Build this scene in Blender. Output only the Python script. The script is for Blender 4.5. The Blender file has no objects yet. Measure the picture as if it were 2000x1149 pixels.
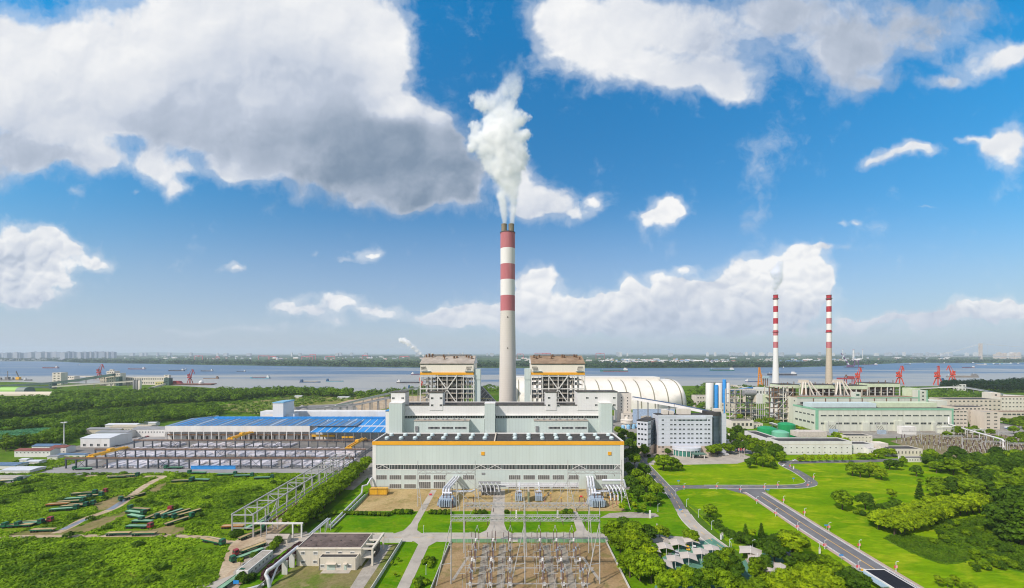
import bpy,math,random
from math import sin,cos,pi,radians,exp
from mathutils import Vector,noise
from mathutils.geometry import tessellate_polygon
random.seed(7)
SC = bpy.context.scene
COL = SC.collection
# camera
F = 800.0          # focal length in pixels of a 2000 pixel wide frame
cam = bpy.data.cameras.new("camera"); camo = bpy.data.objects.new("camera", cam); COL.objects.link(camo)
camo.location = (0,0,100); camo.rotation_euler = (pi/2,0,0)
cam.sensor_width = 36; cam.lens = 36*F/2000; cam.shift_y = 115.5/2000
cam.clip_start = 1; cam.clip_end = 120000
SC.camera = camo
# sun,exposure
SUN_AZ,SUN_EL = radians(50),radians(44)      # shadows fall to the right and away
sun = bpy.data.lights.new("sun", 'SUN'); suno = bpy.data.objects.new("sun", sun); COL.objects.link(suno)
sun.energy = 4.5; sun.angle = radians(0.53); sun.color = (1.0,0.905,0.835)
suno.rotation_euler = Vector((sin(SUN_AZ)*cos(SUN_EL), cos(SUN_AZ)*cos(SUN_EL), -sin(SUN_EL))).to_track_quat('-Z', 'Y').to_euler()
SC.view_settings.view_transform = 'Standard'; SC.view_settings.look = 'None'
SC.view_settings.exposure = 0.0; SC.view_settings.gamma = 1.0
SC.render.engine = 'CYCLES'
cy = SC.cycles
cy.max_bounces = 20; cy.diffuse_bounces = 3; cy.glossy_bounces = 3; cy.transmission_bounces = 6
cy.transparent_max_bounces = 10; cy.volume_bounces = 20
cy.use_denoising = True; cy.filter_width = 1.1; cy.denoising_prefilter = 'ACCURATE'
cy.volume_step_rate = 0.25; cy.volume_max_steps = 256
cy.caustics_reflective = False; cy.caustics_refractive = False
# node helpers
def lin(r,g,b):
 f = lambda c: (c/255/12.92) if c <= 10 else ((c/255+0.055)/1.055)**2.4
 return (f(r),f(g),f(b),1)
class NT:
 def __init__(s,nt): s.nt = nt
 def n(s,t, **kw):
  o = s.nt.nodes.new(t)
  for k,v in kw.items(): setattr(o,k,v)
  return o
 def put(s,sock,v):
  if isinstance(v,bpy.types.NodeSocket): s.nt.links.new(v,sock)
  else: sock.default_value = v
 def m(s,op,a,b=0.0,c=0.0,clamp=False):
  o = s.n('ShaderNodeMath', operation=op, use_clamp=clamp)
  s.put(o.inputs[0],a); s.put(o.inputs[1],b); s.put(o.inputs[2],c)
  return o.outputs[0]
 def v(s,op,a,b=(0,0,0),c=(0,0,0)):
  o = s.n('ShaderNodeVectorMath', operation=op)
  s.put(o.inputs[0],a); s.put(o.inputs[1],b)
  if op == 'MULTIPLY_ADD': s.put(o.inputs[2], c)
  if op == 'SCALE': s.put(o.inputs[3], c if not isinstance(c, tuple) else 1.0)
  return o.outputs[1] if op in ('DOT_PRODUCT', 'LENGTH', 'DISTANCE') else o.outputs[0]
 def mix(s, f, a, b, blend='MIX', clamp=False):
  o = s.n('ShaderNodeMix', data_type='RGBA', blend_type=blend, clamp_factor=True)
  s.put(o.inputs[0],f); s.put(o.inputs[6],a); s.put(o.inputs[7],b)
  return o.outputs[2]
 def noise(s,vec,scale,detail=4,rough=0.55,dist=0.0,lac=2.0,color=False):
  o = s.n('ShaderNodeTexNoise'); s.put(o.inputs['Vector'], vec)
  o.inputs['Scale'].default_value = scale; o.inputs['Detail'].default_value = detail
  o.inputs['Roughness'].default_value = rough; o.inputs['Distortion'].default_value = dist
  o.inputs['Lacunarity'].default_value = lac
  return o.outputs['Color' if color else 'Fac']
 def ramp(s,fac,a,b,lo=0.0,hi=1.0,smooth=True):
  o = s.n('ShaderNodeMapRange', interpolation_type='SMOOTHSTEP' if smooth else 'LINEAR')
  s.put(o.inputs[0],fac); s.put(o.inputs[1],a); s.put(o.inputs[2],b); s.put(o.inputs[3],lo); s.put(o.inputs[4],hi)
  return o.outputs[0]
 def comb(s,x,y,z=0.0):
  o = s.n('ShaderNodeCombineXYZ'); s.put(o.inputs[0], x); s.put(o.inputs[1], y); s.put(o.inputs[2], z)
  return o.outputs[0]
 def sep(s,vec):
  o = s.n('ShaderNodeSeparateXYZ'); s.put(o.inputs[0], vec); return o.outputs
# world: sky and clouds
world = bpy.data.worlds.new("World"); SC.world = world; world.use_nodes = True
wt = world.node_tree; wt.nodes.clear(); W = NT(wt)
SKYS = 0.10
sky = W.n('ShaderNodeTexSky', sky_type='NISHITA', sun_disc=False)
sky.sun_elevation = SUN_EL; sky.sun_rotation = pi + SUN_AZ      # the sun stands behind and left of the camera
sky.altitude = 100; sky.air_density = 1.0; sky.dust_density = 0.6; sky.ozone_density = 3.0
hs = W.n('ShaderNodeHueSaturation'); hs.inputs['Hue'].default_value = 0.497
hs.inputs['Saturation'].default_value = 1.32; hs.inputs['Value'].default_value = 1.02
wt.links.new(sky.outputs[0], hs.inputs['Color'])
geo = W.n('ShaderNodeTexCoord').outputs['Generated']
dx,dy,dz = W.sep(geo)
yy = W.m('MAXIMUM', dy, 0.12)
U = W.m('MULTIPLY_ADD', W.m('DIVIDE', dx, yy), 0.8, 1.0)
V = W.m('MULTIPLY_ADD', W.m('DIVIDE', dz, yy), -0.8, 0.69)
UV = W.comb(U,V,0.0)
warp = W.v('SUBTRACT', W.noise(UV, 5.0, 4, 0.6, color=True), (0.5, 0.5, 0.5))
warp2 = W.v('SUBTRACT', W.noise(UV, 17.0, 3, 0.6, color=True), (0.5, 0.5, 0.5))
UVw = W.v('MULTIPLY_ADD', warp, (0.10, 0.08, 0.0), UV)
UVw = W.v('MULTIPLY_ADD', warp2, (0.035, 0.03, 0.0), UVw)
BLOBS = [
 (-.02,.10,.12,.10,1.1,.10),(.04,.13,.16,.09,1.2,.06),(.22,.12,.17,.075,1.2,.02),(.36,.02,.20,.085,1.2,.0),(.56,.02,.18,.09,1.2,.05),(.70,.03,.09,.08,1.1,.0),
 (.745,.09,.06,.06,1.0,-.05),(.765,.16,.055,.05,1.0,.05),(.40,.16,.24,.08,1.2,.25),(.60,.16,.18,.10,1.2,.5),(.30,.20,.22,.06,1.1,.45),(.10,.21,.18,.05,1.1,.4),
 (.52,.26,.18,.07,1.2,.75),(.68,.28,.15,.08,1.3,.95),(.80,.31,.10,.08,1.3,.95),(.86,.34,.08,.07,1.2,.9),(.76,.385,.13,.035,1.0,.95),(.89,.385,.05,.035,1.0,.8),(.60,.33,.14,.035,.9,.75),
 (.79,.205,.035,.022,1.0,-.5),(.75,.215,.025,.018,.9,-.5),(.845,.225,.025,.03,.9,-.25),(.87,.28,.03,.05,.8,.5),
 (.02,.29,.13,.05,1.0,.7),(.13,.25,.09,.035,.9,.05),(.19,.305,.045,.035,1.0,.05),(.10,.315,.08,.025,.8,.5),(-.02,.35,.08,.03,.6,.7),
 (.28,.315,.045,.03,1.1,.05),(.315,.345,.045,.035,1.1,.15),(.345,.38,.03,.025,.95,.15),(.37,.335,.03,.02,.8,.2),(.455,.33,.045,.03,1.0,.2),(.40,.25,.14,.05,1.0,.6),(.145,.38,.02,.01,.5,.2),(.58,.375,.03,.02,.45,.5),(.255,.382,.018,.008,.55,.2),
 (.04,.58,.11,.025,.9,.5),(.03,.53,.10,.045,.9,.3),(.02,.455,.045,.03,1.1,-.05),(.09,.462,.035,.022,1.1,-.1),(.06,.50,.08,.035,1.2,.3),(.125,.485,.03,.02,.9,.1),(.085,.55,.055,.03,1.2,-.02),(.01,.545,.06,.04,1.1,.35),(.175,.512,.032,.018,1.0,.05),(.20,.525,.03,.012,.8,.1),(.02,.595,.07,.02,.7,.5),
 (.72,.607,.025,.012,.75,.1),(.91,.604,.025,.014,.9,.0),(.48,.645,.10,.008,.4,.2),(.45,.524,.028,.011,1.0,.15),(.715,.488,.02,.012,1.0,.0),(.68,.503,.03,.007,.6,.2),(.615,.49,.016,.007,.5,.2),
 (.55,.60,.04,.020,1.0,.12),(.60,.618,.05,.012,.8,.3),(.665,.598,.045,.022,1.25,-.05),(.665,.632,.035,.011,.9,.0),(.755,.618,.042,.016,1.2,.0),(.84,.622,.042,.016,1.2,.05),(.89,.618,.042,.018,1.2,.0),(.95,.612,.04,.022,1.2,.05),(.36,.65,.08,.009,.5,.2),(.20,.64,.03,.012,.4,.3),
 (1.01,.32,.03,.05,.9,.05),(1.03,.37,.045,.05,1.1,.12),(1.08,.395,.05,.03,1.0,.25),(1.06,.42,.08,.02,.8,.4),(1.17,.40,.022,.02,1.0,.05),(1.15,.43,.03,.015,.8,.3),
 (1.09,.02,.07,.06,1.2,-.05),(1.12,.08,.06,.06,1.2,.0),(1.20,.05,.12,.09,1.2,.06),(1.25,.14,.09,.04,1.1,.05),(1.36,.06,.13,.08,1.2,.35),(1.34,.165,.07,.03,1.0,.1),(1.43,.15,.07,.045,1.0,.35),(1.44,.195,.04,.02,.8,.1),
 (1.52,.03,.09,.07,.9,.55),(1.66,.04,.14,.085,1.0,.62),(1.66,.12,.09,.06,1.0,.66),(1.70,.17,.06,.03,.75,.65),(1.82,.06,.11,.06,.75,.7),(1.90,.02,.08,.03,.5,.9),
 (1.90,.135,.05,.022,1.0,.15),(1.95,.11,.05,.025,1.05,.05),(1.99,.095,.04,.025,1.0,.1),(1.84,.16,.05,.014,.8,.3),
 (1.475,.43,.035,.05,.30,.3),(1.49,.35,.04,.06,.32,.3),(1.51,.26,.045,.06,.34,.3),(1.46,.31,.03,.05,.26,.3),
 (1.315,.412,.035,.02,1.2,-.15),(1.285,.435,.04,.026,1.25,.0),(1.26,.43,.02,.012,1.0,-.1),(1.715,.32,.035,.016,1.1,.05),(1.76,.303,.045,.018,1.15,.05),(1.81,.295,.035,.014,1.1,.05),(1.985,.285,.045,.04,1.25,.05),(1.94,.28,.03,.022,1.0,.05),(1.905,.268,.025,.008,.8,.05),
 (1.65,.436,.014,.007,.8,.2),(1.68,.436,.014,.006,.7,.2),(1.81,.408,.03,.004,.5,.3),
 (1.02,.565,.03,.035,1.2,-.1),(1.055,.545,.035,.025,1.15,-.15),(1.04,.60,.05,.025,1.1,.1),(1.11,.605,.06,.03,1.15,.05),(1.18,.598,.05,.022,1.1,.0),(1.23,.565,.022,.022,1.1,-.15),(1.24,.60,.05,.025,1.0,.25),(1.29,.548,.028,.018,1.1,-.15),(1.345,.53,.025,.012,1.0,-.2),(1.33,.575,.07,.03,1.1,.2),
 (1.40,.585,.08,.03,1.1,.3),(1.46,.535,.04,.03,1.2,-.1),(1.52,.525,.055,.035,1.3,-.05),(1.555,.495,.035,.026,1.2,-.15),(1.47,.56,.09,.04,1.2,.05),(1.55,.55,.05,.03,1.2,.1),(1.60,.545,.03,.03,1.1,.05),(1.59,.585,.045,.02,1.05,.0),(1.61,.483,.035,.008,.7,.2),
 (1.20,.625,.24,.028,1.0,.42),(1.50,.61,.15,.035,1.0,.38),(1.36,.60,.14,.035,1.1,.3),(1.08,.61,.12,.035,1.0,.3),(1.30,.65,.34,.018,.8,.5),(1.80,.645,.22,.014,.7,.45),(.62,.655,.22,.010,.35,.45),
 (1.685,.628,.035,.014,1.2,.0),(1.75,.622,.045,.012,1.15,.05),(1.82,.626,.045,.012,1.1,.1),(1.88,.607,.045,.020,1.25,-.05),(1.94,.602,.04,.02,1.25,-.05),(1.99,.607,.045,.018,1.25,-.05),(1.90,.625,.12,.014,.9,.35)
]
Fs = None; Gs = None
for (cu,cv,ru,rv,amt,gr) in BLOBS:
 d = W.v('MULTIPLY_ADD', UVw, (1/ru, 1/rv, 0), (-cu/ru, -cv/rv, 0))
 q = W.m('POWER', 0.30, W.v('DOT_PRODUCT', d, d))
 Fs = W.m('MULTIPLY', q, amt) if Fs is None else W.m('MULTIPLY_ADD', q, amt, Fs)
 Gs = W.m('MULTIPLY', q, amt*gr) if Gs is None else W.m('MULTIPLY_ADD', q, amt*gr, Gs)
nz = W.noise(UV,9.0,10,0.60,0.35)
fine = W.noise(UVw,26.0,6,0.62)
b1 = W.noise(UVw,4.2,3,0.5)
b2 = W.noise(W.v('ADD', UVw, (-0.022, -0.035, 0)), 4.2, 3, 0.5)
e1 = W.noise(UVw,15.0,5,0.55)
e2 = W.noise(W.v('ADD', UVw, (-0.006, -0.009, 0)), 15.0, 5, 0.55)
body = W.m('MINIMUM', Fs, 1.5)
def puff(vec):
 a = W.n('ShaderNodeTexVoronoi', feature='F1'); W.put(a.inputs['Vector'], W.v('MULTIPLY', vec, (1, 1.25, 1))); a.inputs['Scale'].default_value = 15; a.inputs['Detail'].default_value = 1.0; a.inputs['Roughness'].default_value = 0.6; a.inputs['Lacunarity'].default_value = 2.6
 return W.m('SUBTRACT', 0.42, a.outputs['Distance'])
pf1 = puff(UVw); pf2 = puff(W.v('ADD', UVw, (-0.005, -0.009, 0)))
dens = W.m('MULTIPLY_ADD', W.m('SUBTRACT', nz, 0.5), 1.75, body)
low = W.ramp(V,0.30,0.52)
dens = W.m('MULTIPLY_ADD', pf1, W.m('MULTIPLY_ADD', low, 0.30, 0.22), dens)
soft = W.ramp(V,0.15,0.60,0.75,0.42)                 # overhead clouds have softer rims
alpha = W.ramp(dens, 0.36, W.m('ADD', 0.36, soft))
wisp = W.m('MULTIPLY', W.ramp(W.m('MULTIPLY_ADD', W.m('SUBTRACT', fine, 0.5), 1.2, W.m('MULTIPLY_ADD', W.m('SUBTRACT', nz, 0.5), 1.2, Fs)), 0.12, 0.85), 0.42)
alpha = W.m('MAXIMUM', alpha, wisp)
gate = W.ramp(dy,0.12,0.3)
fill_clouds = W.m('MULTIPLY', W.ramp(W.noise(geo, 2.2, 6, 0.6), 0.42, 0.58), W.ramp(dz, 0.02, 0.2))  # unseen clouds behind the camera, added to make the ambient light whiter
alpha = W.m('ADD', W.m('MULTIPLY', alpha, gate), W.m('MULTIPLY', fill_clouds, W.m('SUBTRACT', 1.0, gate)))
grey = W.m('DIVIDE', Gs, W.m('MAXIMUM', Fs, 0.05))
thick = W.ramp(dens,0.45,1.7)
grey = W.m('MULTIPLY', grey, W.m('MULTIPLY_ADD', thick, 0.42, 0.62))
grey = W.m('MULTIPLY_ADD', W.m('SUBTRACT', pf1, pf2), W.m('MULTIPLY', low, -0.55), grey)
grey = W.m('MULTIPLY_ADD', W.m('SUBTRACT', b2, b1), 1.0, grey)
grey = W.m('MULTIPLY_ADD', W.m('SUBTRACT', e2, e1), W.ramp(thick, 0.1, 0.9, 1.0, 0.30), grey)
grey = W.ramp(grey,-0.12,0.98,0.0,1.0,smooth=False)
CW = lin(250,250,250); CM = lin(196,205,221); CG = lin(128,147,170)
ccol = W.mix(W.ramp(grey,0.0,0.5,smooth=False),tuple(c/SKYS for c in CW[:3])+(1,),tuple(c/SKYS for c in CM[:3])+(1,))
ccol = W.mix(W.ramp(grey,0.45,1.0,smooth=False),ccol,tuple(c/SKYS for c in CG[:3])+(1,))
veil = W.ramp(V,0.36,0.69)
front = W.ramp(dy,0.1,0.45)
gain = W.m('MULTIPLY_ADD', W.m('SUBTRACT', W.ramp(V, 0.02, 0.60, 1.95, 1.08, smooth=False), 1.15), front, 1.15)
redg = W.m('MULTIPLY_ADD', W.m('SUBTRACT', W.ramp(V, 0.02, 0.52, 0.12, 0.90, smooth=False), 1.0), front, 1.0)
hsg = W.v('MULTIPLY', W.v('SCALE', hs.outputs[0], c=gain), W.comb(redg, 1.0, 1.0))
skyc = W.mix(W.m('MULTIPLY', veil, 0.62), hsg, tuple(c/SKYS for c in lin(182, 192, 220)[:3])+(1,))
ccol = W.mix(W.m('MULTIPLY', W.ramp(V, 0.56, 0.67), 0.55), ccol, tuple(c/SKYS for c in lin(196, 206, 222)[:3])+(1,))
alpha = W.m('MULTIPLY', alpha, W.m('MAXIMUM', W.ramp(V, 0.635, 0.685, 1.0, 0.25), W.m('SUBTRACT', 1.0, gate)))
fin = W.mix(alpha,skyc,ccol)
bg = W.n('ShaderNodeBackground'); bg.inputs['Strength'].default_value = SKYS
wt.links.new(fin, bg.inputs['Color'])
wo = W.n('ShaderNodeOutputWorld'); wt.links.new(bg.outputs[0], wo.inputs[0])
world.cycles.sampling_method = 'MANUAL'; world.cycles.sample_map_resolution = 512
# layout helpers: photograph pixels -> metres
def PX(px,Y): return (px-1000)*Y/F
def GY(py,h=0.0): return (100-h)*F/(py-690)
def G(px,py,h=0.0):
 Y = GY(py,h); return (PX(px,Y),Y)
def HZ(py,Y): return 100-(py-690)*Y/F
# materials
MATS = {}
def mat(name, col, rough=0.7, var=0.12, scale=0.5, metal=0.0, spec=0.35, dirt=None, dirt_amt=0.0, seam=None, bump=0.0, streak=False, rnd=0.0, coord='Object'):
 """Principled material with procedural variation. seam=(axis, period, amount) darkens narrow panel seams."""
 if name in MATS: return MATS[name]
 m = bpy.data.materials.new(name); m.use_nodes = True; MATS[name] = m
 t = NT(m.node_tree); b = m.node_tree.nodes['Principled BSDF']
 b.inputs['Roughness'].default_value = rough; b.inputs['Metallic'].default_value = metal
 b.inputs['Specular IOR Level'].default_value = spec
 c = tuple(col[:3])+(1,)
 tc = t.n('ShaderNodeTexCoord').outputs[coord]
 if streak: tcs = t.v('MULTIPLY', tc, (1, 1, 0.12))
 else: tcs = tc
 f = t.noise(tcs,scale,5,0.6)
 lo = tuple(x*(1-var) for x in c[:3])+(1,); hi = tuple(min(1,x*(1+var)) for x in c[:3])+(1,)
 out = t.mix(t.ramp(f,0.3,0.7),lo,hi)
 if dirt is not None:
  g = t.noise(tcs,scale*2.7,6,0.65)
  out = t.mix(t.m('MULTIPLY', t.ramp(g, 0.48, 0.72), dirt_amt), out, tuple(dirt[:3])+(1,))
 if seam:
  ax,per,amt = seam
  s = t.sep(tc)[ax]
  fr = t.m('FRACT', t.m('DIVIDE', s, per))
  line = t.m('LESS_THAN', fr, 0.16)
  pan = t.n('ShaderNodeTexWhiteNoise', noise_dimensions='1D'); t.put(pan.inputs['W'], t.m('FLOOR', t.m('DIVIDE', s, per)))
  out = t.mix(t.m('MULTIPLY', pan.outputs['Value'], amt*0.5), out, tuple(x*0.82 for x in c[:3])+(1,))
  out = t.mix(t.m('MULTIPLY', line, amt), out, tuple(x*0.55 for x in c[:3])+(1,))
 if rnd:
  oi = t.n('ShaderNodeObjectInfo').outputs['Random']
  out = t.mix(1.0, out, t.mix(oi, (1-rnd,)*3+(1,), (1+rnd,)*3+(1,)), 'MULTIPLY')
 m.node_tree.links.new(out, b.inputs['Base Color'])
 if bump:
  bn = t.n('ShaderNodeBump'); bn.inputs['Strength'].default_value = 0.6; bn.inputs['Distance'].default_value = bump
  t.put(bn.inputs['Height'], f); m.node_tree.links.new(bn.outputs[0], b.inputs['Normal'])
 return m
def leafmat(name,col,var=0.35,scale=0.25,rnd=0.15,col2=None):
 m = bpy.data.materials.new(name); m.use_nodes = True; MATS[name] = m
 nt = m.node_tree; t = NT(nt); b = nt.nodes['Principled BSDF']
 tc = t.n('ShaderNodeTexCoord').outputs['Object']
 f = t.noise(tc,scale,3,0.6); g = t.noise(tc,scale*9,2,0.6)
 f = t.m('ADD', t.m('MULTIPLY', f, 0.6), t.m('MULTIPLY', g, 0.4))
 c2 = col2 or (col[0]*1.5,col[1]*1.18,col[2]*0.9)
 out = t.mix(t.ramp(f,0.34,0.68),tuple(x*(1-var) for x in col[:3])+(1,),tuple(c2[:3])+(1,))
 if rnd:
  oi = t.n('ShaderNodeObjectInfo').outputs['Random']
  out = t.mix(1.0, out, t.mix(oi, (1-rnd,)*3+(1,), (1+rnd, 1+rnd*0.8, 1, 1)), 'MULTIPLY')
 nt.links.new(out, b.inputs['Base Color'])
 b.inputs['Roughness'].default_value = 0.6; b.inputs['Specular IOR Level'].default_value = 0.12
 tr = t.n('ShaderNodeBsdfTranslucent'); nt.links.new(out, tr.inputs[0])
 mx = t.n('ShaderNodeMixShader'); mx.inputs[0].default_value = 0.38
 nt.links.new(b.outputs[0],mx.inputs[1]); nt.links.new(tr.outputs[0],mx.inputs[2])
 nt.links.new(mx.outputs[0], nt.nodes['Material Output'].inputs[0])
 return m
# mesh builder
def org_of(o):
 v = Vector((0,0,0))
 while o is not None: v += o.location; o = o.parent
 return v
class MB:
 def __init__(s): s.v = []; s.f = []; s.mi = []; s.cur = 0
 def face(s,idx): s.f.append(idx); s.mi.append(s.cur)
 def quad(s,a,b,c,d):
  n = len(s.v); s.v += [tuple(a),tuple(b),tuple(c),tuple(d)]; s.face((n,n+1,n+2,n+3))
 def poly(s,pts):
  n = len(s.v); s.v += [tuple(p) for p in pts]; s.face(tuple(range(n,n+len(pts))))
 def box(s,x0,x1,y0,y1,z0,z1):
  n = len(s.v)
  s.v += [(x0,y0,z0),(x1,y0,z0),(x1,y1,z0),(x0,y1,z0),(x0,y0,z1),(x1,y0,z1),(x1,y1,z1),(x0,y1,z1)]
  for q in ((0,3,2,1),(4,5,6,7),(0,1,5,4),(1,2,6,5),(2,3,7,6),(3,0,4,7)): s.face(tuple(n+i for i in q))
  return s
 def bar(s,p,q,w,h=None):
  p = Vector(p); q = Vector(q); h = h or w; d = q-p
  if d.length < 1e-6: return s
  d.normalize(); up = Vector((0,0,1)) if abs(d.z) < 0.95 else Vector((0,1,0))
  a = d.cross(up).normalized()*(w/2); b = a.cross(d).normalized()*(h/2)
  n = len(s.v)
  for e in (p,q):
   for (i,j) in ((-1,-1),(1,-1),(1,1),(-1,1)): s.v.append(tuple(e+a*i+b*j))
  for k in ((0,1,5,4),(1,2,6,5),(2,3,7,6),(3,0,4,7),(3,2,1,0),(4,5,6,7)): s.face(tuple(n+i for i in k))
  return s
 def cyl(s,p,q,r0,r1=None,n=12,cap=True):
  p = Vector(p); q = Vector(q); r1 = r0 if r1 is None else r1; d = (q-p).normalized()
  up = Vector((0,0,1)) if abs(d.z) < 0.95 else Vector((1,0,0))
  a = d.cross(up).normalized(); b = d.cross(a)
  k = len(s.v)
  for e,r in ((p,r0),(q,r1)):
   for i in range(n):
    t = 2*pi*i/n; s.v.append(tuple(e+(a*cos(t)+b*sin(t))*r))
  for i in range(n):
   j = (i+1) % n; s.face((k+i,k+n+i,k+n+j,k+j))
  if cap: s.face(tuple(k+i for i in range(n))); s.face(tuple(k+n+i for i in range(n-1,-1,-1)))
  return s
 def tube(s,pts,r,n=10):
  for a,b in zip(pts,pts[1:]): s.cyl(a,b,r,n=n)
  for p in pts[1:-1]: s.ball(p,r,n=n)
  return s
 def lathe(s,c,prof,n=20):
  k = len(s.v); m = len(prof)
  for (r,z) in prof:
   for i in range(n):
    t = 2*pi*i/n; s.v.append((c[0]+r*cos(t),c[1]+r*sin(t),c[2]+z))
  for j in range(m-1):
   for i in range(n):
    i2 = (i+1) % n; s.face((k+j*n+i,k+j*n+i2,k+(j+1)*n+i2,k+(j+1)*n+i))
  if prof[0][0] > 1e-4: s.face(tuple(k+i for i in range(n-1,-1,-1)))
  if prof[-1][0] > 1e-4: s.face(tuple(k+(m-1)*n+i for i in range(n)))
  return s
 def ball(s,c,r,n=10,rz=None):
  rz = rz or r
  return s.lathe((c[0],c[1],c[2]),[(max(r*sin(pi*i/6),0.001),-rz*cos(pi*i/6)) for i in range(7)],n)
 def prism(s,pts,z0,z1):
  """vertical prism over a polygon given counter-clockwise"""
  n = len(s.v); m = len(pts)
  s.v += [(x,y,z0) for x,y in pts]+[(x,y,z1) for x,y in pts]
  s.face(tuple(n+i for i in range(m-1,-1,-1))); s.face(tuple(n+m+i for i in range(m)))
  for i in range(m):
   j = (i+1) % m; s.face((n+i,n+j,n+m+j,n+m+i))
  return s
 def extr(s,prof,a,b,axis):
  """extrude a closed profile [(u, z)] along axis 'x' (u = y) or 'y' (u = x) from a to b"""
  n = len(s.v); m = len(prof)
  for e in (a,b):
   s.v += [((e, u, z) if axis == 'x' else (u, e, z)) for u, z in prof]
  s.face(tuple(n+i for i in range(m))); s.face(tuple(n+m+i for i in range(m-1,-1,-1)))
  for i in range(m):
   j = (i+1) % m; s.face((n+i,n+m+i,n+m+j,n+j))
  return s
 def truss(s,p,q,d,h,w,n):
  """box girder of lattice between p and q: h high, d wide sideways"""
  p = Vector(p); q = Vector(q); L = (q-p); sd = L.cross(Vector((0,0,1))).normalized()*(d/2); up = Vector((0,0,h))
  for o in (sd,-sd):
   s.bar(p+o,q+o,w); s.bar(p+o+up,q+o+up,w)
   for i in range(n):
    a = p+L*(i/n)+o; b = p+L*((i+1)/n)+o
    if i % 2 == 0: s.bar(a,b+up,w*0.7)
    else: s.bar(a+up,b,w*0.7)
  for i in range(n+1):
   a = p+L*(i/n)
   s.bar(a+sd,a-sd,w*0.6); s.bar(a+sd+up,a-sd+up,w*0.6)
   if i < n: s.bar(a+sd+up,p+L*((i+1)/n)-sd+up,w*0.6)
  return s
 def build(s,name,mats,parent=None,smooth=False,fix=True):
  me = bpy.data.meshes.new(name)
  off = org_of(parent) if parent is not None else Vector((0,0,0))
  vs = s.v if off.length < 1e-9 else [(x-off.x,y-off.y,z-off.z) for x,y,z in s.v]
  me.from_pydata(vs,[],s.f)
  if not isinstance(mats,(list,tuple)): mats = [mats]
  for m in mats: me.materials.append(m)
  if any(s.mi): me.polygons.foreach_set('material_index', s.mi)
  if fix:
   import bmesh
   bm = bmesh.new(); bm.from_mesh(me); bmesh.ops.recalc_face_normals(bm,faces=bm.faces); bm.to_mesh(me); bm.free()
  if smooth:
   me.polygons.foreach_set('use_smooth', [True]*len(me.polygons))
  me.update()
  o = bpy.data.objects.new(name,me); COL.objects.link(o)
  if parent is not None: o.parent = parent
  return o
def edge_smooth(o,ang=40):
 o.data.polygons.foreach_set('use_smooth', [True]*len(o.data.polygons))
 try: o.data.set_sharp_from_angle(angle=radians(ang))
 except Exception: pass
# tagging
def tag(o,label=None,cat=None,group=None,kind=None):
 if label: o['label'] = label
 if cat: o['category'] = cat
 if group: o['group'] = group
 if kind: o['kind'] = kind
 return o
def thing(name,label,cat,loc=(0,0,0),group=None):
 o = bpy.data.objects.new(name,None); COL.objects.link(o); o.location = loc
 o.empty_display_size = 0.5
 return tag(o,label,cat,group)
def struct(o): o['kind'] = 'structure'; return o
def dup(o,loc=None,rz=None,label=None,group=None,scale=None,parent=None):
 c = o.copy(); COL.objects.link(c)
 if parent is not None: c.parent = parent
 for ch in list(o.children): dup(ch,parent=c)
 if loc is not None: c.location = loc
 if rz is not None: c.rotation_euler = (0,0,rz)
 if scale is not None: c.scale = (scale,)*3 if not isinstance(scale,tuple) else scale
 if label: c['label'] = label
 if group: c['group'] = group
 return c
PROTOS = []
def drop_unused():
 for p in PROTOS:
  if not p.used:
   for o in list(p.o.children_recursive)+[p.o]: bpy.data.objects.remove(o)
class Proto:
 """first use moves the source itself, later uses copy it with its parts"""
 def __init__(s,o): s.o = o; s.used = False; PROTOS.append(s)
 def put(s,loc,rz=0,label=None,group=None,scale=None):
  if not s.used:
   s.used = True; c = s.o; c.location = loc; c.rotation_euler = (0,0,rz)
   if scale is not None: c.scale = (scale,)*3 if not isinstance(scale,tuple) else scale
   if label: c['label'] = label
   if group: c['group'] = group
   return c
  return dup(s.o,loc,rz,label,group,scale if scale is not None else 1.0)
ONES = "first second third fourth fifth sixth seventh eighth ninth tenth eleventh twelfth thirteenth fourteenth fifteenth sixteenth seventeenth eighteenth nineteenth".split()
TENS = "twentieth thirtieth fortieth fiftieth sixtieth seventieth eightieth ninetieth hundredth".split()
TENP = "twenty thirty forty fifty sixty seventy eighty ninety".split()
def nth(i):
 """1 -> first"""
 if i < 20: return ONES[i-1]
 if i % 10 == 0: return TENS[i//10-2]
 if i < 100: return TENP[i//10-2]+'-'+ONES[i % 10-1]
 return 'hundred-'+nth(i-100)
# ground sheets
def smooth_poly(pts,k=4,closed=True):
 out = []; n = len(pts)
 for i in range(n if closed else n-1):
  p0,p1,p2,p3 = [pts[(i+j) % n] if closed else pts[min(max(i+j,0),n-1)] for j in (-1,0,1,2)]
  for a in range(k):
   t = a/k
   out.append(tuple(0.5*((2*p1[c])+(-p0[c]+p2[c])*t+(2*p0[c]-5*p1[c]+4*p2[c]-p3[c])*t*t+(-p0[c]+3*p1[c]-3*p2[c]+p3[c])*t**3) for c in (0,1)))
 if not closed: out.append(pts[-1])
 return out
def sheet(name, pts, z, m, kind='structure', label=None, cat=None, smooth=0):
 if smooth: pts = smooth_poly(pts,smooth)
 tri = tessellate_polygon([[Vector((x,y,0)) for x,y in pts]])
 mb = MB(); mb.v = [(x,y,z) for x,y in pts]
 for t in tri:
  a,b,c = [Vector(mb.v[i]) for i in t]
  mb.face(tuple(t) if (b-a).cross(c-a).z > 0 else (t[0],t[2],t[1]))
 o = mb.build(name,m,fix=False); tag(o,label,cat,kind=kind); return o
def gsheet(name,pix,z,m, **kw): return sheet(name,[G(*p) for p in pix],z,m, **kw)
def offset(path,d):
 out = []
 for i,p in enumerate(path):
  a = Vector(path[max(i-1,0)]); b = Vector(path[min(i+1,len(path)-1)]); t = (b-a).normalized()
  out.append((p[0]-t.y*d,p[1]+t.x*d))
 return out
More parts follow.
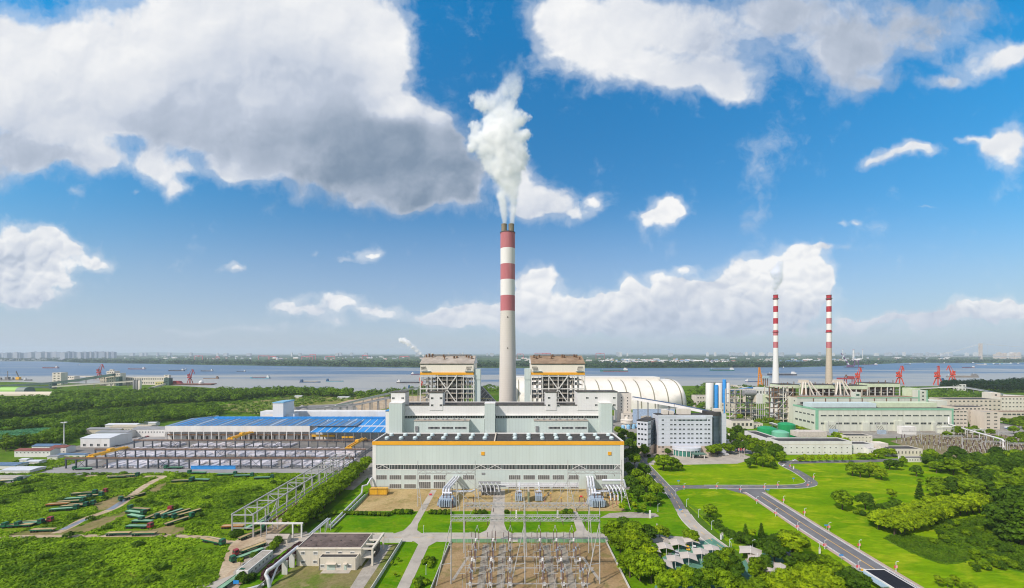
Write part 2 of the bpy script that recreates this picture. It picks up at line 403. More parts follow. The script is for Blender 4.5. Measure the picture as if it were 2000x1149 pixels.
def ribbon(name,path,w,z,m, **kw):
 return sheet(name,offset(path,w/2)+offset(path,-w/2)[::-1],z,m, **kw)
def strip(mb,path,d0,d1,z0,z1):
 """raised strip along a path between side offsets d0 and d1 (closed box section)"""
 A = offset(path,d0); B = offset(path,d1); n = len(mb.v); m = len(path)
 for i in range(m): mb.v += [(A[i][0],A[i][1],z0),(A[i][0],A[i][1],z1),(B[i][0],B[i][1],z1),(B[i][0],B[i][1],z0)]
 for i in range(m-1):
  for j in range(3): mb.face((n+4*i+j,n+4*i+4+j,n+4*i+5+j,n+4*i+1+j))
 mb.face((n,n+1,n+2,n+3)); mb.face((n+4*m-1,n+4*m-2,n+4*m-3,n+4*m-4))
def inside(p,poly):
 x,y = p; c = False; n = len(poly)
 for i in range(n):
  x1,y1 = poly[i]; x2,y2 = poly[i-1]
  if (y1 > y) != (y2 > y) and x < (x2-x1)*(y-y1)/(y2-y1)+x1: c = not c
 return c
# buildings
def window_on(parent, side, a0, a1, z0, z1, pos, mats, name='window', out=0.12, mull=1):
 """one window of its own on a wall face: 'front' (towards -y at y=pos), 'left' (towards -x at x=pos), 'right' (towards +x)"""
 mb = MB(); fw = min(0.18,(a1-a0)*0.12)
 def bx(u0,u1,w0,w1,d0,d1):
  if side == 'front': mb.box(u0, u1, pos-d1, pos-d0, w0, w1)
  elif side == 'left': mb.box(pos-d1, pos-d0, u0, u1, w0, w1)
  else: mb.box(pos+d0,pos+d1,u0,u1,w0,w1)
 mb.cur = 0; bx(a0+fw,a1-fw,z0+fw,z1-fw,-0.05,out*0.35)
 mb.cur = 1
 bx(a0,a1,z0,z0+fw,-0.04,out); bx(a0,a1,z1-fw,z1,-0.04,out)
 bx(a0,a0+fw,z0+fw,z1-fw,-0.04,out); bx(a1-fw,a1,z0+fw,z1-fw,-0.04,out)
 for i in range(1,mull+1):
  c = a0+(a1-a0)*i/(mull+1); bx(c-0.06,c+0.06,z0+fw,z1-fw,-0.03,out*0.8)
 return mb.build(name,mats,parent,fix=False)
def window_row(parent, side, a0, a1, n, z0, z1, pos, mats, frac=0.6, name='window', mull=1):
 """n windows between a0 and a1, the first built and the others copied with shared mesh"""
 st = (a1-a0)/n; w = st*frac
 first = window_on(parent,side,a0+(st-w)/2,a0+(st+w)/2,z0,z1,pos,mats,name,mull=mull)
 for i in range(1,n):
  c = first.copy(); COL.objects.link(c)
  if side == 'front': c.location.x += st*i
  else: c.location.y += st*i
 return first
def window_set(parent, side, spans, z0, z1, pos, mats, name='window', mull=1):
 for (a,b) in spans: window_on(parent,side,a,b,z0,z1,pos,mats,name,mull=mull)
def block(parent, x0, x1, y0, y1, h, wm, rm, z0=0.0, par=0.7, wname='wall', rname='roof', base=-0.3):
 """walls with a parapet and a sunk flat roof, two parts"""
 mb = MB(); t = 0.35
 zb = z0 if z0 > 0 else base
 n = len(mb.v)
 mb.v += [(x0,y0,zb),(x1,y0,zb),(x1,y1,zb),(x0,y1,zb),(x0,y0,h),(x1,y0,h),(x1,y1,h),(x0,y1,h),
    (x0+t,y0+t,h),(x1-t,y0+t,h),(x1-t,y1-t,h),(x0+t,y1-t,h),(x0+t,y0+t,h-par),(x1-t,y0+t,h-par),(x1-t,y1-t,h-par),(x0+t,y1-t,h-par)]
 for q in ((0,1,5,4),(1,2,6,5),(2,3,7,6),(3,0,4,7),(4,5,9,8),(5,6,10,9),(6,7,11,10),(7,4,8,11),(8,9,13,12),(9,10,14,13),(10,11,15,14),(11,8,12,15)): mb.face(tuple(n+i for i in q))
 w = mb.build(wname,wm,parent,fix=False)
 r = MB(); r.box(x0+t*0.9,x1-t*0.9,y0+t*0.9,y1-t*0.9,h-par-0.4,h-par+0.02)
 r.build(rname,rm,parent)
 return w
# ground materials
def grassmat(name,a,b,c=None,s1=0.02,s2=0.35,bump=0.15,stretch=(1,1,1),camt=0.6):
 m = bpy.data.materials.new(name); m.use_nodes = True; MATS[name] = m
 nt = m.node_tree; t = NT(nt); bs = nt.nodes['Principled BSDF']
 tc = t.v('MULTIPLY', t.n('ShaderNodeTexCoord').outputs['Object'], stretch)
 f = t.noise(tc,s1,6,0.62,0.4); g = t.noise(tc,s2,5,0.7); h = t.noise(tc,s1*3.1,5,0.6,0.8)
 out = t.mix(t.ramp(f,0.36,0.64),a+(1,),b+(1,))
 if c: out = t.mix(t.m('MULTIPLY', t.ramp(h, 0.48, 0.70), camt), out, c+(1,))
 out = t.mix(1.0, out, t.mix(g, (0.45, 0.45, 0.45, 1), (1.55, 1.55, 1.55, 1)), 'MULTIPLY')
 nt.links.new(out, bs.inputs['Base Color']); bs.inputs['Roughness'].default_value = 0.85
 bs.inputs['Specular IOR Level'].default_value = 0.0
 bn = t.n('ShaderNodeBump'); bn.inputs['Strength'].default_value = 0.7; bn.inputs['Distance'].default_value = bump
 t.put(bn.inputs['Height'], g); nt.links.new(bn.outputs[0], bs.inputs['Normal'])
 return m
M_LAND = grassmat('scrub_land', (.06, .13, .012), (.11, .19, .02), (.16, .15, .05), 0.006, 0.12, 0.3)
M_MEAD = grassmat('weedy_meadow', (.08, .17, .008), (.14, .24, .010), (.20, .20, .03), 0.02, 0.5, 0.3)
M_LAWN = grassmat('mown_lawn', (.105, .225, .003), (.175, .29, .004), (.27, .33, .012), 0.035, 0.55, 0.06, (0.4, 1, 1), 1.0)
M_LAWN2 = grassmat('campus_lawn', (.06, .175, .004), (.115, .235, .005), (.19, .25, .014), 0.05, 0.7, 0.06, (0.6, 1, 1), 0.7)
M_ROUGH = grassmat('rough_grass', (.07, .17, .008), (.11, .22, .010), (.15, .17, .04), 0.03, 0.6, 0.3)
M_FIELD = grassmat('dry_field', (.20, .21, .06), (.14, .20, .04), (.34, .27, .15), 0.012, 0.2, 0.2)
M_FAR = grassmat('far_fields', (.030, .065, .022), (.065, .115, .03), (.12, .15, .06), 0.0011, 0.006, 0.3, (0.35, 1, 1))
M_LOTUS = grassmat('lotus_leaves', (.07, .24, .11), (.13, .34, .16), (.05, .17, .08), 0.05, 0.4, 0.3)
M_SOIL = grassmat('bare_brown_soil', (.25, .17, .085), (.33, .235, .125), (.16, .15, .05), 0.05, 0.8, 0.05, camt=0.7)
M_SOIL2 = grassmat('dry_grass_soil', (.34, .25, .115), (.42, .32, .16), (.17, .17, .05), 0.045, 0.7, 0.05, camt=0.6)
M_DIRT = grassmat('dirt_track', (.38, .29, .19), (.46, .38, .27), (.30, .20, .13), 0.06, 0.5, 0.05)
M_YARD = grassmat('works_yard', (.24, .23, .21), (.31, .295, .265), (.20, .17, .13), 0.02, 0.3, 0.03)
M_CONC = mat('concrete_paving', (.40, .365, .31), 0.85, 0.12, 0.08, dirt=(.22, .20, .17), dirt_amt=0.5)
M_CONC2 = mat('old_concrete_slab', (.34, .31, .26), 0.85, 0.15, 0.3, dirt=(.2, .18, .15), dirt_amt=0.6)
M_ASPH = mat('asphalt', (.145, .145, .15), 0.85, 0.2, 0.07, dirt=(.20, .19, .18), dirt_amt=0.8)
M_ROADG = mat('worn_grey_road', (.27, .265, .26), 0.85, 0.12, 0.05, dirt=(.36, .33, .27), dirt_amt=0.5)
M_PAVE = mat('pink_paving', (.40, .30, .245), 0.85, 0.12, 0.4)
M_KERB = mat('kerb_stone', (.55, .53, .49), 0.8, 0.15, 0.3)
M_WHITEP = mat('white_road_paint', (.75, .75, .72), 0.6, 0.1, 0.5)
M_YELP = mat('yellow_road_paint', (.70, .42, .07), 0.6, 0.12, 0.5)
M_GREENP = mat('green_paved_floor', (.10, .24, .17), 0.8, 0.2, 0.2)
M_SAND = mat('pale_sand', (.46, .42, .34), 0.9, 0.15, 0.05)
M_WATER = bpy.data.materials.new('river_water'); M_WATER.use_nodes = True
_t = NT(M_WATER.node_tree); _b = M_WATER.node_tree.nodes['Principled BSDF']
_tc = _t.n('ShaderNodeTexCoord').outputs['Object']
_s1 = _t.noise(_t.v('MULTIPLY', _tc, (0.0006, 0.0032, 1)), 1.0, 5, 0.6, 0.6)
_s2 = _t.noise(_t.v('MULTIPLY', _tc, (0.004, 0.02, 1)), 1.0, 5, 0.65, 0.3)
_wy = _t.sep(_tc)[1]
_near = _t.ramp(_wy,1300,2600)
_mix = _t.m('MULTIPLY_ADD', _t.m('SUBTRACT', _s1, 0.5), 3.2, _t.m('MULTIPLY_ADD', _near, 0.75, 0.12))
_mix = _t.m('ADD', _mix, _t.m('MULTIPLY', _t.m('SUBTRACT', _s2, 0.5), 0.5))
_mix = _t.ramp(_mix,0.15,0.85)
M_WATER.node_tree.links.new(_t.mix(_mix, (.33, .325, .29, 1), (.065, .13, .22, 1)), _b.inputs['Base Color'])
_b.inputs['Roughness'].default_value = 0.4; _b.inputs['Specular IOR Level'].default_value = 0.22
_bn = _t.n('ShaderNodeBump'); _bn.inputs['Strength'].default_value = 0.35; _bn.inputs['Distance'].default_value = 0.5
_t.put(_bn.inputs['Height'], _t.noise(_t.v('MULTIPLY', _tc, (0.05, 0.12, 1)), 1.0, 4, 0.6))
M_WATER.node_tree.links.new(_bn.outputs[0], _b.inputs['Normal'])
# ground sheets
NEAR_BANK = [(-500,742),(0,746),(330,753),(400,757),(470,763),(560,765),(690,768),(800,764),(1000,758),(1350,754),(1500,756),(1700,757),(1840,754),(1930,750),(2100,745),(2600,738)]
FAR_BANK = [(-500,702),(0,706),(100,706),(160,709),(300,711),(400,713),(600,716),(800,718),(1000,719.5),(1200,719.5),(1400,718.5),(1560,717.5),(1640,715),(1700,712),(1760,709.5),(1800,708.8),(1850,709.5),(1950,709.5),(2100,706),(2600,702)]
gp = MB()
for (x0,x1,y0,y1) in ((-90000,90000,-3000,90000),): gp.quad((x0,y0,0),(x1,y0,0),(x1,y1,0),(x0,y1,0))
struct(gp.build('ground', M_LAND, fix=False))
farp = [G(*p) for p in FAR_BANK]; nearp = [G(*p) for p in NEAR_BANK]
sheet('far_land', [(-80000, 80000)]+[(farp[0][0]-3000, farp[0][1])]+farp+[(farp[-1][0]+3000, farp[-1][1]), (80000, 80000)], 0.25, M_FAR)
sheet('river', nearp+farp[::-1], 0.3, M_WATER)
sheet('meadow', [(-330, 120), (-150, 120), (-127, 200), (-130, 345), (-300, 345), (-560, 345), (-560, 220)], 0.03, M_MEAD)
gsheet('lotus_pond', [(-60, 845), (20, 842), (80, 836), (112, 838), (108, 850), (60, 862), (0, 868), (-60, 872)], 0.03, M_LOTUS, smooth=3)
sheet('works_yard', [(-138, 300), (86, 300), (120, 330), (130, 380), (250, 410), (420, 480), (700, 500), (700, 640), (330, 640), (120, 660), (-60, 560), (-136, 520)], 0.02, M_YARD)
sheet('pile_yard', [(-400, 349), (-136, 349), (-136, 530), (-440, 530), (-470, 440)], 0.04, mat('stained_yard_floor', (.17, .165, .155), .9, .2, .08, dirt=(.27, .24, .2), dirt_amt=.7))
gsheet('dry_field', [(480, 806), (420, 796), (470, 780), (560, 772), (660, 770), (800, 766), (860, 772), (860, 800), (740, 815), (560, 815)], 0.05, M_FIELD, smooth=3)
gsheet('sand_field', [(640, 800), (680, 782), (745, 776), (830, 774), (840, 786), (760, 796), (700, 810)], 0.08, M_DIRT, smooth=2)
gsheet('stock_yard', [(520, 812), (545, 800), (600, 792), (690, 788), (700, 800), (640, 812)], 0.11, M_YARD)
gsheet('green_strip', [(0, 822), (60, 812), (180, 800), (330, 790), (420, 784), (480, 776), (560, 772), (540, 778), (440, 790), (330, 800), (180, 812), (60, 826), (0, 838)], 0.06, M_ROUGH)
gsheet('grass_verge', [(1412, 800), (1500, 803), (1560, 828), (1610, 850), (1700, 858), (1700, 872), (1600, 872), (1520, 866), (1440, 850), (1412, 842)], 0.05, M_ROUGH)
gsheet('road', [(-60, 962), (0, 941), (125, 904), (190, 889), (262, 874), (330, 861), (350, 864), (300, 876), (210, 896), (165, 911), (200, 917), (420, 916), (640, 916), (655, 924), (420, 924), (160, 928), (90, 932), (0, 954), (-60, 978)], 0.07, M_ROADG)
gsheet('parking_ground', [(235, 866), (262, 856), (322, 846), (332, 856), (290, 868), (240, 880)], 0.075, M_ROADG)
TRACK = [G(*p) for p in [(108,1042),(135,1030),(165,1014),(205,1000),(232,988),(250,974),(275,955),(300,940),(318,932),(290,931),(150,930)]]
ribbon('dirt_track', smooth_poly(TRACK, 4, False), 5.2, 0.06, M_DIRT)
BARE = [[(112,1043),(160,1026),(210,1008),(248,998),(232,1014),(172,1040)],[(236,1038),(300,1034),(335,1026),(366,1034),(340,1045),(240,1044)],[(178,987),(214,974),(246,964),(230,986),(196,997)],[(282,962),(312,946),(326,944),(306,962)],[(20,1044),(60,1036),(110,1036),(100,1046),(40,1049)]]
for b_ in BARE: gsheet('bare_earth', b_, 0.05, grassmat('trampled_earth', (.17, .155, .06), (.26, .20, .10), (.11, .17, .02), .05, .6, .05, camt=.9) if 'trampled_earth' not in MATS else MATS['trampled_earth'], smooth=3)
ribbon('puddle', smooth_poly([G(*p) for p in [(214, 996), (232, 985), (247, 975)]], 4, False), 4.0, 0.075, mat('shallow_puddle', (.22, .22, .25), 0.15, 0.1, 0.3, spec=0.6))
ribbon('puddle', smooth_poly([G(*p) for p in [(122, 1035), (150, 1022), (172, 1013)]], 4, False), 3.6, 0.075, MATS['shallow_puddle'])
ribbon('dirt_track', smooth_poly([G(*p) for p in [(-60, 1052), (60, 1048), (180, 1047), (300, 1046), (400, 1050), (440, 1058), (480, 1062)]], 4, False), 3.4, 0.065, M_DIRT)
gsheet('dirt_road', [(418, 1160), (428, 1120), (440, 1085), (452, 1062), (478, 1048), (520, 1040), (565, 1048), (556, 1075), (520, 1100), (480, 1130), (455, 1160)], 0.07, M_DIRT, smooth=3)
gsheet('concrete_yard', [(455, 1118), (500, 1075), (540, 1050), (600, 1038), (600, 1050), (540, 1085), (505, 1118), (462, 1136)], 0.08, M_CONC2)
gsheet('lane', [(340, 1160), (430, 1132), (470, 1118), (480, 1130), (440, 1149), (400, 1165)], 0.085, M_CONC)
sheet('lawn', [(-115, 150), (100, 150), (108, 225), (112, 300), (-103, 301), (-116, 330)], 0.05, M_LAWN2)
sheet('bare_ground', [(-100.5, 259), (72, 259), (73, 301.8), (-102.5, 301.8)], 0.08, M_SOIL2)
sheet('switchyard_ground', [(-34.5, 150), (49.5, 150), (49.5, 216), (-32.5, 216)], 0.08, M_SOIL)
sheet('dry_yard', [(-104, 150), (-59, 150), (-58.5, 214), (-101, 214)], 0.08, grassmat('patchy_yard_grass', (.19, .17, .07), (.10, .16, .02), (.28, .22, .12), 0.05, 0.7, 0.05))
sheet('cross_road', [(-118, 217.4), (-52, 217.4), (-49, 214), (-49, 150), (-44, 150), (-43.2, 212), (-40, 217), (0, 217.4), (50, 217.4), (75, 216), (95, 214), (100, 210), (110, 212), (108, 224), (92, 223), (78, 226), (44, 227), (42, 231), (41, 259), (37, 259), (36.5, 231), (34, 227.2), (0, 227.2), (-3, 231), (-4.6, 240), (-5.2, 300), (-13, 300), (-13, 240), (-14.5, 231), (-18, 227.2), (-50, 227.2), (-53.5, 231), (-55, 240), (-55, 299), (-59, 299), (-59.3, 240), (-61, 231), (-65, 227.2), (-118, 227.2)], 0.11, M_CONC)
sheet('service_path', [(-68, 150), (-63.6, 150), (-62.8, 192), (-62.5, 213), (-68.8, 213), (-69.5, 192)], 0.11, M_CONC2)
gsheet('concrete_patch', [(1172, 1012), (1190, 1003), (1230, 1000.5), (1280, 1003), (1288, 1009), (1270, 1012)], 0.11, M_CONC2)
sheet('lawn', [(112, 150), (500, 150), (470, 420), (300, 402), (130, 392), (118, 360)], 0.06, M_LAWN)
gsheet('plaza', [(1262, 908), (1284, 893), (1330, 889), (1450, 887), (1474, 896), (1440, 906), (1340, 908)], 0.10, M_CONC)
A = M_ASPH
R1 = smooth_poly([G(*p) for p in [(1240,884),(1252,897),(1268,916),(1290,940),(1308,960),(1320,978),(1332,1000)]],4,False)
R1b = smooth_poly([G(*p) for p in [(1330.5,995),(1346,1018),(1372,1042),(1400,1064),(1420,1078)]],4,False)
ribbon('road', R1, 7.0, 0.12, A); ribbon('road', R1b, 7.6, 0.14, M_CONC)
R2 = smooth_poly([(111,306)]+[G(*p) for p in [(1380,951.5),(1450,951.5),(1520,951.5),(1565,950),(1585,944.5),(1578,935),(1556,921),(1536,911),(1532,905),(1560,902)]],6,False)
ribbon('road', R2, 7.6, 0.13, A)
R2e = [G(*p) for p in [(1528,904.5),(1600,902.5),(1700,901),(1760,898)]]
ribbon('road', R2e, 8, 0.14, A)
R3 = smooth_poly([(173.8,306),(173.6,290),(172,262),(170,235),(168.6,205),(167.6,185),(166.8,160)],5,False)
ribbon('road', R3, 12.0, 0.15, A)
sheet('road', [(156, 302.5), (168.5, 284), (179.4, 284), (184, 298), (192, 302.5)], 0.155, A)   # flared mouth
sheet('road', [(106, 296), (112, 284), (119, 296), (128, 303), (106, 309)], 0.155, A)
ribbon('pavement', offset(R3[4:], 7.1), 2.2, 0.165, M_PAVE); ribbon('pavement', offset(R3[4:], -7.1), 2.2, 0.165, M_PAVE)
sheet('lane', [(150, 185), (163, 184), (163.5, 190.5), (158, 192), (149, 189.5)], 0.17, M_CONC)
kb = MB()
for path,h in ((R1[6:17],3.5),(R1[6:20],-3.5),(R2[6:],3.8),(R2[6:30],-3.8),(R3[4:],6.0),(R3[4:],-6.0),(R1b[2:],3.8),(R1b[2:],-3.8)):
 strip(kb,path,h,h+(0.35 if h > 0 else -0.35),0.0,0.26)
for x0,x1,y in ((-118,-66,227.3),(-49,-19,227.3),(1,33,227.3),(45,70,227.3),(-39,50,217.1),(-118,-53,217.1)):
 kb.box(x0,x1,y,y+0.35,0,0.22)
struct(kb.build('kerb', M_KERB))
yl = MB()
def dash(mb,path,d,w,z,on,off):
 acc = 0
 for a,b in zip(path,path[1:]):
  a = Vector(a); b = Vector(b); L = (b-a).length; t = (b-a)/L; n = Vector((-t.y,t.x)); s = 0
  while s < L:
   e = min(L,s+2.0)
   if off == 0 or (acc % (on+off)) < on:
    p = a+t*s+n*d; q = a+t*e+n*d; k = n*(w/2)
    mb.quad((p.x-k.x,p.y-k.y,z),(q.x-k.x,q.y-k.y,z),(q.x+k.x,q.y+k.y,z),(p.x+k.x,p.y+k.y,z))
   acc += e-s; s = e
dash(yl,R3[6:],0,0.42,0.19,6,0); dash(yl,R1,0,0.3,0.19,4,4); dash(yl,R1b,0,0.3,0.19,4,4); dash(yl,R2,0,0.25,0.19,4,6)
dash(yl,[(-118,222.3),(90,222.3)],0,0.25,0.14,4,5)
struct(yl.build('road_marking', M_YELP))
wl = MB(); dash(wl,R3[4:],5.55,0.3,0.19,6,0); dash(wl,R3[4:],-5.55,0.3,0.19,6,0)
wl.quad((169.5,187.5,.19),(173,187.5,.19),(173,188,.19),(169.5,188,.19))
struct(wl.build('road_marking', M_WHITEP))
gsheet('car_park', [(1290, 1092), (1330, 1068), (1392, 1052), (1425, 1075), (1446, 1100), (1470, 1085), (1520, 1075), (1560, 1100), (1600, 1149), (1560, 1190), (1270, 1190)], 0.17, M_GREENP)
gsheet('footpath', [(1455, 1093), (1465, 1090), (1500, 1130), (1515, 1165), (1500, 1165), (1480, 1130)], 0.19, M_CONC2)
gsheet('dark_planting_bed', [(1330, 975), (1395, 1010), (1420, 1035), (1470, 1058), (1540, 1058), (1560, 1050), (1500, 1075), (1440, 1062), (1400, 1035), (1372, 1010)], 0.09, M_ROUGH)
# plant materials
M_CLAD = mat('pale_green_cladding', (.55, .625, .59), 0.55, 0.05, 0.05, seam=(0, 2.55, 0.14), streak=True, dirt=(.49, .54, .49), dirt_amt=0.3)
M_CLADW = mat('white_cladding', (.72, .71, .69), 0.55, 0.05, 0.05, seam=(0, 2.2, 0.10), streak=True, dirt=(.57, .56, .53), dirt_amt=0.25)
M_CLADC = mat('cream_cladding', (.80, .74, .62), 0.55, 0.05, 0.05, seam=(0, 2.2, 0.06), streak=True, dirt=(.56, .53, .45), dirt_amt=0.3)
M_TRIM = mat('white_trim', (.73, .72, .69), 0.5, 0.06, 0.3)
M_ORANGE = mat('orange_fascia', (.80, .38, .025), 0.5, 0.06, 0.1)
M_ROOFD = mat('dark_roof_felt', (.052, .050, .048), 0.9, 0.25, 0.06, dirt=(.10, .09, .08), dirt_amt=0.6)
M_ROOFB = mat('brown_roof_sheet', (.26, .18, .115), 0.8, 0.2, 0.15, dirt=(.34, .28, .2), dirt_amt=0.5)
M_ROOFG = mat('grey_brown_roof_sheet', (.36, .32, .27), 0.8, 0.15, 0.15, dirt=(.25, .19, .13), dirt_amt=0.5)
M_GLASS = mat('dark_window_glass', (.035, .045, .05), 0.18, 0.25, 0.3, spec=0.5)
M_LOUV = mat('grey_louvre', (.15, .15, .14), 0.6, 0.2, 0.4, seam=(0, 0.9, 0.5))
M_VENTM = mat('pale_vent_metal', (.56, .66, .66), 0.4, 0.08, 0.5)
M_STEELW = mat('white_painted_steel', (.66, .65, .60), 0.5, 0.1, 0.3, dirt=(.42, .34, .24), dirt_amt=0.35)
M_STEELD = mat('dark_machinery', (.075, .07, .062), 0.6, 0.5, 0.22, dirt=(.26, .19, .11), dirt_amt=0.7)
M_STEELG = mat('grey_steel', (.23, .235, .24), 0.55, 0.15, 0.4, dirt=(.17, .12, .08), dirt_amt=0.4)
M_PIPE = mat('silver_pipe', (.60, .61, .62), 0.38, 0.08, 0.3, metal=0.25)
M_RUST = mat('rusty_steel', (.17, .095, .055), 0.75, 0.3, 0.4, dirt=(.27, .18, .11), dirt_amt=0.6)
M_CONCR = mat('stack_concrete', (.60, .56, .50), 0.85, 0.05, 0.03, streak=True, seam=(2, 2.5, 0.10), dirt=(.42, .39, .34), dirt_amt=0.3)
M_REDF = mat('faded_red_paint', (.47, .15, .165), 0.7, 0.10, 0.05, streak=True, dirt=(.55, .29, .28), dirt_amt=0.5)
M_WHITF = mat('weathered_white_paint', (.74, .72, .69), 0.7, 0.05, 0.05, streak=True, dirt=(.60, .54, .50), dirt_amt=0.35)
M_FLUE = mat('sooty_flue_metal', (.20, .165, .11), 0.6, 0.2, 0.2, streak=True, dirt=(.09, .07, .05), dirt_amt=0.7)
M_YEL = mat('yellow_crane_paint', (.78, .42, .03), 0.5, 0.1, 0.4, dirt=(.4, .22, .05), dirt_amt=0.3)
M_BEIGE = mat('beige_render', (.58, .52, .43), 0.8, 0.06, 0.15, streak=True, dirt=(.42, .36, .28), dirt_amt=0.35)
M_CREAMR = mat('cream_render', (.66, .61, .53), 0.8, 0.06, 0.15, streak=True, dirt=(.48, .42, .34), dirt_amt=0.35)
# turbine hall
HX0,HX1,HY0,HY1,HH = -102.7,82.3,302.0,335.0,35.0
hall = thing('turbine_hall', 'long pale green turbine hall with an orange band along its flat dark roof', 'power station hall', ((HX0+HX1)/2, HY0, 0))
w = MB(); n = 0
w.box(HX0, HX1, HY0, HY1, -0.3, HH-3.0); w.build('wall', M_CLAD, hall)
t = MB()
for x in (HX0,HX1-2.4): t.box(x-0.12,x+2.52,HY0-0.15,HY0+3,-0.3,HH-2.6)
t.box(HX0+2.6,HX1-2.6,HY0-0.1,HY0+0.2,17.6,18.1); t.box(HX0+2.6,HX1-2.6,HY0-0.1,HY0+0.2,13.9,14.4)
t.build('corner_trim', M_TRIM, hall)
o_ = MB(); d = 0.3
o_.box(HX0-d, HX1+d, HY0-d, HY0+0.5, HH-2.6, HH); o_.build('orange_fascia', M_ORANGE, hall)
t = MB(); t.box(HX0-d, HX0+0.5, HY0+0.51, HY1, HH-2.9, HH); t.box(HX1-0.5, HX1+d, HY0+0.51, HY1, HH-2.9, HH); t.box(HX0+0.51, HX1-0.51, HY1-0.5, HY1, HH-2.9, HH); t.build('parapet', M_TRIM, hall)
r = MB(); r.box(HX0+0.4, HX1-0.4, HY0+0.4, HY1-0.4, HH-3.0, HH-0.9); r.build('roof', M_ROOFD, hall)
r = MB(); r.box(-13.4, -12.5, HY0+0.6, HY1-0.6, HH-0.9, HH+0.3); r.build('roof_upstand', M_BEIGE, hall)
zx = lambda z: PX(720+z/3.831,HY0)
spans = [(55+105*i,55+105*i+100) for i in range(17)] + [(1840,1888)]
for i,(a,b) in enumerate(spans):
 mb = MB(); x0,x1 = zx(a),zx(b)
 mb.cur = 0; mb.box(x0,x1,HY0-0.06,HY0+0.1,14.42,17.58)
 mb.cur = 1
 for k in range(1,9): mb.box(x0+(x1-x0)*k/9-.07,x0+(x1-x0)*k/9+.07,HY0-.1,HY0-.05,14.42,17.58)
 if i in (0,7,8,14,17): mb.bar((x0,HY0-.14,14.6),((x0+x1)/2,HY0-.14,17.4),.3); mb.bar(((x0+x1)/2,HY0-.14,17.4),(x1,HY0-.14,14.6),.3)
 mb.build('strip_window', [M_GLASS, M_TRIM], hall, fix=False)
for (a,b) in ((45,137),(155,245),(265,355),(375,465),(485,575),(705,790),(1047,1137),(1157,1245),(1265,1355),(1375,1463),(1495,1572),(1700,1785)):
 window_on(hall, 'front', zx(a), zx(b), 6.7, 10.2, HY0, [M_LOUV, M_TRIM], 'louvre_window', mull=5)
for (a,b,z) in ((155,245,3.6),(265,355,3.6),(375,465,5.3),(485,575,5.3),(1047,1137,3.6),(1157,1245,3.6),(1265,1355,3.6),(1375,1463,3.6),(1495,1572,3.6)):
 window_on(hall, 'front', zx(a), zx(b), 0.3, z, HY0, [M_LOUV, M_TRIM], 'louvre_window', mull=5)
for a in (855,1803):
 mb = MB(); c = zx(a); mb.box(c-1.25, c+1.25, HY0-.35, HY0+.1, 24.8, 27.3); mb.build('yellow_panel', M_ORANGE, hall)
mb = MB(); c = zx(858); mb.box(c-1.2, c+1.2, HY0-.3, HY0+.1, 10.5, 11.9); mb.build('wall_vent', M_STEELG, hall)
v = MB(); v.lathe((0,0,0),[(1.25,0),(1.25,.9),(1.75,.95),(1.75,1.35),(1.45,1.75),(.7,2.05),(0.01,2.15)],16)
v.lathe((0,0,0),[(1.9,0),(1.9,.25)],12)
first = None
for row,zl in ((314.5,(138,243,348,453,560,663,766,870,1095,1197,1300,1405,1508,1610,1713,1817)),(327.5,(172,275,375,477,577,677,780,880,1095,1197,1297,1398,1495,1597,1695,1793))):
 for a in zl:
  px = 720+a/3.831; loc = Vector((PX(px,row),row,HH-0.9))-hall.location
  if first is None:
   first = v.build('roof_ventilator', M_VENTM); first.parent = hall; edge_smooth(first); c = first
  else: c = first.copy(); COL.objects.link(c)
  c.location = loc
# bunker bay behind the hall
bb = thing('bunker_bay', 'white stepped building with stair towers standing behind the turbine hall roof', 'power station building', (-10, 336, 0))
BX0,BX1,BY0,BY1 = -100.8,82.0,345.0,372.0
w = block(bb, BX0, BX1, BY0, BY1, 56.0, M_CLADW, M_ROOFD, wname='wall')
r = MB(); r.box(BX0-.2, BX1+.2, BY0-.25, BY0+.6, 55.9, 56.6); r.build('roof_edge', M_STEELD, bb)
def zb(z,Y): return PX(720+z/3.831,Y)
FT = 336.0
for (a,b,zt) in ((152,250,58.6),(868,945,58.4),(1735,1822,58.6)):
 mb = MB(); mb.box(zb(a, FT), zb(b, FT), FT, BY0+3, -0.3, zt); mb.build('stair_tower', M_CLAD, bb)
 mb = MB(); mb.box(zb(a, FT)-.15, zb(b, FT)+.15, FT-.15, BY0+3.1, zt, zt+.5); mb.build('tower_cap', M_TRIM, bb)
for (a,b) in ((252,866),(950,1733)):
 x0,x1 = zb(a,BY0)+.3,zb(b,BY0)-.3
 n = int((x1-x0)/9.0)
 mb = MB(); mb.box(x0, x1, BY0-1.3, BY0, 47.4, 48.3); mb.build('ledge', M_TRIM, bb)
 for i in range(n):
  s = (x1-x0)/n; q = MB()
  q.cur = 0; q.box(x0+s*i,x0+s*(i+1)-.25,BY0-.08,BY0+.1,45.2,47.3); q.cur = 1
  for k in range(1,7): q.box(x0+s*i+s*k/7-.1,x0+s*i+s*k/7+.1,BY0-.16,BY0-.05,45.2,47.3)
  q.build('strip_window', [M_GLASS, M_TRIM], bb, fix=False)
 mb = MB(); mb.box(x0-.3, x1+.3, BY0-1.0, BY0-.3, 30, 45.0); mb.build('lower_wall', M_CLAD, bb)
rr = random.Random(3)
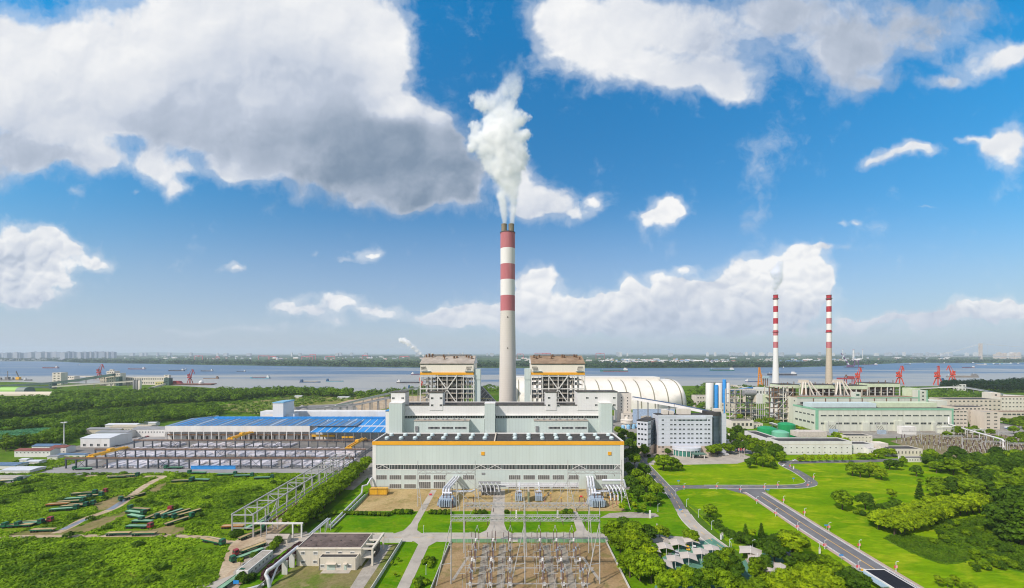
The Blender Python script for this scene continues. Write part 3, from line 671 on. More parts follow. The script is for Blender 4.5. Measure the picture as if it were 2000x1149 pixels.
for (a,b) in ((340,750),(1240,1643)):
 x0,x1 = zb(a,337.0),zb(b,337.0)
 mb = MB(); mb.box(x0, x1, 337.2, BY0-1.0, -.3, 44.0); mb.build('heater_annex', M_CLAD, bb)
 mb = MB(); mb.box(x0-.3, x1+.3, 336.9, BY0-1.05, 44.0, 44.5); mb.build('annex_roof', M_ROOFG, bb)
 for k in range(3): window_on(bb, 'front', zb(a+105+100*k, 337), zb(a+193+100*k, 337), 37.4, 39.6, 337.2, [M_GLASS, M_TRIM], 'annex_window', mull=8)
 mb = MB(); mb.box(x0+1, x0+3.4, 336.4, 337.3, 35.6, 40); mb.build('roof_door', M_STEELG, bb)
 for k in range(9):
  x = x0+3+(x1-x0-6)*k/8+rr.uniform(-1,1); mb = MB(); y = rr.uniform(338,342)
  mb.cyl((x,y,44.4),(x,y,44.4+rr.uniform(1.2,3.0)),.35,n=8); mb.box(x-.8,x+.8,y-.5,y+.5,44.4,45.2)
  mb.build('roof_pipe', M_STEELG, bb)
for (a,b,zt,wins) in ((167,305,66.8,((185,375),(255,375))),(455,585,66.6,((475,375),(541,375),(475,428),(541,428))),(1325,1437,66.9,((1350,373),(1416,373),(1350,428),(1416,428))),(1562,1860,67.2,((1636,373),(1703,373),(1838,373),(1703,427),(1838,427)))):
 Y = BY0-.35; x0,x1 = zb(a,Y),zb(b,Y)-(3.5 if b < 1500 else 0)
 mb = MB(); mb.box(x0, x1, Y, Y+13, 52, zt); mb.build('transfer_house', M_CLADW, bb)
 mb = MB(); mb.box(x0-.4, x1+.4, Y-.4, Y+13.4, zt, zt+.6); mb.build('transfer_house_roof', M_STEELD, bb)
 for (zx_,zy_) in wins:
  c = zb(zx_, Y); z = HZ(680+zy_/3.831, Y); window_on(bb, 'front', c-1.2, c+1.2, z-.9, z+.9, Y, [M_GLASS, M_TRIM], 'window')
mb = MB(); mb.box(-106.5, -100.9, 345, 360, -.3, 51); mb.build('end_annex', M_CLADW, bb)
mb = MB(); mb.box(-106.8, -100.9, 344.7, 360.3, 51, 51.6); mb.build('annex_roof', mat('bright_blue_roof', (.03, .22, .55), .5, .1, .1), bb)
mb = MB(); mb.box(82.05, 86.5, 350, 366, -.3, 46); mb.build('end_annex', M_CLADW, bb)
# boiler houses
def boiler_house(x0,tower_side,roofm,label,seed):
 R = random.Random(seed); x1 = x0+50.0; y0,y1 = 385.0,424.0; zt = 90.0
 b = thing('boiler_house', label, 'boiler house', ((x0+x1)/2, y0, 0))
 mb = MB(); mb.box(x0,x1,y0,y1,79.6,zt);
 mb.build('upper_wall', M_CLADC, b)
 prof = [(y0-.6,zt),(y0-.6,zt+.4),((y0+y1)/2,zt+7.6),(y1+.6,zt+.4),(y1+.6,zt)]
 mb = MB(); mb.extr(prof, x0-.5, x1+.5, 'x'); mb.build('roof', roofm, b)
 mb = MB(); mb.extr([(y0, zt), ((y0+y1)/2, zt+7.0), (y1, zt)], x0-.7, x0-.52, 'x'); mb.extr([(y0, zt), ((y0+y1)/2, zt+7.0), (y1, zt)], x1+.52, x1+.7, 'x'); mb.build('gable', M_CLADW, b)
 mb = MB(); mb.box(x0-.3, x1+.3, y0-.4, y0-.02, zt-.7, zt+.3); mb.build('eave_gutter', M_STEELD, b)
 mb = MB(); mb.box(x0-.1, x1+.1, y0-.5, y0+.1, 79.6, 81.9); mb.build('orange_band', M_ORANGE, b)
 mb = MB(); mb.box(x0+4, x1-4, (y0+y1)/2-2, (y0+y1)/2+2, zt+7.4, zt+8.8); mb.build('ridge_vent', M_STEELG, b)
 def fx(z): return x0+(z-390)/(782-390)*50.0
 zs = [79.6,66.5,53.0,40.0]
 for i,z in enumerate((390,470,518,587,658,707,782)):
  wd = 1.0 if i in (0,6) else .75
  mb = MB(); mb.box(fx(z)-wd/2, fx(z)+wd/2, y0-.2, y0+.6, -.3, 79.6); mb.build('column', M_STEELW, b)
 for i in range(5):
  mb = MB(); x = x0+(50*i/4)
  mb.box(x-.5, x+.5, y1-1, y1, -.3, 79.6); mb.build('column', M_STEELW, b)
 for z in (78.4,66.5,53.0,41.0):
  mb = MB(); mb.box(x0, x1, y0-.35, y0+.5, z-.5, z+.5); mb.build('girder', M_STEELW, b)
 mb = MB(); yb = y0-.55
 mb.bar((fx(514),yb,79),(fx(660),yb,53),.9); mb.bar((fx(660),yb,79),(fx(514),yb,53),.9)
 mb.bar((fx(658),yb,53),(fx(708),yb,41),.8); mb.bar((fx(514),yb,53),(fx(470),yb,41),.8)
 mb.build('cross_brace', M_STEELW, b)
 for z in (74.5,70.0,62.0,57.5,49.0,45.0,37.0,30.0):
  mb = MB(); mb.box(x0+1, x1-1, y0+1.0, y1-1, z-.25, z); mb.build('floor_grating', M_STEELD, b)
  mb = MB(); mb.bar((x0+.6,y0+.9,z+1.1),(x1-.6,y0+.9,z+1.1),.14)
  for k in range(26): mb.bar((x0+.6+k*1.95,y0+.9,z),(x0+.6+k*1.95,y0+.9,z+1.1),.1)
  mb.build('handrail', M_STEELW, b)
 mb = MB(); mb.box(x0+13, x1-13, y0+7, y1-4, 26, 79); mb.build('boiler_casing', mat('boiler_casing_metal', (.22, .205, .18), .55, .35, .12, seam=(2, 3.0, .4), dirt=(.09, .06, .04), dirt_amt=.6), b)
 for k in range(26):
  x = R.uniform(x0+2,x1-2); y = R.uniform(y0+2,y0+6); z = R.choice((70,62,57.5,49,45,53,66.5)); q = MB(); m = R.choice((M_STEELG,M_STEELD,M_PIPE,M_RUST,M_STEELW,M_STEELD))
  c = R.random()
  if c < .4: q.cyl((x, y, z), (x, y, z+R.uniform(3, 9)), R.uniform(.35, .9), n=10); nm = 'riser_pipe'
  elif c < .7: q.cyl((x-R.uniform(3, 8), y, z+2.5), (x+R.uniform(2, 6), y, z+2.5), R.uniform(.3, .7), n=10); nm = 'steam_pipe'
  else: q.box(x-1.6, x+1.6, y-1, y+1, z, z+R.uniform(1.6, 3.2)); nm = 'equipment_box'
  for i_,(vx,vy,vz) in enumerate(q.v): q.v[i_] = (min(max(vx,x0+.8),x1-.8),vy,min(vz,78))
  q.build(nm,m,b)
 for s in (0,1):
  xs = [x0+4.5,x0+10][s] if True else 0
  for sx in (-1,1):
   xx = (x0+x1)/2+sx*(19.5 if s == 0 else 15.0); q = MB()
   q.tube([(xx, y0+3.5, 76), (xx, y0+3.5, 47), (xx-sx*2.5, y0+3.2, 43.5), (xx-sx*8, y0+3.2, 42.5)], 1.0 if s == 0 else .7); q.build('coal_pipe', M_STEELW if s == 0 else M_STEELG, b)
 for k in range(11):
  q = MB(); X = x0+2.3+k*4.55; q.box(X-.22, X+.22, y0+1.4, y0+1.8, 30, 79); q.build('inner_column', M_STEELW if k % 2 else M_BEIGE, b)
 for z in (74.5,70,62,57.5,49,45,37):
  q = MB(); q.box(x0+.6, x1-.6, y0+.62, y0+.95, z-.2, z+.22); q.build('platform_edge', M_BEIGE, b)
 tx0,tx1 = (x1+.8,x1+6.2) if tower_side > 0 else (x0-6.2,x0-.8)
 mb = MB(); mb.box(tx0, tx1, y0+2, y0+12, -.3, 75); mb.box(tx0-.15, tx1+.15, y0+1.6, y0+12.4, 75, 85.2); mb.build('elevator_tower', M_CLAD, b)
 mb = MB()
 for k in range(9):
  z = 42+k*4.6; yb = y0+14; mb.bar((tx0+2.5,yb,z),(tx0+2.5,yb+6,z+4.6),.25,1.2); mb.box(tx0+1.2,tx0+4,yb-1.2,yb,z-.15,z)
 mb.build('outside_stair', M_STEELW, b)
 mb = MB(); mb.box((x1 if tower_side > 0 else x0-.5), (x1+.5 if tower_side > 0 else x0), y0+12.5, y1, 60, 79.6); mb.build('side_cladding', M_CLADW, b)
 for gx in (3,5.4,8.6,19.5,21.5,30.5,32.5,42,44.5,47):
  q = MB(); X = x0+gx+R.uniform(-.4,.4); yy_ = (y0+y1)/2-R.uniform(4,11); zz = zt+7.6-abs(yy_-(y0+y1)/2)*.37
  hgt = R.uniform(2.2,3.6); q.cyl((X,yy_,zz-1),(X,yy_,zz+hgt),.55,n=10); q.cyl((X,yy_,zz+hgt-1.6),(X,yy_,zz+hgt),.85,n=10); q.bar((X-1.4,yy_,zz+.3),(X+1.4,yy_,zz+.3),.2)
  q.build('silencer', M_RUST, b)
 for gx in list(range(5))+list(range(40,45)):
  q = MB(); X = x0+1.2+(gx if gx < 10 else gx+.2)*1.05*1.0; lean = 1.3 if gx < 10 else -1.3
  q.bar((X-lean*.4, y0-.3, 87.5), (X+lean*.5, y0-1.6, 83.6), .28); q.build('wall_vent_pipe', M_STEELD, b)
 for (a_,b_) in ((.8,9.8),(41.8,49.2)):
  q = MB(); q.box(x0+a_, x0+b_, y0-1.7, y0-.02, 82.9, 83.2); q.build('wall_platform', mat('pale_blue_steel', (.36, .48, .56), .5), b)
 return b
boiler_house(-86.2, 1, M_ROOFG, 'boiler house west of the tall stack, open white steel front, grey roof, steaming corner', 11)
boiler_house(18.3, -1, M_ROOFB, 'boiler house east of the tall stack, open white steel front under a brown roof', 12)
dk = thing('flue_duct', 'ribbed dark flue duct sloping down beside the foot of the tall stack', 'duct', (-30, 420, 0))
mb = MB(); mb.extr([(-39, 65), (-31, 65), (-12, 44), (-12, 38), (-20, 38), (-39, 58)], 425, 434, 'y'); mb.build('duct_casing', M_STEELG, dk)
for k in range(9):
 q = MB(); t_ = k/9; X = -33+20*t_; Z = 66-22*t_; q.bar((X-4.5, 424.6, Z-6), (X+1, 424.6, Z-.3), .5); q.build('stiffener_rib', M_STEELW, dk)
fr_ = thing('pipe_rack_tower', 'small yellow and grey open steel tower at the foot of the tall stack', 'steel tower', (-24, 408, 0))
for i in range(3):
 for j in range(2):
  q = MB(); q.bar((-31+i*5.5, 404+j*8, 0), (-31+i*5.5, 404+j*8, 55), .5); q.build('column', M_STEELW, fr_)
for z in (36,40,44,48,52,55):
 q = MB(); q.box(-31, -20, 404, 412, z-.2, z); q.build('platform', mat('dull_yellow_steel', (.42, .33, .10), .6, .2), fr_)
 if z < 55:
  q = MB(); q.bar((-31, 403.9, z), (-25.5, 403.9, z+4), .3); q.bar((-20, 403.9, z), (-25.5, 403.9, z+4), .3); q.build('brace', M_STEELW, fr_)
# tall stack
CXs,CYs = PX(991.6,470),470.0
stk = thing('tall_chimney', 'tall concrete chimney with three faded red bands and twin flues pouring white steam', 'chimney', (CXs, CYs, 0))
def zc(py): return HZ(py,470)
def rad(z): return 8.35+(148-z)*0.0 if z > 148 else 8.45+(148-z)*.0155
def band(parent,c,z0,z1,rf,m,name,n=40):
 mb = MB(); k = 6; mb.lathe((c[0],c[1],0),[(rf(z0+(z1-z0)*i/k),z0+(z1-z0)*i/k) for i in range(k+1)],n); o = mb.build(name,m,parent); edge_smooth(o); return o
bz = [237.5,219.6,201.6,183.9,165.8,148.2]
band(stk, (CXs, CYs), -.3, bz[5], rad, M_CONCR, 'concrete_shaft')
for i in range(5): band(stk, (CXs, CYs), bz[i+1], bz[i], rad, M_REDF if i % 2 == 0 else M_WHITF, 'red_band' if i % 2 == 0 else 'white_band')
mb = MB(); mb.lathe((CXs, CYs, 0), [(8.75, bz[0]), (8.75, bz[0]+.8)], 40); mb.build('top_rim', M_STEELD, stk)
for s in (-1,1):
 mb = MB(); mb.lathe((CXs+s*4.15, CYs, 0), [(3.15, bz[0]+.5), (3.15, 246.5), (3.3, 246.5), (3.3, 248), (2.9, 248), (2.9, 243)], 24); o = mb.build('flue', M_FLUE, stk); edge_smooth(o)
for z in (140,105):
 mb = MB(); mb.box(CXs-.5, CXs+.5, CYs-rad(z)-.3, CYs-rad(z)+1, z, z+1.4); mb.build('inspection_port', M_STEELD, stk)
# coal dome
M_DOME = mat('white_dome_sheet', (.74, .71, .64), 0.5, 0.05, 0.02, dirt=(.52, .47, .38), dirt_amt=0.35, coord='Object')
dm = thing('coal_storage_dome', 'huge white barrel vaulted coal shed with dark ribs behind the boiler houses', 'coal shed', (170, 727, 0))
def arc(y0,y1,h,n=18,z0=0.0,p=.8):
 out = []
 for i in range(n+1):
  t_ = pi*i/n; out.append(((y0+y1)/2-(y1-y0)/2*math.copysign(abs(cos(t_))**p,cos(t_)),z0+h*sin(t_)**p))
 return out
DX0,DX1 = 8.0,322.0
mb = MB(); mb.extr(arc(727, 860, 50), DX0, DX1-16, 'x'); o = mb.build('vault', M_DOME, dm); edge_smooth(o, 30)
mb = MB()
A = arc(727,860,50)
for s in range(6):   # rounded end
 t0,t1 = s/6,(s+1)/6; f0,f1 = math.sqrt(1-t0*t0),math.sqrt(1-min(t1,.985)**2)
 for i in range(len(A)-1):
  def q_(a,f,t_): return (DX1-16+16*t_,793.5+(a[0]-793.5)*f,a[1]*f)
  mb.quad(q_(A[i],f0,t0),q_(A[i],f1,t1),q_(A[i+1],f1,t1),q_(A[i+1],f0,t0))
o = mb.build('vault_end', M_DOME, dm); edge_smooth(o, 60)
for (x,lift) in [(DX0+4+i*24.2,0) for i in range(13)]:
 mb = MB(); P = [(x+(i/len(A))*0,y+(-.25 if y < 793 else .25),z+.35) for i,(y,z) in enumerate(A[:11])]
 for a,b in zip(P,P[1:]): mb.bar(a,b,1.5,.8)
 mb.build('roof_rib', mat('rib_shadow_strip', (.25, .235, .17), .8, .2), dm)  # ribs have their own dark colour against the white vault
mb = MB(); mb.box(DX0, 280, 775, 811, 49, 54.5); mb.build('ridge_monitor', M_DOME, dm)
mb = MB(); mb.box(DX0, 300, 766, 774.9, 45, 48.6); mb.build('lower_monitor', M_DOME, dm)
mb = MB(); mb.box(DX0-.6, DX0-.02, 727, 860, -.3, 38); mb.build('end_wall', M_CLADC, dm)
tb = thing('transfer_tower', 'plain cream block with two columns of small windows in front of the coal dome', 'building', (143, 620, 0))
x0,x1 = PX(1205,600),PX(1233,600); block(tb,x0,x1,600,616,HZ(768,600),M_CREAMR,M_ROOFD)
for k in range(5):
 for c in (1213.5,1225.5):
  X = PX(c, 600); z = HZ(777+k*6.0, 600); window_on(tb, 'front', X-.9, X+.9, z-1, z+1, 600, [M_GLASS, M_CREAMR], mull=0)
# left side: factory shed,pile yard,runways
M_BLUER = mat('blue_roof_sheet', (.025, .24, .60), 0.5, 0.12, 0.08, seam=(0, 7.0, .35), dirt=(.05, .30, .62), dirt_amt=.4)
M_BLUEG = mat('blue_grey_roof_sheet', (.10, .17, .27), 0.5, 0.15, 0.06, dirt=(.16, .23, .32), dirt_amt=.5)
M_BLUEP = mat('blue_paint', (.03, .25, .62), 0.5, .1, .3)
M_WALLW = mat('white_wall_panel', (.68, .67, .64), 0.7, .06, .1, streak=True, dirt=(.5, .46, .4), dirt_amt=.3)
M_PILEC = mat('spun_concrete', (.64, .61, .62), 0.75, .2, .15, rnd=.25)
M_TRKG = mat('green_truck_paint', (.014, .105, .05), 0.45, .15, .5, rnd=.3)
M_TRKR = mat('red_truck_paint', (.27, .035, .04), 0.45, .15, .5)
M_TRKO = mat('rust_orange_frame', (.33, .11, .03), 0.6, .2, .5)
M_BEDT = mat('tan_truck_bed', (.36, .27, .13), 0.8, .2, .4, rnd=.2)
M_BEDG = mat('pale_green_truck_bed', (.20, .36, .23), 0.7, .2, .4, rnd=.2)
M_TYRE = mat('tyre_rubber', (.02, .02, .02), 0.85, .2, 1)
sh = thing('factory_shed', 'long white precast shed with a blue and grey striped roof behind the pile yard', 'factory shed', (-270, 468, 0))
SX0,SX1,SY0,SY1,SE = -396.0,-138.0,468.0,536.0,16.3
mb = MB(); mb.box(SX0, SX1, SY0+4, SY1, -.3, SE-.4); mb.build('wall', M_WALLW, sh)
mb = MB(); mb.box(SX0-.3, SX0+165, SY0-.2, SY0+4.0, 10.2, SE+.6); mb.build('fascia', M_WALLW, sh)
mb = MB(); mb.box(SX0-.2, SX0+165, SY0-.1, SY0+4, 6.2, 6.9); mb.build('canopy_beam', M_RUST, sh)
prof = [(SY0,SE+.2),(SY0,SE+.6),(506,SE+3.2),(SY1+.5,SE+.6),(SY1+.5,SE+.2)]
mb = MB(); mb.extr(prof, SX0-.4, SX1-40, 'x'); mb.build('roof', M_BLUEG, sh)
for k in range(30):
 x = SX0+3+k*7.2
 if x > SX1-44: break
 q = MB(); w_ = (1.3,2.6,1.8)[k % 3]
 q.extr([(SY0+1, SE+.95), (505, SE+3.45), (505, SE+3.3), (SY0+1, SE+.6)], x, x+w_, 'x'); q.extr([(507, SE+3.45), (SY1, SE+.95), (SY1, SE+.6), (507, SE+3.3)], x, x+w_, 'x')
 q.build('roof_light_strip', M_BLUER if k % 4 else mat('white_roof_strip', (.30, .40, .52), .4), sh)
q = MB(); q.box(SX0+30, SX1-2, 503, 508.5, SE+3.0, SE+5.0); q.build('ridge_ventilator', M_BLUER, sh)
q = MB(); q.extr([(SY0-14, SE-4.2), (SY0-14, SE-3.6), (SY0+30, SE+2.9), (SY0+30, SE+2.3)], -224, -137.5, 'x'); q.build('blue_canopy', M_BLUER, sh)
q = MB(); q.extr([(SY0+30, SE+2.3), (SY0+30, SE+3), (SY1, SE+.7), (SY1, SE+.2)], -178.0, SX1+.4, 'x'); q.build('blue_roof', M_BLUER, sh)
for k in range(11):
 q = MB(); x = -223+k*8.5; q.extr([(SY0-14.02, SE-3.55), (SY0-14.02, SE-3.4), (SY0+30, SE+3.1), (SY0+30, SE+2.95)], x, x+.7, 'x'); q.build('roof_seam', M_WALLW, sh)
for k in range(10):
 q = MB(); x = -223+k*9.4; q.box(x-.35, x+.35, SY0-13.6, SY0-12.9, 0, SE-4); q.build('canopy_column', M_STEELG, sh)
for k in range(20):
 q = MB(); x = SX0+1+k*8.6; q.box(x-.4, x+.4, SY0-.3, SY0+.6, -.3, 10.2); q.build('column', M_WALLW, sh)
R = random.Random(5)
for k in range(30):
 x = SX0+4+k*5.6
 if R.random() < .75: window_on(sh, 'front', x, x+R.choice((2, 3.2)), .2, R.choice((4.5, 5.4)), SY0+4, [M_STEELD, M_WALLW], 'bay_door', mull=0)
q = MB(); q.box(-330, -150, SY1+1, SY1+16, 14, SE+7.2); q.build('rear_hall', M_WALLW, sh)
bt = thing('batching_tower', 'tall white blue roofed tower standing at the back of the striped shed roof', 'tower building', (-288, 505, 0))
q = MB(); q.box(-295, -282, 505, 530, -.3, 38.6); q.build('wall', M_CLADW, bt)
q = MB(); q.extr([(-295.6, 38.6), (-295.6, 39.3), (-282, 39.9), (-281.4, 39.3), (-281.4, 38.6)], 504.5, 530.5, 'y'); q.build('roof', mat('pale_blue_roof', (.20, .42, .58), .5), bt)
q = MB(); q.box(-281.9, -272, 512, 522, -.3, 24); q.build('side_annex', M_CLADW, bt)
q = MB(); q.box(-312, -295.1, 508, 522, -.3, 22); q.build('side_annex', M_BEIGE, bt)
def runway(label,x0,x1,y,h,n,brace=()):
 t = thing('crane_runway', label, 'crane runway', (x0, y, 0), 'crane runways of the pile yard')
 q = MB(); q.box(x0, x1, y-.45, y+.45, h-.9, h+.1); q.build('rail_beam', M_RUST, t)
 q = MB(); q.box(x0,x1,y-.9,y-.5,h-1.7,h-.95)
 q.build('girder', M_RUN, t)
 for i in range(n+1):
  x = x0+.4+(x1-x0-.8)*i/n; q = MB(); q.box(x-.32, x+.32, y-.55, y+.55, -.3, h-.92); q.build('column', M_RUN, t)
  if i in brace and i < n:
   q = MB(); x2 = x0+.4+(x1-x0-.8)*(i+1)/n; q.bar((x, y, .2), (x2, y, h-1.2), .25); q.bar((x, y, h-1.2), (x2, y, .2), .25); q.build('cross_brace', M_RUN, t)
M_RUN = mat('dark_blue_grey_steel', (.085, .095, .115), .55, .15, .4, dirt=(.14, .09, .06), dirt_amt=.4)
runway('rusty railed crane runway nearest the green meadow, front of the pile yard', -387, -137, 355, 9.6, 28, (1, 9, 18))
runway('crane runway in the middle of the pile yard, between its two neighbours', -396, -139, 389, 9.3, 27, (2, 12))
runway('crane runway along the front of the blue roofed shed, rear of the pile yard', -398, -146, 431, 9.0, 26, (4, 15))
def crane(label,x,y0,y1,h,along=None):
 t = thing('gantry_crane', label, 'crane', (x, y0, h), 'yellow overhead cranes')
 for dx in (-1.9,1.1):
  q = MB(); q.box(x+dx, x+dx+.9, y0, y1, h+.3, h+2.0); q.build('bridge_girder', M_YEL, t)
 for y in (y0,y1):
  q = MB(); q.box(x-3.2, x+3.2, y-.5, y+.5, h+.1, h+.9); q.build('end_truck', M_YEL, t)
 m = y0+(y1-y0)*.55
 q = MB(); q.box(x-1.7, x+1.7, m-2.2, m+2.2, h+2.05, h+3.6); q.build('trolley', M_YEL, t)
 q = MB(); q.box(x-2.9, x-1.95, m-6, m-3, h-1.6, h+1.4); q.build('cabin', M_YEL, t)
crane('yellow overhead crane at the west end of the pile yard, over the front bay', -366, 355.5, 388.5, 9.7)
crane('yellow overhead crane over the rear bay near the blue canopy', -155.5, 389.5, 430.5, 9.4)
crane('yellow overhead crane reaching from the rear runway to the white shed front', -297, 431.5, 466, 9.1)
t = thing('low_gantry_crane', 'long low yellow crane girder under the white shed fascia', 'crane', (-205, 461, 0))
q = MB(); q.box(-226, -199, 459.5, 461, 6.2, 8.4); q.build('girder', M_YEL, t)
for x in (-225, -212, -200): q = MB(); q.box(x-.4, x+.4, 459.6, 460.9, -.2, 6.2); q.build('leg', M_STEELG, t)
t = thing('low_gantry_crane', 'short low yellow crane girder under the bright blue canopy', 'crane', (-184, 458, 0))
q = MB(); q.box(-190, -176, 457, 458.4, 5.2, 7.2); q.build('girder', M_YEL, t)
for x in (-189, -177): q = MB(); q.box(x-.4, x+.4, 457.2, 458.2, -.2, 5.2); q.build('leg', M_STEELG, t)
def pile_mesh(n,L,rows,r,seed):
 R = random.Random(seed); q = MB()
 for k in range(rows):
  for i in range(n-k):
   x = (i+k*.5-(n-1)/2)*r*2.05; z = r+k*r*1.75; j = R.uniform(-.6,.6); q.cyl((x,-L/2+j,z),(x,L/2+j,z),r,n=8)
 return q
protos = []
for i,(n,L,rows,r) in enumerate(((8,14,2,.38),(6,12,3,.42),(10,15,1,.36),(7,10,2,.45),(5,15,2,.5))):
 o = pile_mesh(n, L, rows, r, i).build('pile_stack', M_PILEC, fix=False); edge_smooth(o, 50)
 tag(o, 'stack of grey concrete piles lying in the pile yard', 'pile stack', 'stacks of concrete piles between the crane runways'); protos.append(Proto(o))
R = random.Random(21)
for (ya, yb, x0, x1, nm) in ((358, 385, -362, -141, 'front'), (393, 427, -392, -150, 'middle'), (434, 452, -394, -232, 'rear')):
 rows_ = [(ya+7.6),(ya+yb)/2+.3,(yb-7.0)] if yb-ya > 30 else [(ya+7.2),(yb-7.0)] if yb-ya > 20 else [(ya+yb)/2]
 for y in rows_:
  x = x0+4
  while x < x1-4:
   if R.random() < .94:
    R.choice(protos).put((x, y+R.uniform(-1.3, 1.3), 0), R.uniform(-.03, .03), group='stacks of concrete piles between the crane runways')
   x += R.uniform(5.4,7.0)
for (x, y, s, lab, m) in ((-362, 366, 3.2, 'brown heap of timber at the west end of the front pile bay', M_RUST), (-268, 364, 4.5, 'dark grey heap beside the piles near the blue hoarding', M_STEELG), (-240, 366, 3.2, 'brown heap of scrap in the front pile bay', M_RUST)):
 q = MB(); q.lathe((x, y, 0), [(s, -.1), (s*.8, s*.25), (s*.45, s*.5), (.05, s*.62)], 12); tag(q.build('material_heap', m), lab, 'heap')
bh = thing('blue_hoarding', 'bright blue site fence panel wall at the front crane runway', 'fence', (-245, 353, 0))
q = MB(); q.box(PX(373, 352.5), PX(460, 352.5), 352.3, 352.7, -.2, 2.9); q.build('panel', M_BLUEP, bh)
q = MB(); q.box(PX(373, 352.5)-.1, PX(460, 352.5)+.1, 352.1, 352.9, 2.9, 3.1); q.build('capping', M_BLUER, bh)
# white steel portal runway beside the meadow
pr = thing('steel_portal_runway', 'pale grey unfinished steel runway frame marching from the dirt road to the pile yard', 'steel frame', (-146, 222, 0))
PXL,PXR,PH = -152.0,-140.5,12.6
M_PORT = mat('pale_grey_steel', (.40, .40, .40), .5, .1, .3, dirt=(.36, .29, .22), dirt_amt=.35)
NB = 13
for i in range(NB):
 y = 222.5+i*11.0
 for x in (PXL,PXR):
  q = MB(); q.box(x-.28, x+.28, y-.28, y+.28, -.3, PH-.3); q.build('column', M_PORT, pr)
 q = MB(); q.box(PXL+.29, PXR-.29, y-.25, y+.25, PH-.75, PH-.3); q.build('cross_beam', M_PORT, pr)
 if i in (0, ): q = MB(); q.box(PXL+.29, PXR-.29, y-.2, y+.2, 7.3, 7.9); q.build('cross_beam', M_PORT, pr); q = MB(); q.box(PXL+.29, PXR-.29, y-.2, y+.2, 4.8, 5.2); q.build('cross_beam', M_PORT, pr)
 if i < NB-1:
  q = MB(); s = i % 2
  q.bar((PXL if s else PXR, y, PH-.5), (PXR if s else PXL, y+11, PH-.5), .2); q.build('roof_brace', M_PORT, pr)
  if i % 3 == 1: q = MB(); q.bar((PXR, y, .3), (PXR, y+11, PH-1), .2); q.build('side_brace', M_PORT, pr)
for x in (PXL,PXR):
 q = MB(); q.box(x-.3, x+.3, 222, 222+(NB-1)*11+1, PH-.3, PH+.3); q.build('rail_beam', M_PORT, pr)
q = MB(); q.box(PXR+.35, PXR+.8, 222, 222+(NB-1)*11+1, 6.9, 7.5); q.build('rail_beam', M_PORT, pr)
pr2 = thing('conveyor_rail', 'low twin rail on short posts running beside the portal runway and the trees', 'rail track', (-133, 222, 0))
for x in (-136.4,-133.4):
 q = MB(); q.box(x-.25, x+.25, 222, 352, 6.6, 7.2); q.build('rail_beam', M_RUST if x > -135 else M_PORT, pr2)
for i in range(13):
 for x in (-136.4,-133.4):
  q = MB(); y = 222.6+i*10.7; q.box(x-.18, x+.18, y-.18, y+.18, -.2, 6.6); q.build('post', M_PORT, pr2)
q = MB(); q.box(-140.2, -113.5, 222.0, 222.7, 7.25, 8.0); q.build('cross_pipe', M_WALLW, pr2)
for x in (-119, -114.2): q = MB(); q.box(x-.3, x+.3, 222.0, 222.7, -.2, 7.25); q.build('post', M_WALLW, pr2)
sheet('runway_bed', [(-139.8, 223), (-129.5, 223), (-131.5, 349), (-139.8, 349)], 0.075, M_DIRT)
# flatbed lorries
def lorry(cabm,bedm,L=12.0,orange=False):
 t = thing('flatbed_lorry', 'flatbed lorry', 'lorry', (0, 0, 0), 'flatbed lorries parked about the meadow')
 q = MB(); q.prism([(-1.2, -L/2-2.9), (1.2, -L/2-2.9), (1.2, -L/2-.7), (-1.2, -L/2-.7)], .9, 1.7); q.extr([(-L/2-2.9, 1.7), (-L/2-2.65, 3.2), (-L/2-.8, 3.3), (-L/2-.7, 1.7)], -1.2, 1.2, 'x'); q.build('cab', cabm, t)
 cab = t.children[0]
 q = MB(); q.extr([(-L/2-2.9, 1.95), (-L/2-2.72, 2.95), (-L/2-2.66, 2.95), (-L/2-2.82, 1.95)], -1.05, 1.05, 'x'); q.build('windscreen', M_GLASS, cab)
 for s in (-1, 1): q = MB(); q.box(s*1.21-.02, s*1.21+.02, -L/2-2.3, -L/2-1.2, 2.0, 2.9); q.build('side_window', M_GLASS, cab)
 q = MB(); q.box(-1.0, 1.0, -L/2-.6, L/2, .95, 1.25); q.build('chassis', M_TRKG if not orange else M_TRKO, t)
 q = MB(); q.box(-1.3, 1.3, -L/2, L/2, 1.3, 1.62); q.build('bed', bedm, t)
 for s in (-1, 1): q = MB(); q.box(s*1.3-.06, s*1.3+.06, -L/2, L/2, 1.2, 1.75); q.build('side_rail', M_TRKO if orange else M_TRKG, t)
 first = None
 for (x,y) in [(s*1.0,y) for s in (-1,1) for y in (-L/2-1.8,-L/2+1.2,-L/2+2.5,L/2-3.4,L/2-2.1,L/2-.8)]:
  if first is None:
   q = MB(); q.cyl((-.18, 0, 0), (.18, 0, 0), .5, n=12); first = q.build('wheel', M_TYRE, t); c = first
  else: c = first.copy(); COL.objects.link(c)
  c.location = (x,y,.5)
 return t
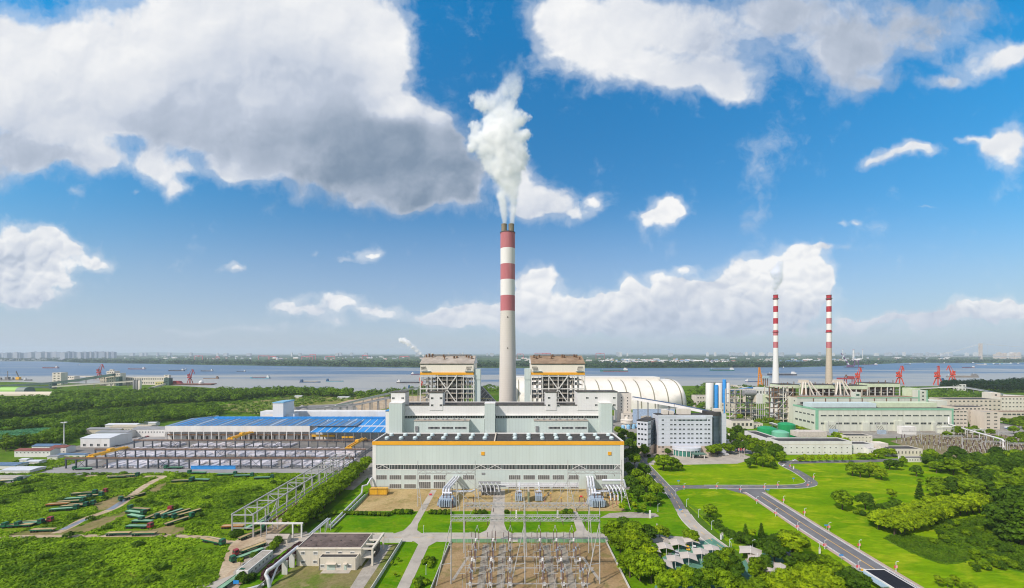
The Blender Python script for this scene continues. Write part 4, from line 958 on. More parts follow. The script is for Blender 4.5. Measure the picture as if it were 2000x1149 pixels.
def trailer(bedm,frame,L=12.0):
 t = thing('flatbed_trailer', 'flatbed trailer', 'trailer', (0, 0, 0), 'flatbed trailers parked about the meadow')
 q = MB(); q.box(-1.0, 1.0, -L/2, L/2, .95, 1.25); q.build('chassis', frame, t)
 q = MB(); q.box(-1.3, 1.3, -L/2, L/2, 1.3, 1.62); q.build('bed', bedm, t)
 for s in (-1, 1): q = MB(); q.box(s*1.3-.06, s*1.3+.06, -L/2, L/2, 1.2, 1.75); q.build('side_rail', frame, t)
 for s in (-1, 1): q = MB(); q.box(s*.8-.1, s*.8+.1, -L/2+1.4, -L/2+1.6, -.05, .95); q.build('landing_leg', M_STEELG, t)
 first = None
 for (x,y) in [(s*1.0,y) for s in (-1,1) for y in (L/2-3.4,L/2-2.1,L/2-.8)]:
  if first is None:
   q = MB(); q.cyl((-.18, 0, 0), (.18, 0, 0), .5, n=12); first = q.build('wheel', M_TYRE, t); c = first
  else: c = first.copy(); COL.objects.link(c)
  c.location = (x,y,.5)
 return t
LP = {'gt': Proto(lorry(M_TRKG, M_BEDT)), 'gg': Proto(lorry(M_TRKG, M_BEDG)), 'rt': Proto(lorry(M_TRKR, M_BEDT)), 'rg': Proto(lorry(M_TRKR, M_BEDG)),
   'xt': Proto(trailer(M_BEDT, M_TRKG)), 'xg': Proto(trailer(M_BEDG, M_TRKG)), 'xo': Proto(trailer(M_BEDT, M_TRKO))}
LORRIES = [
 ('gg', 164, 918, 182, 'green lorry alone on the grey road below the front crane runway'),
 ('gg', 342, 916, 182, 'green lorry on the grey road just before the blue hoarding'),
 ('gt', 247, 932, 10, 'green lorry half hidden in weeds at the top bend of the dirt track'),
 ('xt', 228, 934, 5, 'tan trailer lying in weeds left of the dirt track top bend'),
 ('gg', 388, 926, 178, 'green lorry with a pale bed in weeds below the blue hoarding'),
 ('gg', 440, 929, 4, 'green lorry in the far weeds heading towards the portal runway, hindmost of three'),
 ('gg', 473, 932, 4, 'green lorry in the far weeds, middle of the three in file'),
 ('gg', 512, 936, 4, 'green lorry in the far weeds, foremost of the three in file'),
 ('gt', 352, 942, 6, 'green lorry with tan bed parked nose in beside another in upper weeds'),
 ('gg', 394, 940, 176, 'green lorry with pale bed facing its neighbour in the upper weeds'),
 ('gt', 160, 967, 12, 'green lorry topmost in the stepped row left of the dirt track'),
 ('rt', 180, 965, 14, 'red cabbed lorry at the top of the stepped row by the track'),
 ('gt', 172, 972, 12, 'green lorry third down in the stepped row by the dirt track'),
 ('gg', 148, 977, 12, 'green lorry with pale green bed in the stepped row, fourth down'),
 ('gt', 134, 983, 12, 'green lorry with tan bed above the rust orange trailer'),
 ('xo', 113, 988, 12, 'rust orange trailer in the stepped row left of the dirt track'),
 ('gt', 140, 992, 12, 'green lorry just below the rust orange trailer'),
 ('gg', 120, 998, 12, 'green lorry lowest in the stepped row left of the dirt track'),
 ('gt', 154, 989, 12, 'green lorry nose forward at the right end of the stepped row'),
 ('gt', 263, 972, 250, 'small green lorry beside the puddle on the dirt track'),
 ('gt', 275, 998, 172, 'green lorry at the head of the fan, facing the puddle'),
 ('gg', 262, 1004, -14, 'green lorry pointing down into the fan beside the bushes'),
 ('xg', 265, 1012, -18, 'pale green trailer behind the small red cab of the fan'),
 ('gt', 301, 1010, 264, 'green lorry with tan bed, first to stand nose down in the fan'),
 ('rt', 316, 1008, 98, 'red cabbed lorry backed between green lorries in the fan'),
 ('gg', 335, 1005, 248, 'green lorry with pale bed in the fan, left of the doubled pair'),
 ('gt', 350, 1005, 246, 'green lorry with tan bed in the fan, middle of three noses'),
 ('gt', 370, 1005, 240, 'green lorry with tan bed at the outer end of the fan'),
 ('gt', 346, 1021, 66, 'green lorry with tan bed backed out below the fan towards the dirt lane'),
 ('rg', 268, 1032, -2, 'red cabbed lorry with a green bed above the dirt lane'),
 ('xg', 278, 1022, -4, 'pale green trailer just above the red cabbed lorry of the lane'),
 ('rt', 66, 1023, 14, 'red cabbed lorry at the edge of the meadow, front of a cluster'),
 ('gg', 50, 1026, 8, 'green lorry with pale bed second in the cluster at the meadow edge'),
 ('gt', 40, 1030, 188, 'green lorry with tan bed facing out of the cluster at the meadow edge'),
 ('gt', 6, 1031, 6, 'green lorry cut by the picture edge behind the meadow cluster'),
 ('xt', 84, 1039, 4, 'tan trailer with bare wheels beside the dirt lane junction'),
 ('xt', 232, 1046, 3, 'tan trailer lying along the dirt lane, the further from the portal'),
 ('xt', 282, 1046, 3, 'tan trailer lying along the dirt lane, the nearer to the portal'),
 ('gt', 414, 1061, -20, 'green lorry with tan bed turning onto the dirt road near the portal'),
 ('xo', 455, 1032, 4, 'long rusty red trailer behind the first portal column'),
 ('gg', 498, 1029, 70, 'green lorry under the first portal bay'),
 ('gt', 489, 1048, 66, 'dark green lorry beside the portal foot on the dirt road'),
 ('rt', 494, 1074, 236, 'red cabbed lorry on the concrete lane beside the long white shed'),
 ('gg', 489, 1086, 236, 'green lorry with pale bed nearest the long white shed'),
 ('gg', 447, 1144, 84, 'green covered lorry at the bottom of the lane by the blue board'),
 ('gt', 14, 942, 15, 'dark green lorry on the grey road at the picture edge'),
 ('xg', 40, 934, 20, 'pale green trailer in weeds beside the grey road'),
]
for (k,px,py,hd,lab) in LORRIES:
 x,y = G(px,py)
 tr = 'trailers' if k[0] == 'x' else 'lorries'
 LP[k].put((x, y, 0.08), radians(hd+90), lab, 'flatbed %s parked about the meadow' % tr)
# small houses,sheds,lamp mast by the left road
def gable(parent, x0, x1, y0, y1, eave, ridge, wm, rm, axis='x', over=.4, wname='wall'):
 q = MB()
 if axis == 'x': q.extr([(y0, -.3), (y0, eave), ((y0+y1)/2, ridge), (y1, eave), (y1, -.3)], x0, x1, 'x')
 else: q.extr([(x0, -.3), (x0, eave), ((x0+x1)/2, ridge), (x1, eave), (x1, -.3)], y0, y1, 'y')
 q.build(wname,wm,parent)
 a, b = (y0, y1) if axis == 'x' else (x0, x1); m = (a+b)/2; s = (ridge-eave)/(m-a)
 q = MB(); pr_ = [(a-over,eave-over*s+.03),(m,ridge+.03),(b+over,eave-over*s+.03),(b+over,eave-over*s+.3),(m,ridge+.3),(a-over,eave-over*s+.3)]
 q.extr(pr_, (x0 if axis == 'x' else y0)-over, (x1 if axis == 'x' else y1)+over, axis); q.build('roof', rm, parent)
M_SLATE = mat('grey_sheet_roof', (.24, .25, .26), .7, .12, .1, dirt=(.33, .32, .3), dirt_amt=.5)
M_WHITR = mat('white_sheet_roof', (.58, .60, .62), .5, .06, .1)
M_REDR = mat('dull_red_roof', (.20, .065, .05), .7, .2, .2)
def shed(name, label, cat, px0, px1, py, depth, eave, ridge, wm, rm, axis='x', nwin=0, wz=(1.2, 2.6), group=None):
 Y = GY(py); x0,x1 = PX(px0,Y),PX(px1,Y)
 t = thing(name,label,cat,((x0+x1)/2,Y,0),group)
 gable(t,x0,x1,Y,Y+depth,eave,ridge,wm,rm,axis)
 if nwin: window_row(t, 'front', x0+.6, x1-.6, nwin, wz[0], wz[1], Y, [M_GLASS, M_TRIM], .42)
 return t
shed('dormitory', 'white two storey house with a dull red roof, meadow side of the lamp mast', 'house', 28, 98, 893, 9, 6.0, 7.4, M_WALLW, M_REDR, 'x', 9, (3.6, 5.0))
shed('dormitory', 'blue roofed white house behind the red roofed one', 'house', 62, 112, 884, 9, 6.2, 7.6, M_WALLW, M_BLUEG, 'x', 7, (3.6, 5.0))
shed('dormitory', 'white house with a dark red ridge right of the lamp mast foot', 'house', 98, 129, 886, 9, 6.0, 7.2, M_WALLW, M_REDR, 'x', 4, (1.2, 2.6))
shed('warehouse', 'plain white warehouse with a pale roof and a blue door beside the lamp mast', 'warehouse', 157, 214, 874, 26, 9.5, 11.5, M_WALLW, M_WHITR, 'x', 4, (1.0, 4.0))
shed('long_workshop', 'long low workshop with a grey roof, nearest the parked cars', 'workshop', 258, 322, 853, 16, 9.0, 10.6, M_WALLW, M_SLATE, 'x', 11, (4.2, 6.4))
shed('long_workshop', 'long low workshop with a row of white windows in the middle of the west sheds', 'workshop', 187, 247, 857, 14, 7.0, 8.4, M_WALLW, M_SLATE, 'x', 10, (3.6, 5.4))
shed('long_workshop', 'tan roofed long workshop behind the white windowed one', 'workshop', 214, 290, 847, 14, 8.2, 9.6, M_BEIGE, mat('tan_sheet_roof', (.42, .37, .27), .7), 'x', 13, (4.2, 6.2))
shed('long_workshop', 'dark roofed workshop at the back of the west sheds beside the wood', 'workshop', 167, 235, 848, 12, 5.6, 7.0, M_BEIGE, M_SLATE, 'x', 0)
shed('long_workshop', 'pale roofed workshop furthest back of the west sheds', 'workshop', 205, 265, 840, 12, 6.4, 7.6, M_WALLW, M_WHITR, 'x', 0)
for i, (a, b, py, lab) in enumerate(((258, 270, 830, 'small white hut behind the west sheds, the leftmost of a row'), (272, 286, 831, 'small white hut behind the west sheds, second of a row'), (289, 304, 832, 'small white hut behind the west sheds, last of the row'), (405, 421, 818, 'low beige annex at the foot of the batching tower'))):
 shed('hut', lab, 'hut', a, b, py, 7, 4, 4.8, M_WALLW, M_WHITR)
for (a, b, py, dp, lab, rm) in ((-30, 30, 916, 10, 'long low blue grey roof at the picture edge beside the road', M_BLUEG), (0, 58, 926, 12, 'long low white roofed store beside the road at the picture edge', M_WHITR), (38, 52, 904, 5, 'small white hut between the roadside stores', M_WHITR), (52, 76, 908, 6, 'low white store beside a small lamp near the road', M_WHITR), (92, 112, 898, 6, 'small grey roofed store by the road below the warehouse', M_SLATE), (112, 166, 894, 5, 'long narrow pale roofed carport below the warehouse', M_BLUEG), (-40, 26, 942, 8, 'pale flat shelter at the picture edge beside the lorries', M_CONC)):
 shed('roadside_store', lab, 'shed', a, b, py, dp, 2.8, 3.3, M_WALLW, rm)
mp = thing('lamp_mast', 'tall white floodlight mast with a crown of lamps beside the warehouse', 'lamp mast', G(125, 872)+(0,))
x,y = G(125,872)
q = MB(); q.cyl((x, y, -.2), (x, y, 25.5), .55, .3, 10); q.build('pole', M_TRIM, mp)
q = MB(); q.lathe((x, y, 25), [(1.4, 0), (1.4, .5), (.4, .8)], 12); q.build('crown_ring', M_TRIM, mp)
for k in range(6):
 q = MB(); t_ = k*pi/3; q.box(x+1.9*cos(t_)-.45, x+1.9*cos(t_)+.45, y+1.9*sin(t_)-.45, y+1.9*sin(t_)+.45, 25.2, 26.1); q.build('floodlight', M_TRIM, mp)
# cars
M_CARC = {c: mat(c+'_car_paint', v, .3, .05, .5, spec=.5) for c, v in dict(white=(.72, .72, .72), silver=(.45, .46, .48), red=(.45, .03, .05), black=(.025, .025, .03), yellow=(.75, .45, .03), grey=(.16, .17, .18), blue=(.05, .12, .3)).items()}
def car_proto(c,van=False):
 t = thing('van' if van else 'parked_car', c+' car', 'van' if van else 'car', (0, 0, 0))
 L,Wd = (5.2,1.9) if van else (4.5,1.8)
 q = MB()
 if van: q.extr([(-L/2, .35), (-L/2, 1.1), (-L/2+.9, 1.9), (L/2-.1, 1.95), (L/2, .35)], -Wd/2, Wd/2, 'x')
 else: q.extr([(-L/2, .35), (-L/2, .75), (-L/2+1.1, .95), (L/2-.7, .98), (L/2, .85), (L/2, .35)], -Wd/2, Wd/2, 'x')
 b = q.build('body', M_CARC[c], t)
 q = MB()
 if van: q.extr([(-L/2+.25, 1.25), (-L/2+.85, 1.8), (L/2-.5, 1.8), (L/2-.5, 1.25)], -Wd/2-.02, Wd/2+.02, 'x')
 else: q.extr([(-L/2+1.15, .95), (-L/2+1.75, 1.40), (L/2-1.25, 1.40), (L/2-.55, .97)], -Wd/2+.1, Wd/2-.1, 'x')
 q.build('window', M_GLASS, t)
 if not van: q = MB(); q.extr([(-L/2+1.7, 1.38), (-L/2+1.85, 1.46), (L/2-1.35, 1.46), (L/2-1.2, 1.38)], -Wd/2+.14, Wd/2-.14, 'x'); q.build('roof', M_CARC[c], t)
 first = None
 for sx in (-1,1):
  for y in (-L/2+.85,L/2-.85):
   if first is None: q = MB(); q.cyl((-.11, 0, 0), (.11, 0, 0), .33, n=12); first = q.build('wheel', M_TYRE, t); o = first
   else: o = first.copy(); COL.objects.link(o)
   o.location = (sx*(Wd/2-.08),y,.33)
 for sx in (-1,1):
  q = MB(); q.box(sx*.6-.2, sx*.6+.2, -L/2-.03, -L/2+.1, .6, .75); q.build('headlight', M_TRIM, t)
 return Proto(t)
CP = {c: car_proto(c) for c in ('white', 'silver', 'red', 'black', 'yellow', 'grey')}; CP['van'] = car_proto('white', True)
def put_car(c,x,y,hd,label,z=.1,group=None):
 return CP[c].put((x,y,z),radians(hd+90),label,group)
k = 0
for row,(a,b) in enumerate((((272,858),(321,844)),((228,872),(250,860)))):
 n = 11 if row == 0 else 5
 for i in range(n):
  px,py = a[0]+(b[0]-a[0])*i/(n-1),a[1]+(b[1]-a[1])*i/(n-1); x,y = G(px,py)
  put_car(('white', 'silver', 'white', 'red', 'grey', 'white', 'black')[k % 7], x, y, 92, '%s car in the row before the west workshops, %s from the shed end' % (('white', 'silver', 'white', 'red', 'grey', 'white', 'black')[k % 7], nth(k+1)), group='cars parked by the west workshops'); k += 1
# switchyards in front of the hall
M_GALV = mat('galvanised_steel', (.42, .415, .40), .5, .12, .4, dirt=(.34, .31, .27), dirt_amt=.4)
M_INSUL = mat('brown_porcelain', (.10, .045, .038), .35, .2, .5, spec=.5)
M_TRAFO = mat('transformer_paint', (.34, .42, .50), .45, .12, .3, dirt=(.24, .27, .3), dirt_amt=.4)
M_BUSD = mat('bus_duct_paint', (.62, .64, .68), .4, .08, .3)
M_PINK = mat('faded_red_rail', (.42, .12, .12), .6, .15, .4)
M_LAMPP = mat('street_lamp_paint', (.62, .68, .70), .5, .08, .4)
M_BANNER = mat('red_banner_cloth', (.62, .04, .07), .6, .1, .8)
M_BANNER2 = mat('pink_banner_cloth', (.72, .30, .34), .6, .1, .8)
def mast(t,x,y,h,legs,r=.30):
 """tubular mast with collars; legs = offsets of raking second legs"""
 q = MB(); q.cyl((x,y,-.2),(x,y,h),r,r*.7,10)
 for k in range(1,int(h/3)): q.cyl((x,y,k*3-.12),(x,y,k*3+.12),r*1.3,n=10)
 q.build('mast', M_GALV, t)
 for (dx,dy,top) in legs:
  q = MB(); q.cyl((x+dx, y+dy, -.2), (x, y, top), r*.85, r*.6, 8); q.build('raking_leg', M_GALV, t)
  for k in (.33, .62): q = MB(); q.bar((x, y, top*k), (x+dx*(1-k), y+dy*(1-k), top*k), .18); q.build('leg_tie', M_GALV, t)
def gantry(label,y,xs,hb,ht,legs,seg=10,bh=1.9,r=.3,hang=()):
 t = thing('switchyard_gantry', label, 'gantry', (xs[0], y, 0), 'switchyard gantries')
 for x in xs: mast(t,x,y,ht,legs,r)
 for a,b in zip(xs,xs[1:]):
  q = MB(); q.truss((a+.3, y, hb), (b-.3, y, hb), 1.7, bh, .24, seg); q.build('lattice_beam', M_GALV, t)
  for f in hang:
   q = MB(); X = a+(b-a)*f
   for s in (-1,1):
    for k in range(8): q.cyl((X,y+s*(.9+k*.32),hb-.15-k*.08),(X,y+s*(1.05+k*.32),hb-.19-k*.08),.17,n=8)
   q.build('insulator_string', M_INSUL, t)
 return t
gantry('front lattice gantry of the brown switchyard, nearest, on three tall tubular masts', 177.5, [-26.4, 5.6, 38.0], 27.6, 35.8, [(-6.2, -1.5, 27)], 16, 2.0, .27, (.2, .5, .8))
gantry('second lattice gantry of the brown switchyard, standing just behind the front one', 205, [-24.2, 6.0, 38.4], 22.8, 33, [(1.3, -4.0, 28)], 15, 2.0, .25, (.2, .5, .8))
gantry('small lattice gantry by the hall wall above the west transformer', 267, [PX(816, 267), PX(928, 267)], 21.6, 30, [(4, -5.5, 20)], 11, 2.2, .28, (.15, .5, .85))
gantry('small lattice gantry by the hall wall above the east transformer', 267, [PX(1109, 267), PX(1214, 267)], 21.6, 30.5, [(4.2, -6, 20)], 11, 2.2, .28, (.15, .5, .85))
for (px, nm) in ((888+4, 'west'), (1008, 'middle')):
 t = thing('lattice_pole', 'single A shaped tubular pole standing in the brown apron, the %s one' % nm, 'pole', (PX(px, 262), 262, 0)); mast(t, PX(px, 262), 262, 21, [(2.4, -3, 18)], .24)
for (px, nm) in ((1008.4, 'west'), (1089, 'east'), (1269.5, 'far east')):
 x, y = G(px, 1012); t = thing('lattice_marker_post', 'tall white marker post on the lawn strip, the %s one of three' % nm, 'post', (x, y, 0)); q = MB(); q.box(x-.45, x+.45, y-.4, y+.4, -.1, 4.6); q.build('post', M_TRIM, t); q = MB(); q.box(x-.8, x+.8, y-.7, y+.7, -.1, .3); q.build('base', M_CONC, t)
def insul(q,x,y,z0,z1,r,n=10):
 k = int((z1-z0)/.32); prof = []
 for i in range(k): z = z0+(z1-z0)*i/k; d = (z1-z0)/k; prof += [(r*.55,z),(r,z+d*.35),(r*.55,z+d*.8)]
 q.lathe((x,y,0),prof+[(r*.5,z1)],n)
def eq_disconnector():
 t = thing('disconnector', 'disconnector', 'disconnector', (0, 0, 0))
 for s in (-.9, .9): q = MB(); q.cyl((s, 0, -.1), (s, 0, 4.6), .2, n=8); q.build('support', M_GALV, t)
 q = MB(); q.box(-1.3, 1.3, -.2, .2, 4.6, 5.0); q.build('cross_arm', M_GALV, t)
 for s in (-.9, .9): q = MB(); insul(q, s, 0, 5.0, 9.8, .24); q.build('insulator', M_INSUL, t)
 q = MB(); q.bar((-.9, 0, 9.9), (.1, .5, 12.2), .16); q.bar((.9, 0, 9.9), (.1, .5, 12.2), .16); q.cyl((.1, .5, 12.0), (.1, .5, 12.5), .3, n=8); q.build('contact_arm', M_GALV, t)
 return Proto(t)
def eq_ct():
 t = thing('current_transformer', 'ct', 'current transformer', (0, 0, 0))
 q = MB(); q.cyl((0, 0, -.1), (0, 0, 3.0), .26, n=8); q.box(-.6, .6, -.6, .6, -.1, .3); q.build('support', M_GALV, t)
 q = MB(); q.box(-.45, .45, -.45, .45, 3.0, 3.9); q.build('tank', M_TRAFO, t)
 q = MB(); insul(q, 0, 0, 3.9, 8.0, .30); q.build('insulator', M_INSUL, t)
 q = MB(); q.cyl((0, 0, 8.0), (0, 0, 9.1), .5, n=12); q.build('head', M_TRIM, t)
 return Proto(t)
def eq_breaker():
 t = thing('circuit_breaker', 'breaker', 'circuit breaker', (0, 0, 0))
 q = MB(); q.bar((-.4, 0, -.1), (-.4, 0, 3.2), .22); q.bar((.4, 0, -.1), (.4, 0, 3.2), .22); q.bar((-.4, 0, 1), (.4, 0, 2.6), .15); q.build('support', M_GALV, t)
 q = MB(); q.box(-.7, .7, -.5, .5, 1.1, 2.2); q.build('drive_cabinet', M_TRIM, t)
 q = MB(); insul(q, 0, 0, 3.2, 7.0, .26); q.build('insulator', M_INSUL, t)
 q = MB(); q.bar((0, -2.0, 7.6), (0, 2.0, 7.6), .4); q.build('breaker_head', M_TRAFO, t)
 for s in (-1, 1): q = MB(); q.cyl((0, s*1.0, 7.5), (0, s*2.4, 8.9), .28, .22, 8); q.build('interrupter', M_INSUL, t)
 return Proto(t)
def eq_post():
 t = thing('bus_post', 'post', 'bus post', (0, 0, 0)); q = MB(); q.cyl((0, 0, -.1), (0, 0, 5.2), .12, n=6); q.build('support', M_GALV, t)
 q = MB(); insul(q, 0, 0, 5.2, 7.6, .17, 8); q.build('insulator', M_INSUL, t); q = MB(); q.bar((-1.2, 0, 7.7), (1.2, 0, 7.7), .14); q.build('clamp', M_GALV, t); return Proto(t)
EQ = {'disconnector': eq_disconnector(), 'current transformer': eq_ct(), 'circuit breaker': eq_breaker()}
xs = [-17.7,-9.2,-.9,13.6,21.8,30.2]
cols_ = ('first', 'second', 'third', 'fourth', 'fifth', 'sixth')
for ri, (y, kind) in enumerate(((207.5, 'disconnector'), (200.5, 'current transformer'), (194, 'circuit breaker'), (187.5, 'disconnector'), (181.5, 'current transformer'), (174.5, 'circuit breaker'), (169, 'disconnector'))):
 back = ('hindmost row', 'second row from the fence', 'third row from the fence', 'fourth row from the fence', 'fifth row from the fence', 'sixth row from the fence', 'nearest row')[ri]
 for ci,x in enumerate(xs):
  EQ[kind].put((x, y, .08), 0, 'brown %s, switchyard %s, %s column from west' % (kind, back, cols_[ci]), 'switchyard equipment posts')
BP = eq_post()
for ri,y in enumerate((211,203.5,197,190.5,184.5,178,171.5)):
 for ci, x in enumerate((-20.8, -12.6, -4.3, 10.2, 17.9, 26.6)): BP.put((x+(ri % 2)*1.2, y, .08), 0, 'thin grey bus post, %s row from the fence, %s column from west' % (nth(ri+1), nth(ci+1)), 'thin bus posts')
for x in (-13.4,-5,17.7,26):
 sheet('paving_slab_strip', [(x-1.7, 150), (x+1.7, 150), (x+1.7, 213), (x-1.7, 213)], .10, mat('soiled_slab', (.25, .22, .17), .9, .25, .35, dirt=(.36, .33, .27), dirt_amt=.7))
for (p,q_) in (((-21,201),(34,201)),((-22,190.5),(38,190.5)),((-20,177.5),(34,177.5))):
 sheet('cable_trench_cover', [(p[0], p[1]-.55), (q_[0], p[1]-.55), (q_[0], p[1]+.55), (p[0], p[1]+.55)], .13, M_CONC2)
for (p,q_) in (((-21.5,201),(-26,180)),((34.5,201),(38.5,180))):
 sheet('cable_trench_cover', [(p[0]-.7, p[1]), (p[0]+.7, p[1]), (q_[0]+.7, q_[1]), (q_[0]-.7, q_[1])], .12, M_CONC2)
def wire(pts,sag,r,n=10):
 q = MB(); out = []
 for a,b in zip(pts,pts[1:]):
  for i in range(n+(1 if b is pts[-1] else 0)):
   t_ = i/n; out.append((a[0]+(b[0]-a[0])*t_,a[1]+(b[1]-a[1])*t_,a[2]+(b[2]-a[2])*t_-sag*4*t_*(1-t_)))
 for a,b in zip(out,out[1:]): q.cyl(a,b,r,n=5,cap=False)
 return q
M_WIRE = mat('aluminium_conductor', (.30, .30, .30), .5, .1, .5)
k = 0
for ga, gb, nm in ((177.5, 205, 'front bay'), (205, 265, 'road crossing')):
 for f in ((-20, -10.2, -.6, 12.3, 22, 31.5) if nm == 'front bay' else (-17, -9, -1, 13, 21, 29)):
  k += 1
  xb = f if gb < 210 else (f*1.0-38 if f < 3 else f+25)*.8
  tag(wire([(f, ga+2.8, 27.0 if ga < 180 else 22.3), (xb if gb > 210 else f, gb-2.8, 22.3 if gb < 210 else 21.2)], 1.2, .10).build('overhead_conductor', M_WIRE, fix=False), 'thin grey conductor strung between switchyard gantries, %s, %s from the west' % (nm, nth((k-1) % 6+1)), 'cable', 'conductors between gantries')
def fence(label, pts, h, m, step=3.0, pm=None, name='mesh_fence', th=.06):
 t = thing(name, label, 'fence', (pts[0][0], pts[0][1], 0))
 q = MB(); strip(q, pts, -th/2, th/2, .0, h); q.build('panel', m, t)
 for a,b in zip(pts,pts[1:]):
  L = math.dist(a,b); n = max(1,int(L/step))
  for i in range(n+1):
   x,y = a[0]+(b[0]-a[0])*i/n,a[1]+(b[1]-a[1])*i/n
   q = MB(); q.box(x-.09, x+.09, y-.09, y+.09, -.1, h+.15); q.build('post', pm or M_GALV, t)
 return t
M_GFENCE = mat('green_mesh_fence', (.17, .36, .20), .7, .1, .4); M_CWALL = mat('pale_wall_render', (.55, .55, .50), .85, .1, .2, streak=True, dirt=(.35, .34, .3), dirt_amt=.5)
fence('green mesh fence along the back of the brown switchyard', [(-32.5, 216.3), (-2, 216.3)], 1.9, M_GFENCE)
fence('green mesh fence along the back of the switchyard, east half beyond the gate', [(3, 216.3), (49.5, 216.3)], 1.9, M_GFENCE)
fence('pale low wall along the west side of the brown switchyard', [(-34.5, 158), (-33.6, 190), (-32.5, 216)], 1.5, M_CWALL, 4, M_CWALL, 'boundary_wall', .25)
fence('pale low wall along the east side of the brown switchyard under the trees', [(49.6, 158), (49.6, 216)], 1.5, M_CWALL, 4, M_CWALL, 'boundary_wall', .25)
fence('green mesh fence between the white pipe and the brown apron', [(-101.5, 300), (-101, 259)], 1.8, M_GFENCE)
# transformers with bus ducts
def big_trafo(label,cx,flip):
 t = thing('power_transformer', label, 'transformer', (cx, 270, 0))
 q = MB(); q.box(cx-4.2, cx+4.2, 266, 273, .6, 5.4); q.box(cx-4.6, cx+4.6, 265.6, 273.4, -.1, .6); q.build('tank', M_TRAFO, t)
 for i in range(6):
  q = MB(); x = cx-3.6+i*1.45; q.box(x-.35, x+.35, 263.6, 265.9, 1.0, 4.9); q.build('radiator', M_TRAFO, t)
 for s in (-1,1):
  q = MB(); q.extr([(cx+s*4.3, .8), (cx+s*6.2, .8), (cx+s*5.2, 4.2), (cx+s*4.3, 4.8)], 266.5, 272.5, 'y'); q.build('cooler', M_TRAFO, t)
 q = MB(); q.cyl((cx-3, 271.8, 7.2), (cx+3, 271.8, 7.2), .75, n=12); q.build('conservator', M_BUSD, t)
 for i in range(3):
  q = MB(); x = cx+(i-1)*2.3; insul(q, x+.4, 267.2, 5.4, 8.6, .33); q.build('bushing', M_INSUL, t)
 return t
def bus_duct(label,x0,x1,flip):
 t = thing('bus_duct', label, 'bus duct', (x0, 285, 0))
 for i in range(3):
  q = MB(); d = i*1.9
  q.tube([(x1+d, 301.5, 9.2), (x1+d, 298, 9.2), (x0+d, 276, 9.2), (x0+d, 273, 8.6), (x0+d, 272.4, 5.6)], .72, 12); o = q.build('duct', M_BUSD, t); edge_smooth(o)
 for y in (279,286,294):
  f = (y-273)/(301-273); X = x0+(x1-x0)*f
  q = MB(); q.box(X-1.0, X+5.0, y-.2, y+.2, 7.9, 8.3); q.box(X-.8, X-.4, y-.2, y+.2, 0, 7.9); q.box(X+4.4, X+4.8, y-.2, y+.2, 0, 7.9); q.build('duct_support', M_GALV, t)
 q = MB(); q.tube([(x0+3.8, 280, 5.5), (x0+(18 if not flip else 14), 280, 5.5), (x0+(20 if not flip else 16), 283, 5.5)], .7, 10); edge_smooth(q.build('branch_duct', M_BUSD, t))
big_trafo('large blue grey transformer at the west end of the apron under triple ducts', PX(872, 268), 0)
bus_duct('three fat pale ducts slanting from the hall wall to the west transformer', PX(866, 270)-.6, PX(886, 300), 0)
big_trafo('large blue grey transformer at the east end of the apron under triple ducts', PX(1166, 268), 1)
bus_duct('three fat pale ducts slanting from the hall wall to the east transformer', PX(1153, 270), PX(1147, 300), 1)
def small_trafo(label,px):
 cx = PX(px,279)
 t = thing('station_transformer', label, 'transformer', (cx, 279, 0))
 q = MB(); q.box(cx-2.4, cx+2.4, 277, 281.5, .2, 4.2); q.build('tank', M_TRAFO, t)
 for i in range(4): q = MB(); x = cx-1.9+i*1.25; q.box(x-.4, x+.4, 275.6, 276.95, .6, 3.9); q.build('radiator', M_TRAFO, t)
 q = MB(); q.cyl((cx-2, 280, 5.6), (cx+2, 280, 5.6), .5, n=10); q.build('conservator', M_BUSD, t)
 for s in (-1.4, 0, 1.4): q = MB(); insul(q, cx+s, 278, 4.2, 6.2, .25); q.build('bushing', M_INSUL, t)
 q = MB(); q.tube([(cx+.6, 281.2, 4.4), (cx+.6, 281.2, 9.0), (cx+.6, 288, 9.0)], .55, 10); q.build('riser_duct', M_BUSD, t)
small_trafo('smaller transformer in the middle of the apron, the west of a pair', 1013)
small_trafo('smaller transformer in the middle of the apron, the east of a pair', 1052)
t = thing('fire_wall', 'dark green thin fire wall standing between the paired transformers', 'wall', (PX(1032, 278), 278, 0)); x = PX(1032, 278); q = MB(); q.box(x-.5, x+.5, 274, 283, -.1, 7.2); q.build('panel', mat('olive_render', (.20, .24, .16), .8), t); q = MB(); q.box(x-.6, x+.6, 273.9, 283.1, 7.2, 7.5); q.build('coping', M_CONC, t)
pt = thing('pipe_bridge', 'long pale pipe bridge on posts along the foot of the hall', 'pipe bridge', (PX(985, 294), 294, 0))
for (z,r) in ((5.2,.55),(6.6,.4),(4.2,.35)):
 q = MB(); q.tube([(PX(975, 294), 294, z), (PX(1130, 294), 294, z)], r, 10); edge_smooth(q.build('pipe', M_BUSD, pt))
for k in range(10): q = MB(); X = PX(976+k*17, 294); q.box(X-.2, X+.2, 293.6, 294.4, -.1, 4); q.build('post', M_GALV, pt)
ft = thing('cable_frame', 'tangle of grey cable frames and platforms right of the west transformer', 'steel frame', (PX(945, 290), 288, 0))
R = random.Random(8)
for k in range(8): q = MB(); X = PX(935+k*6, 288); q.box(X-.15, X+.15, 287, 287.3, -.1, R.uniform(6, 10)); q.build('post', M_GALV, ft)
for z in (3.4, 6.2, 9): q = MB(); q.box(PX(934, 288), PX(978, 288), 286.5, 291, z-.2, z); q.build('platform', M_STEELG, ft)
for k in range(5): q = MB(); X = PX(936+k*8, 288); q.tube([(X, 286, 9.5), (X+2, 286, 7), (X+2.6, 286, 3)], .4, 8); q.build('cable_pipe', M_BUSD, ft)
q = MB(); q.box(PX(940, 290), PX(968, 290), 289, 292, .1, 5.5); q.build('cabinet', M_STEELG, ft)
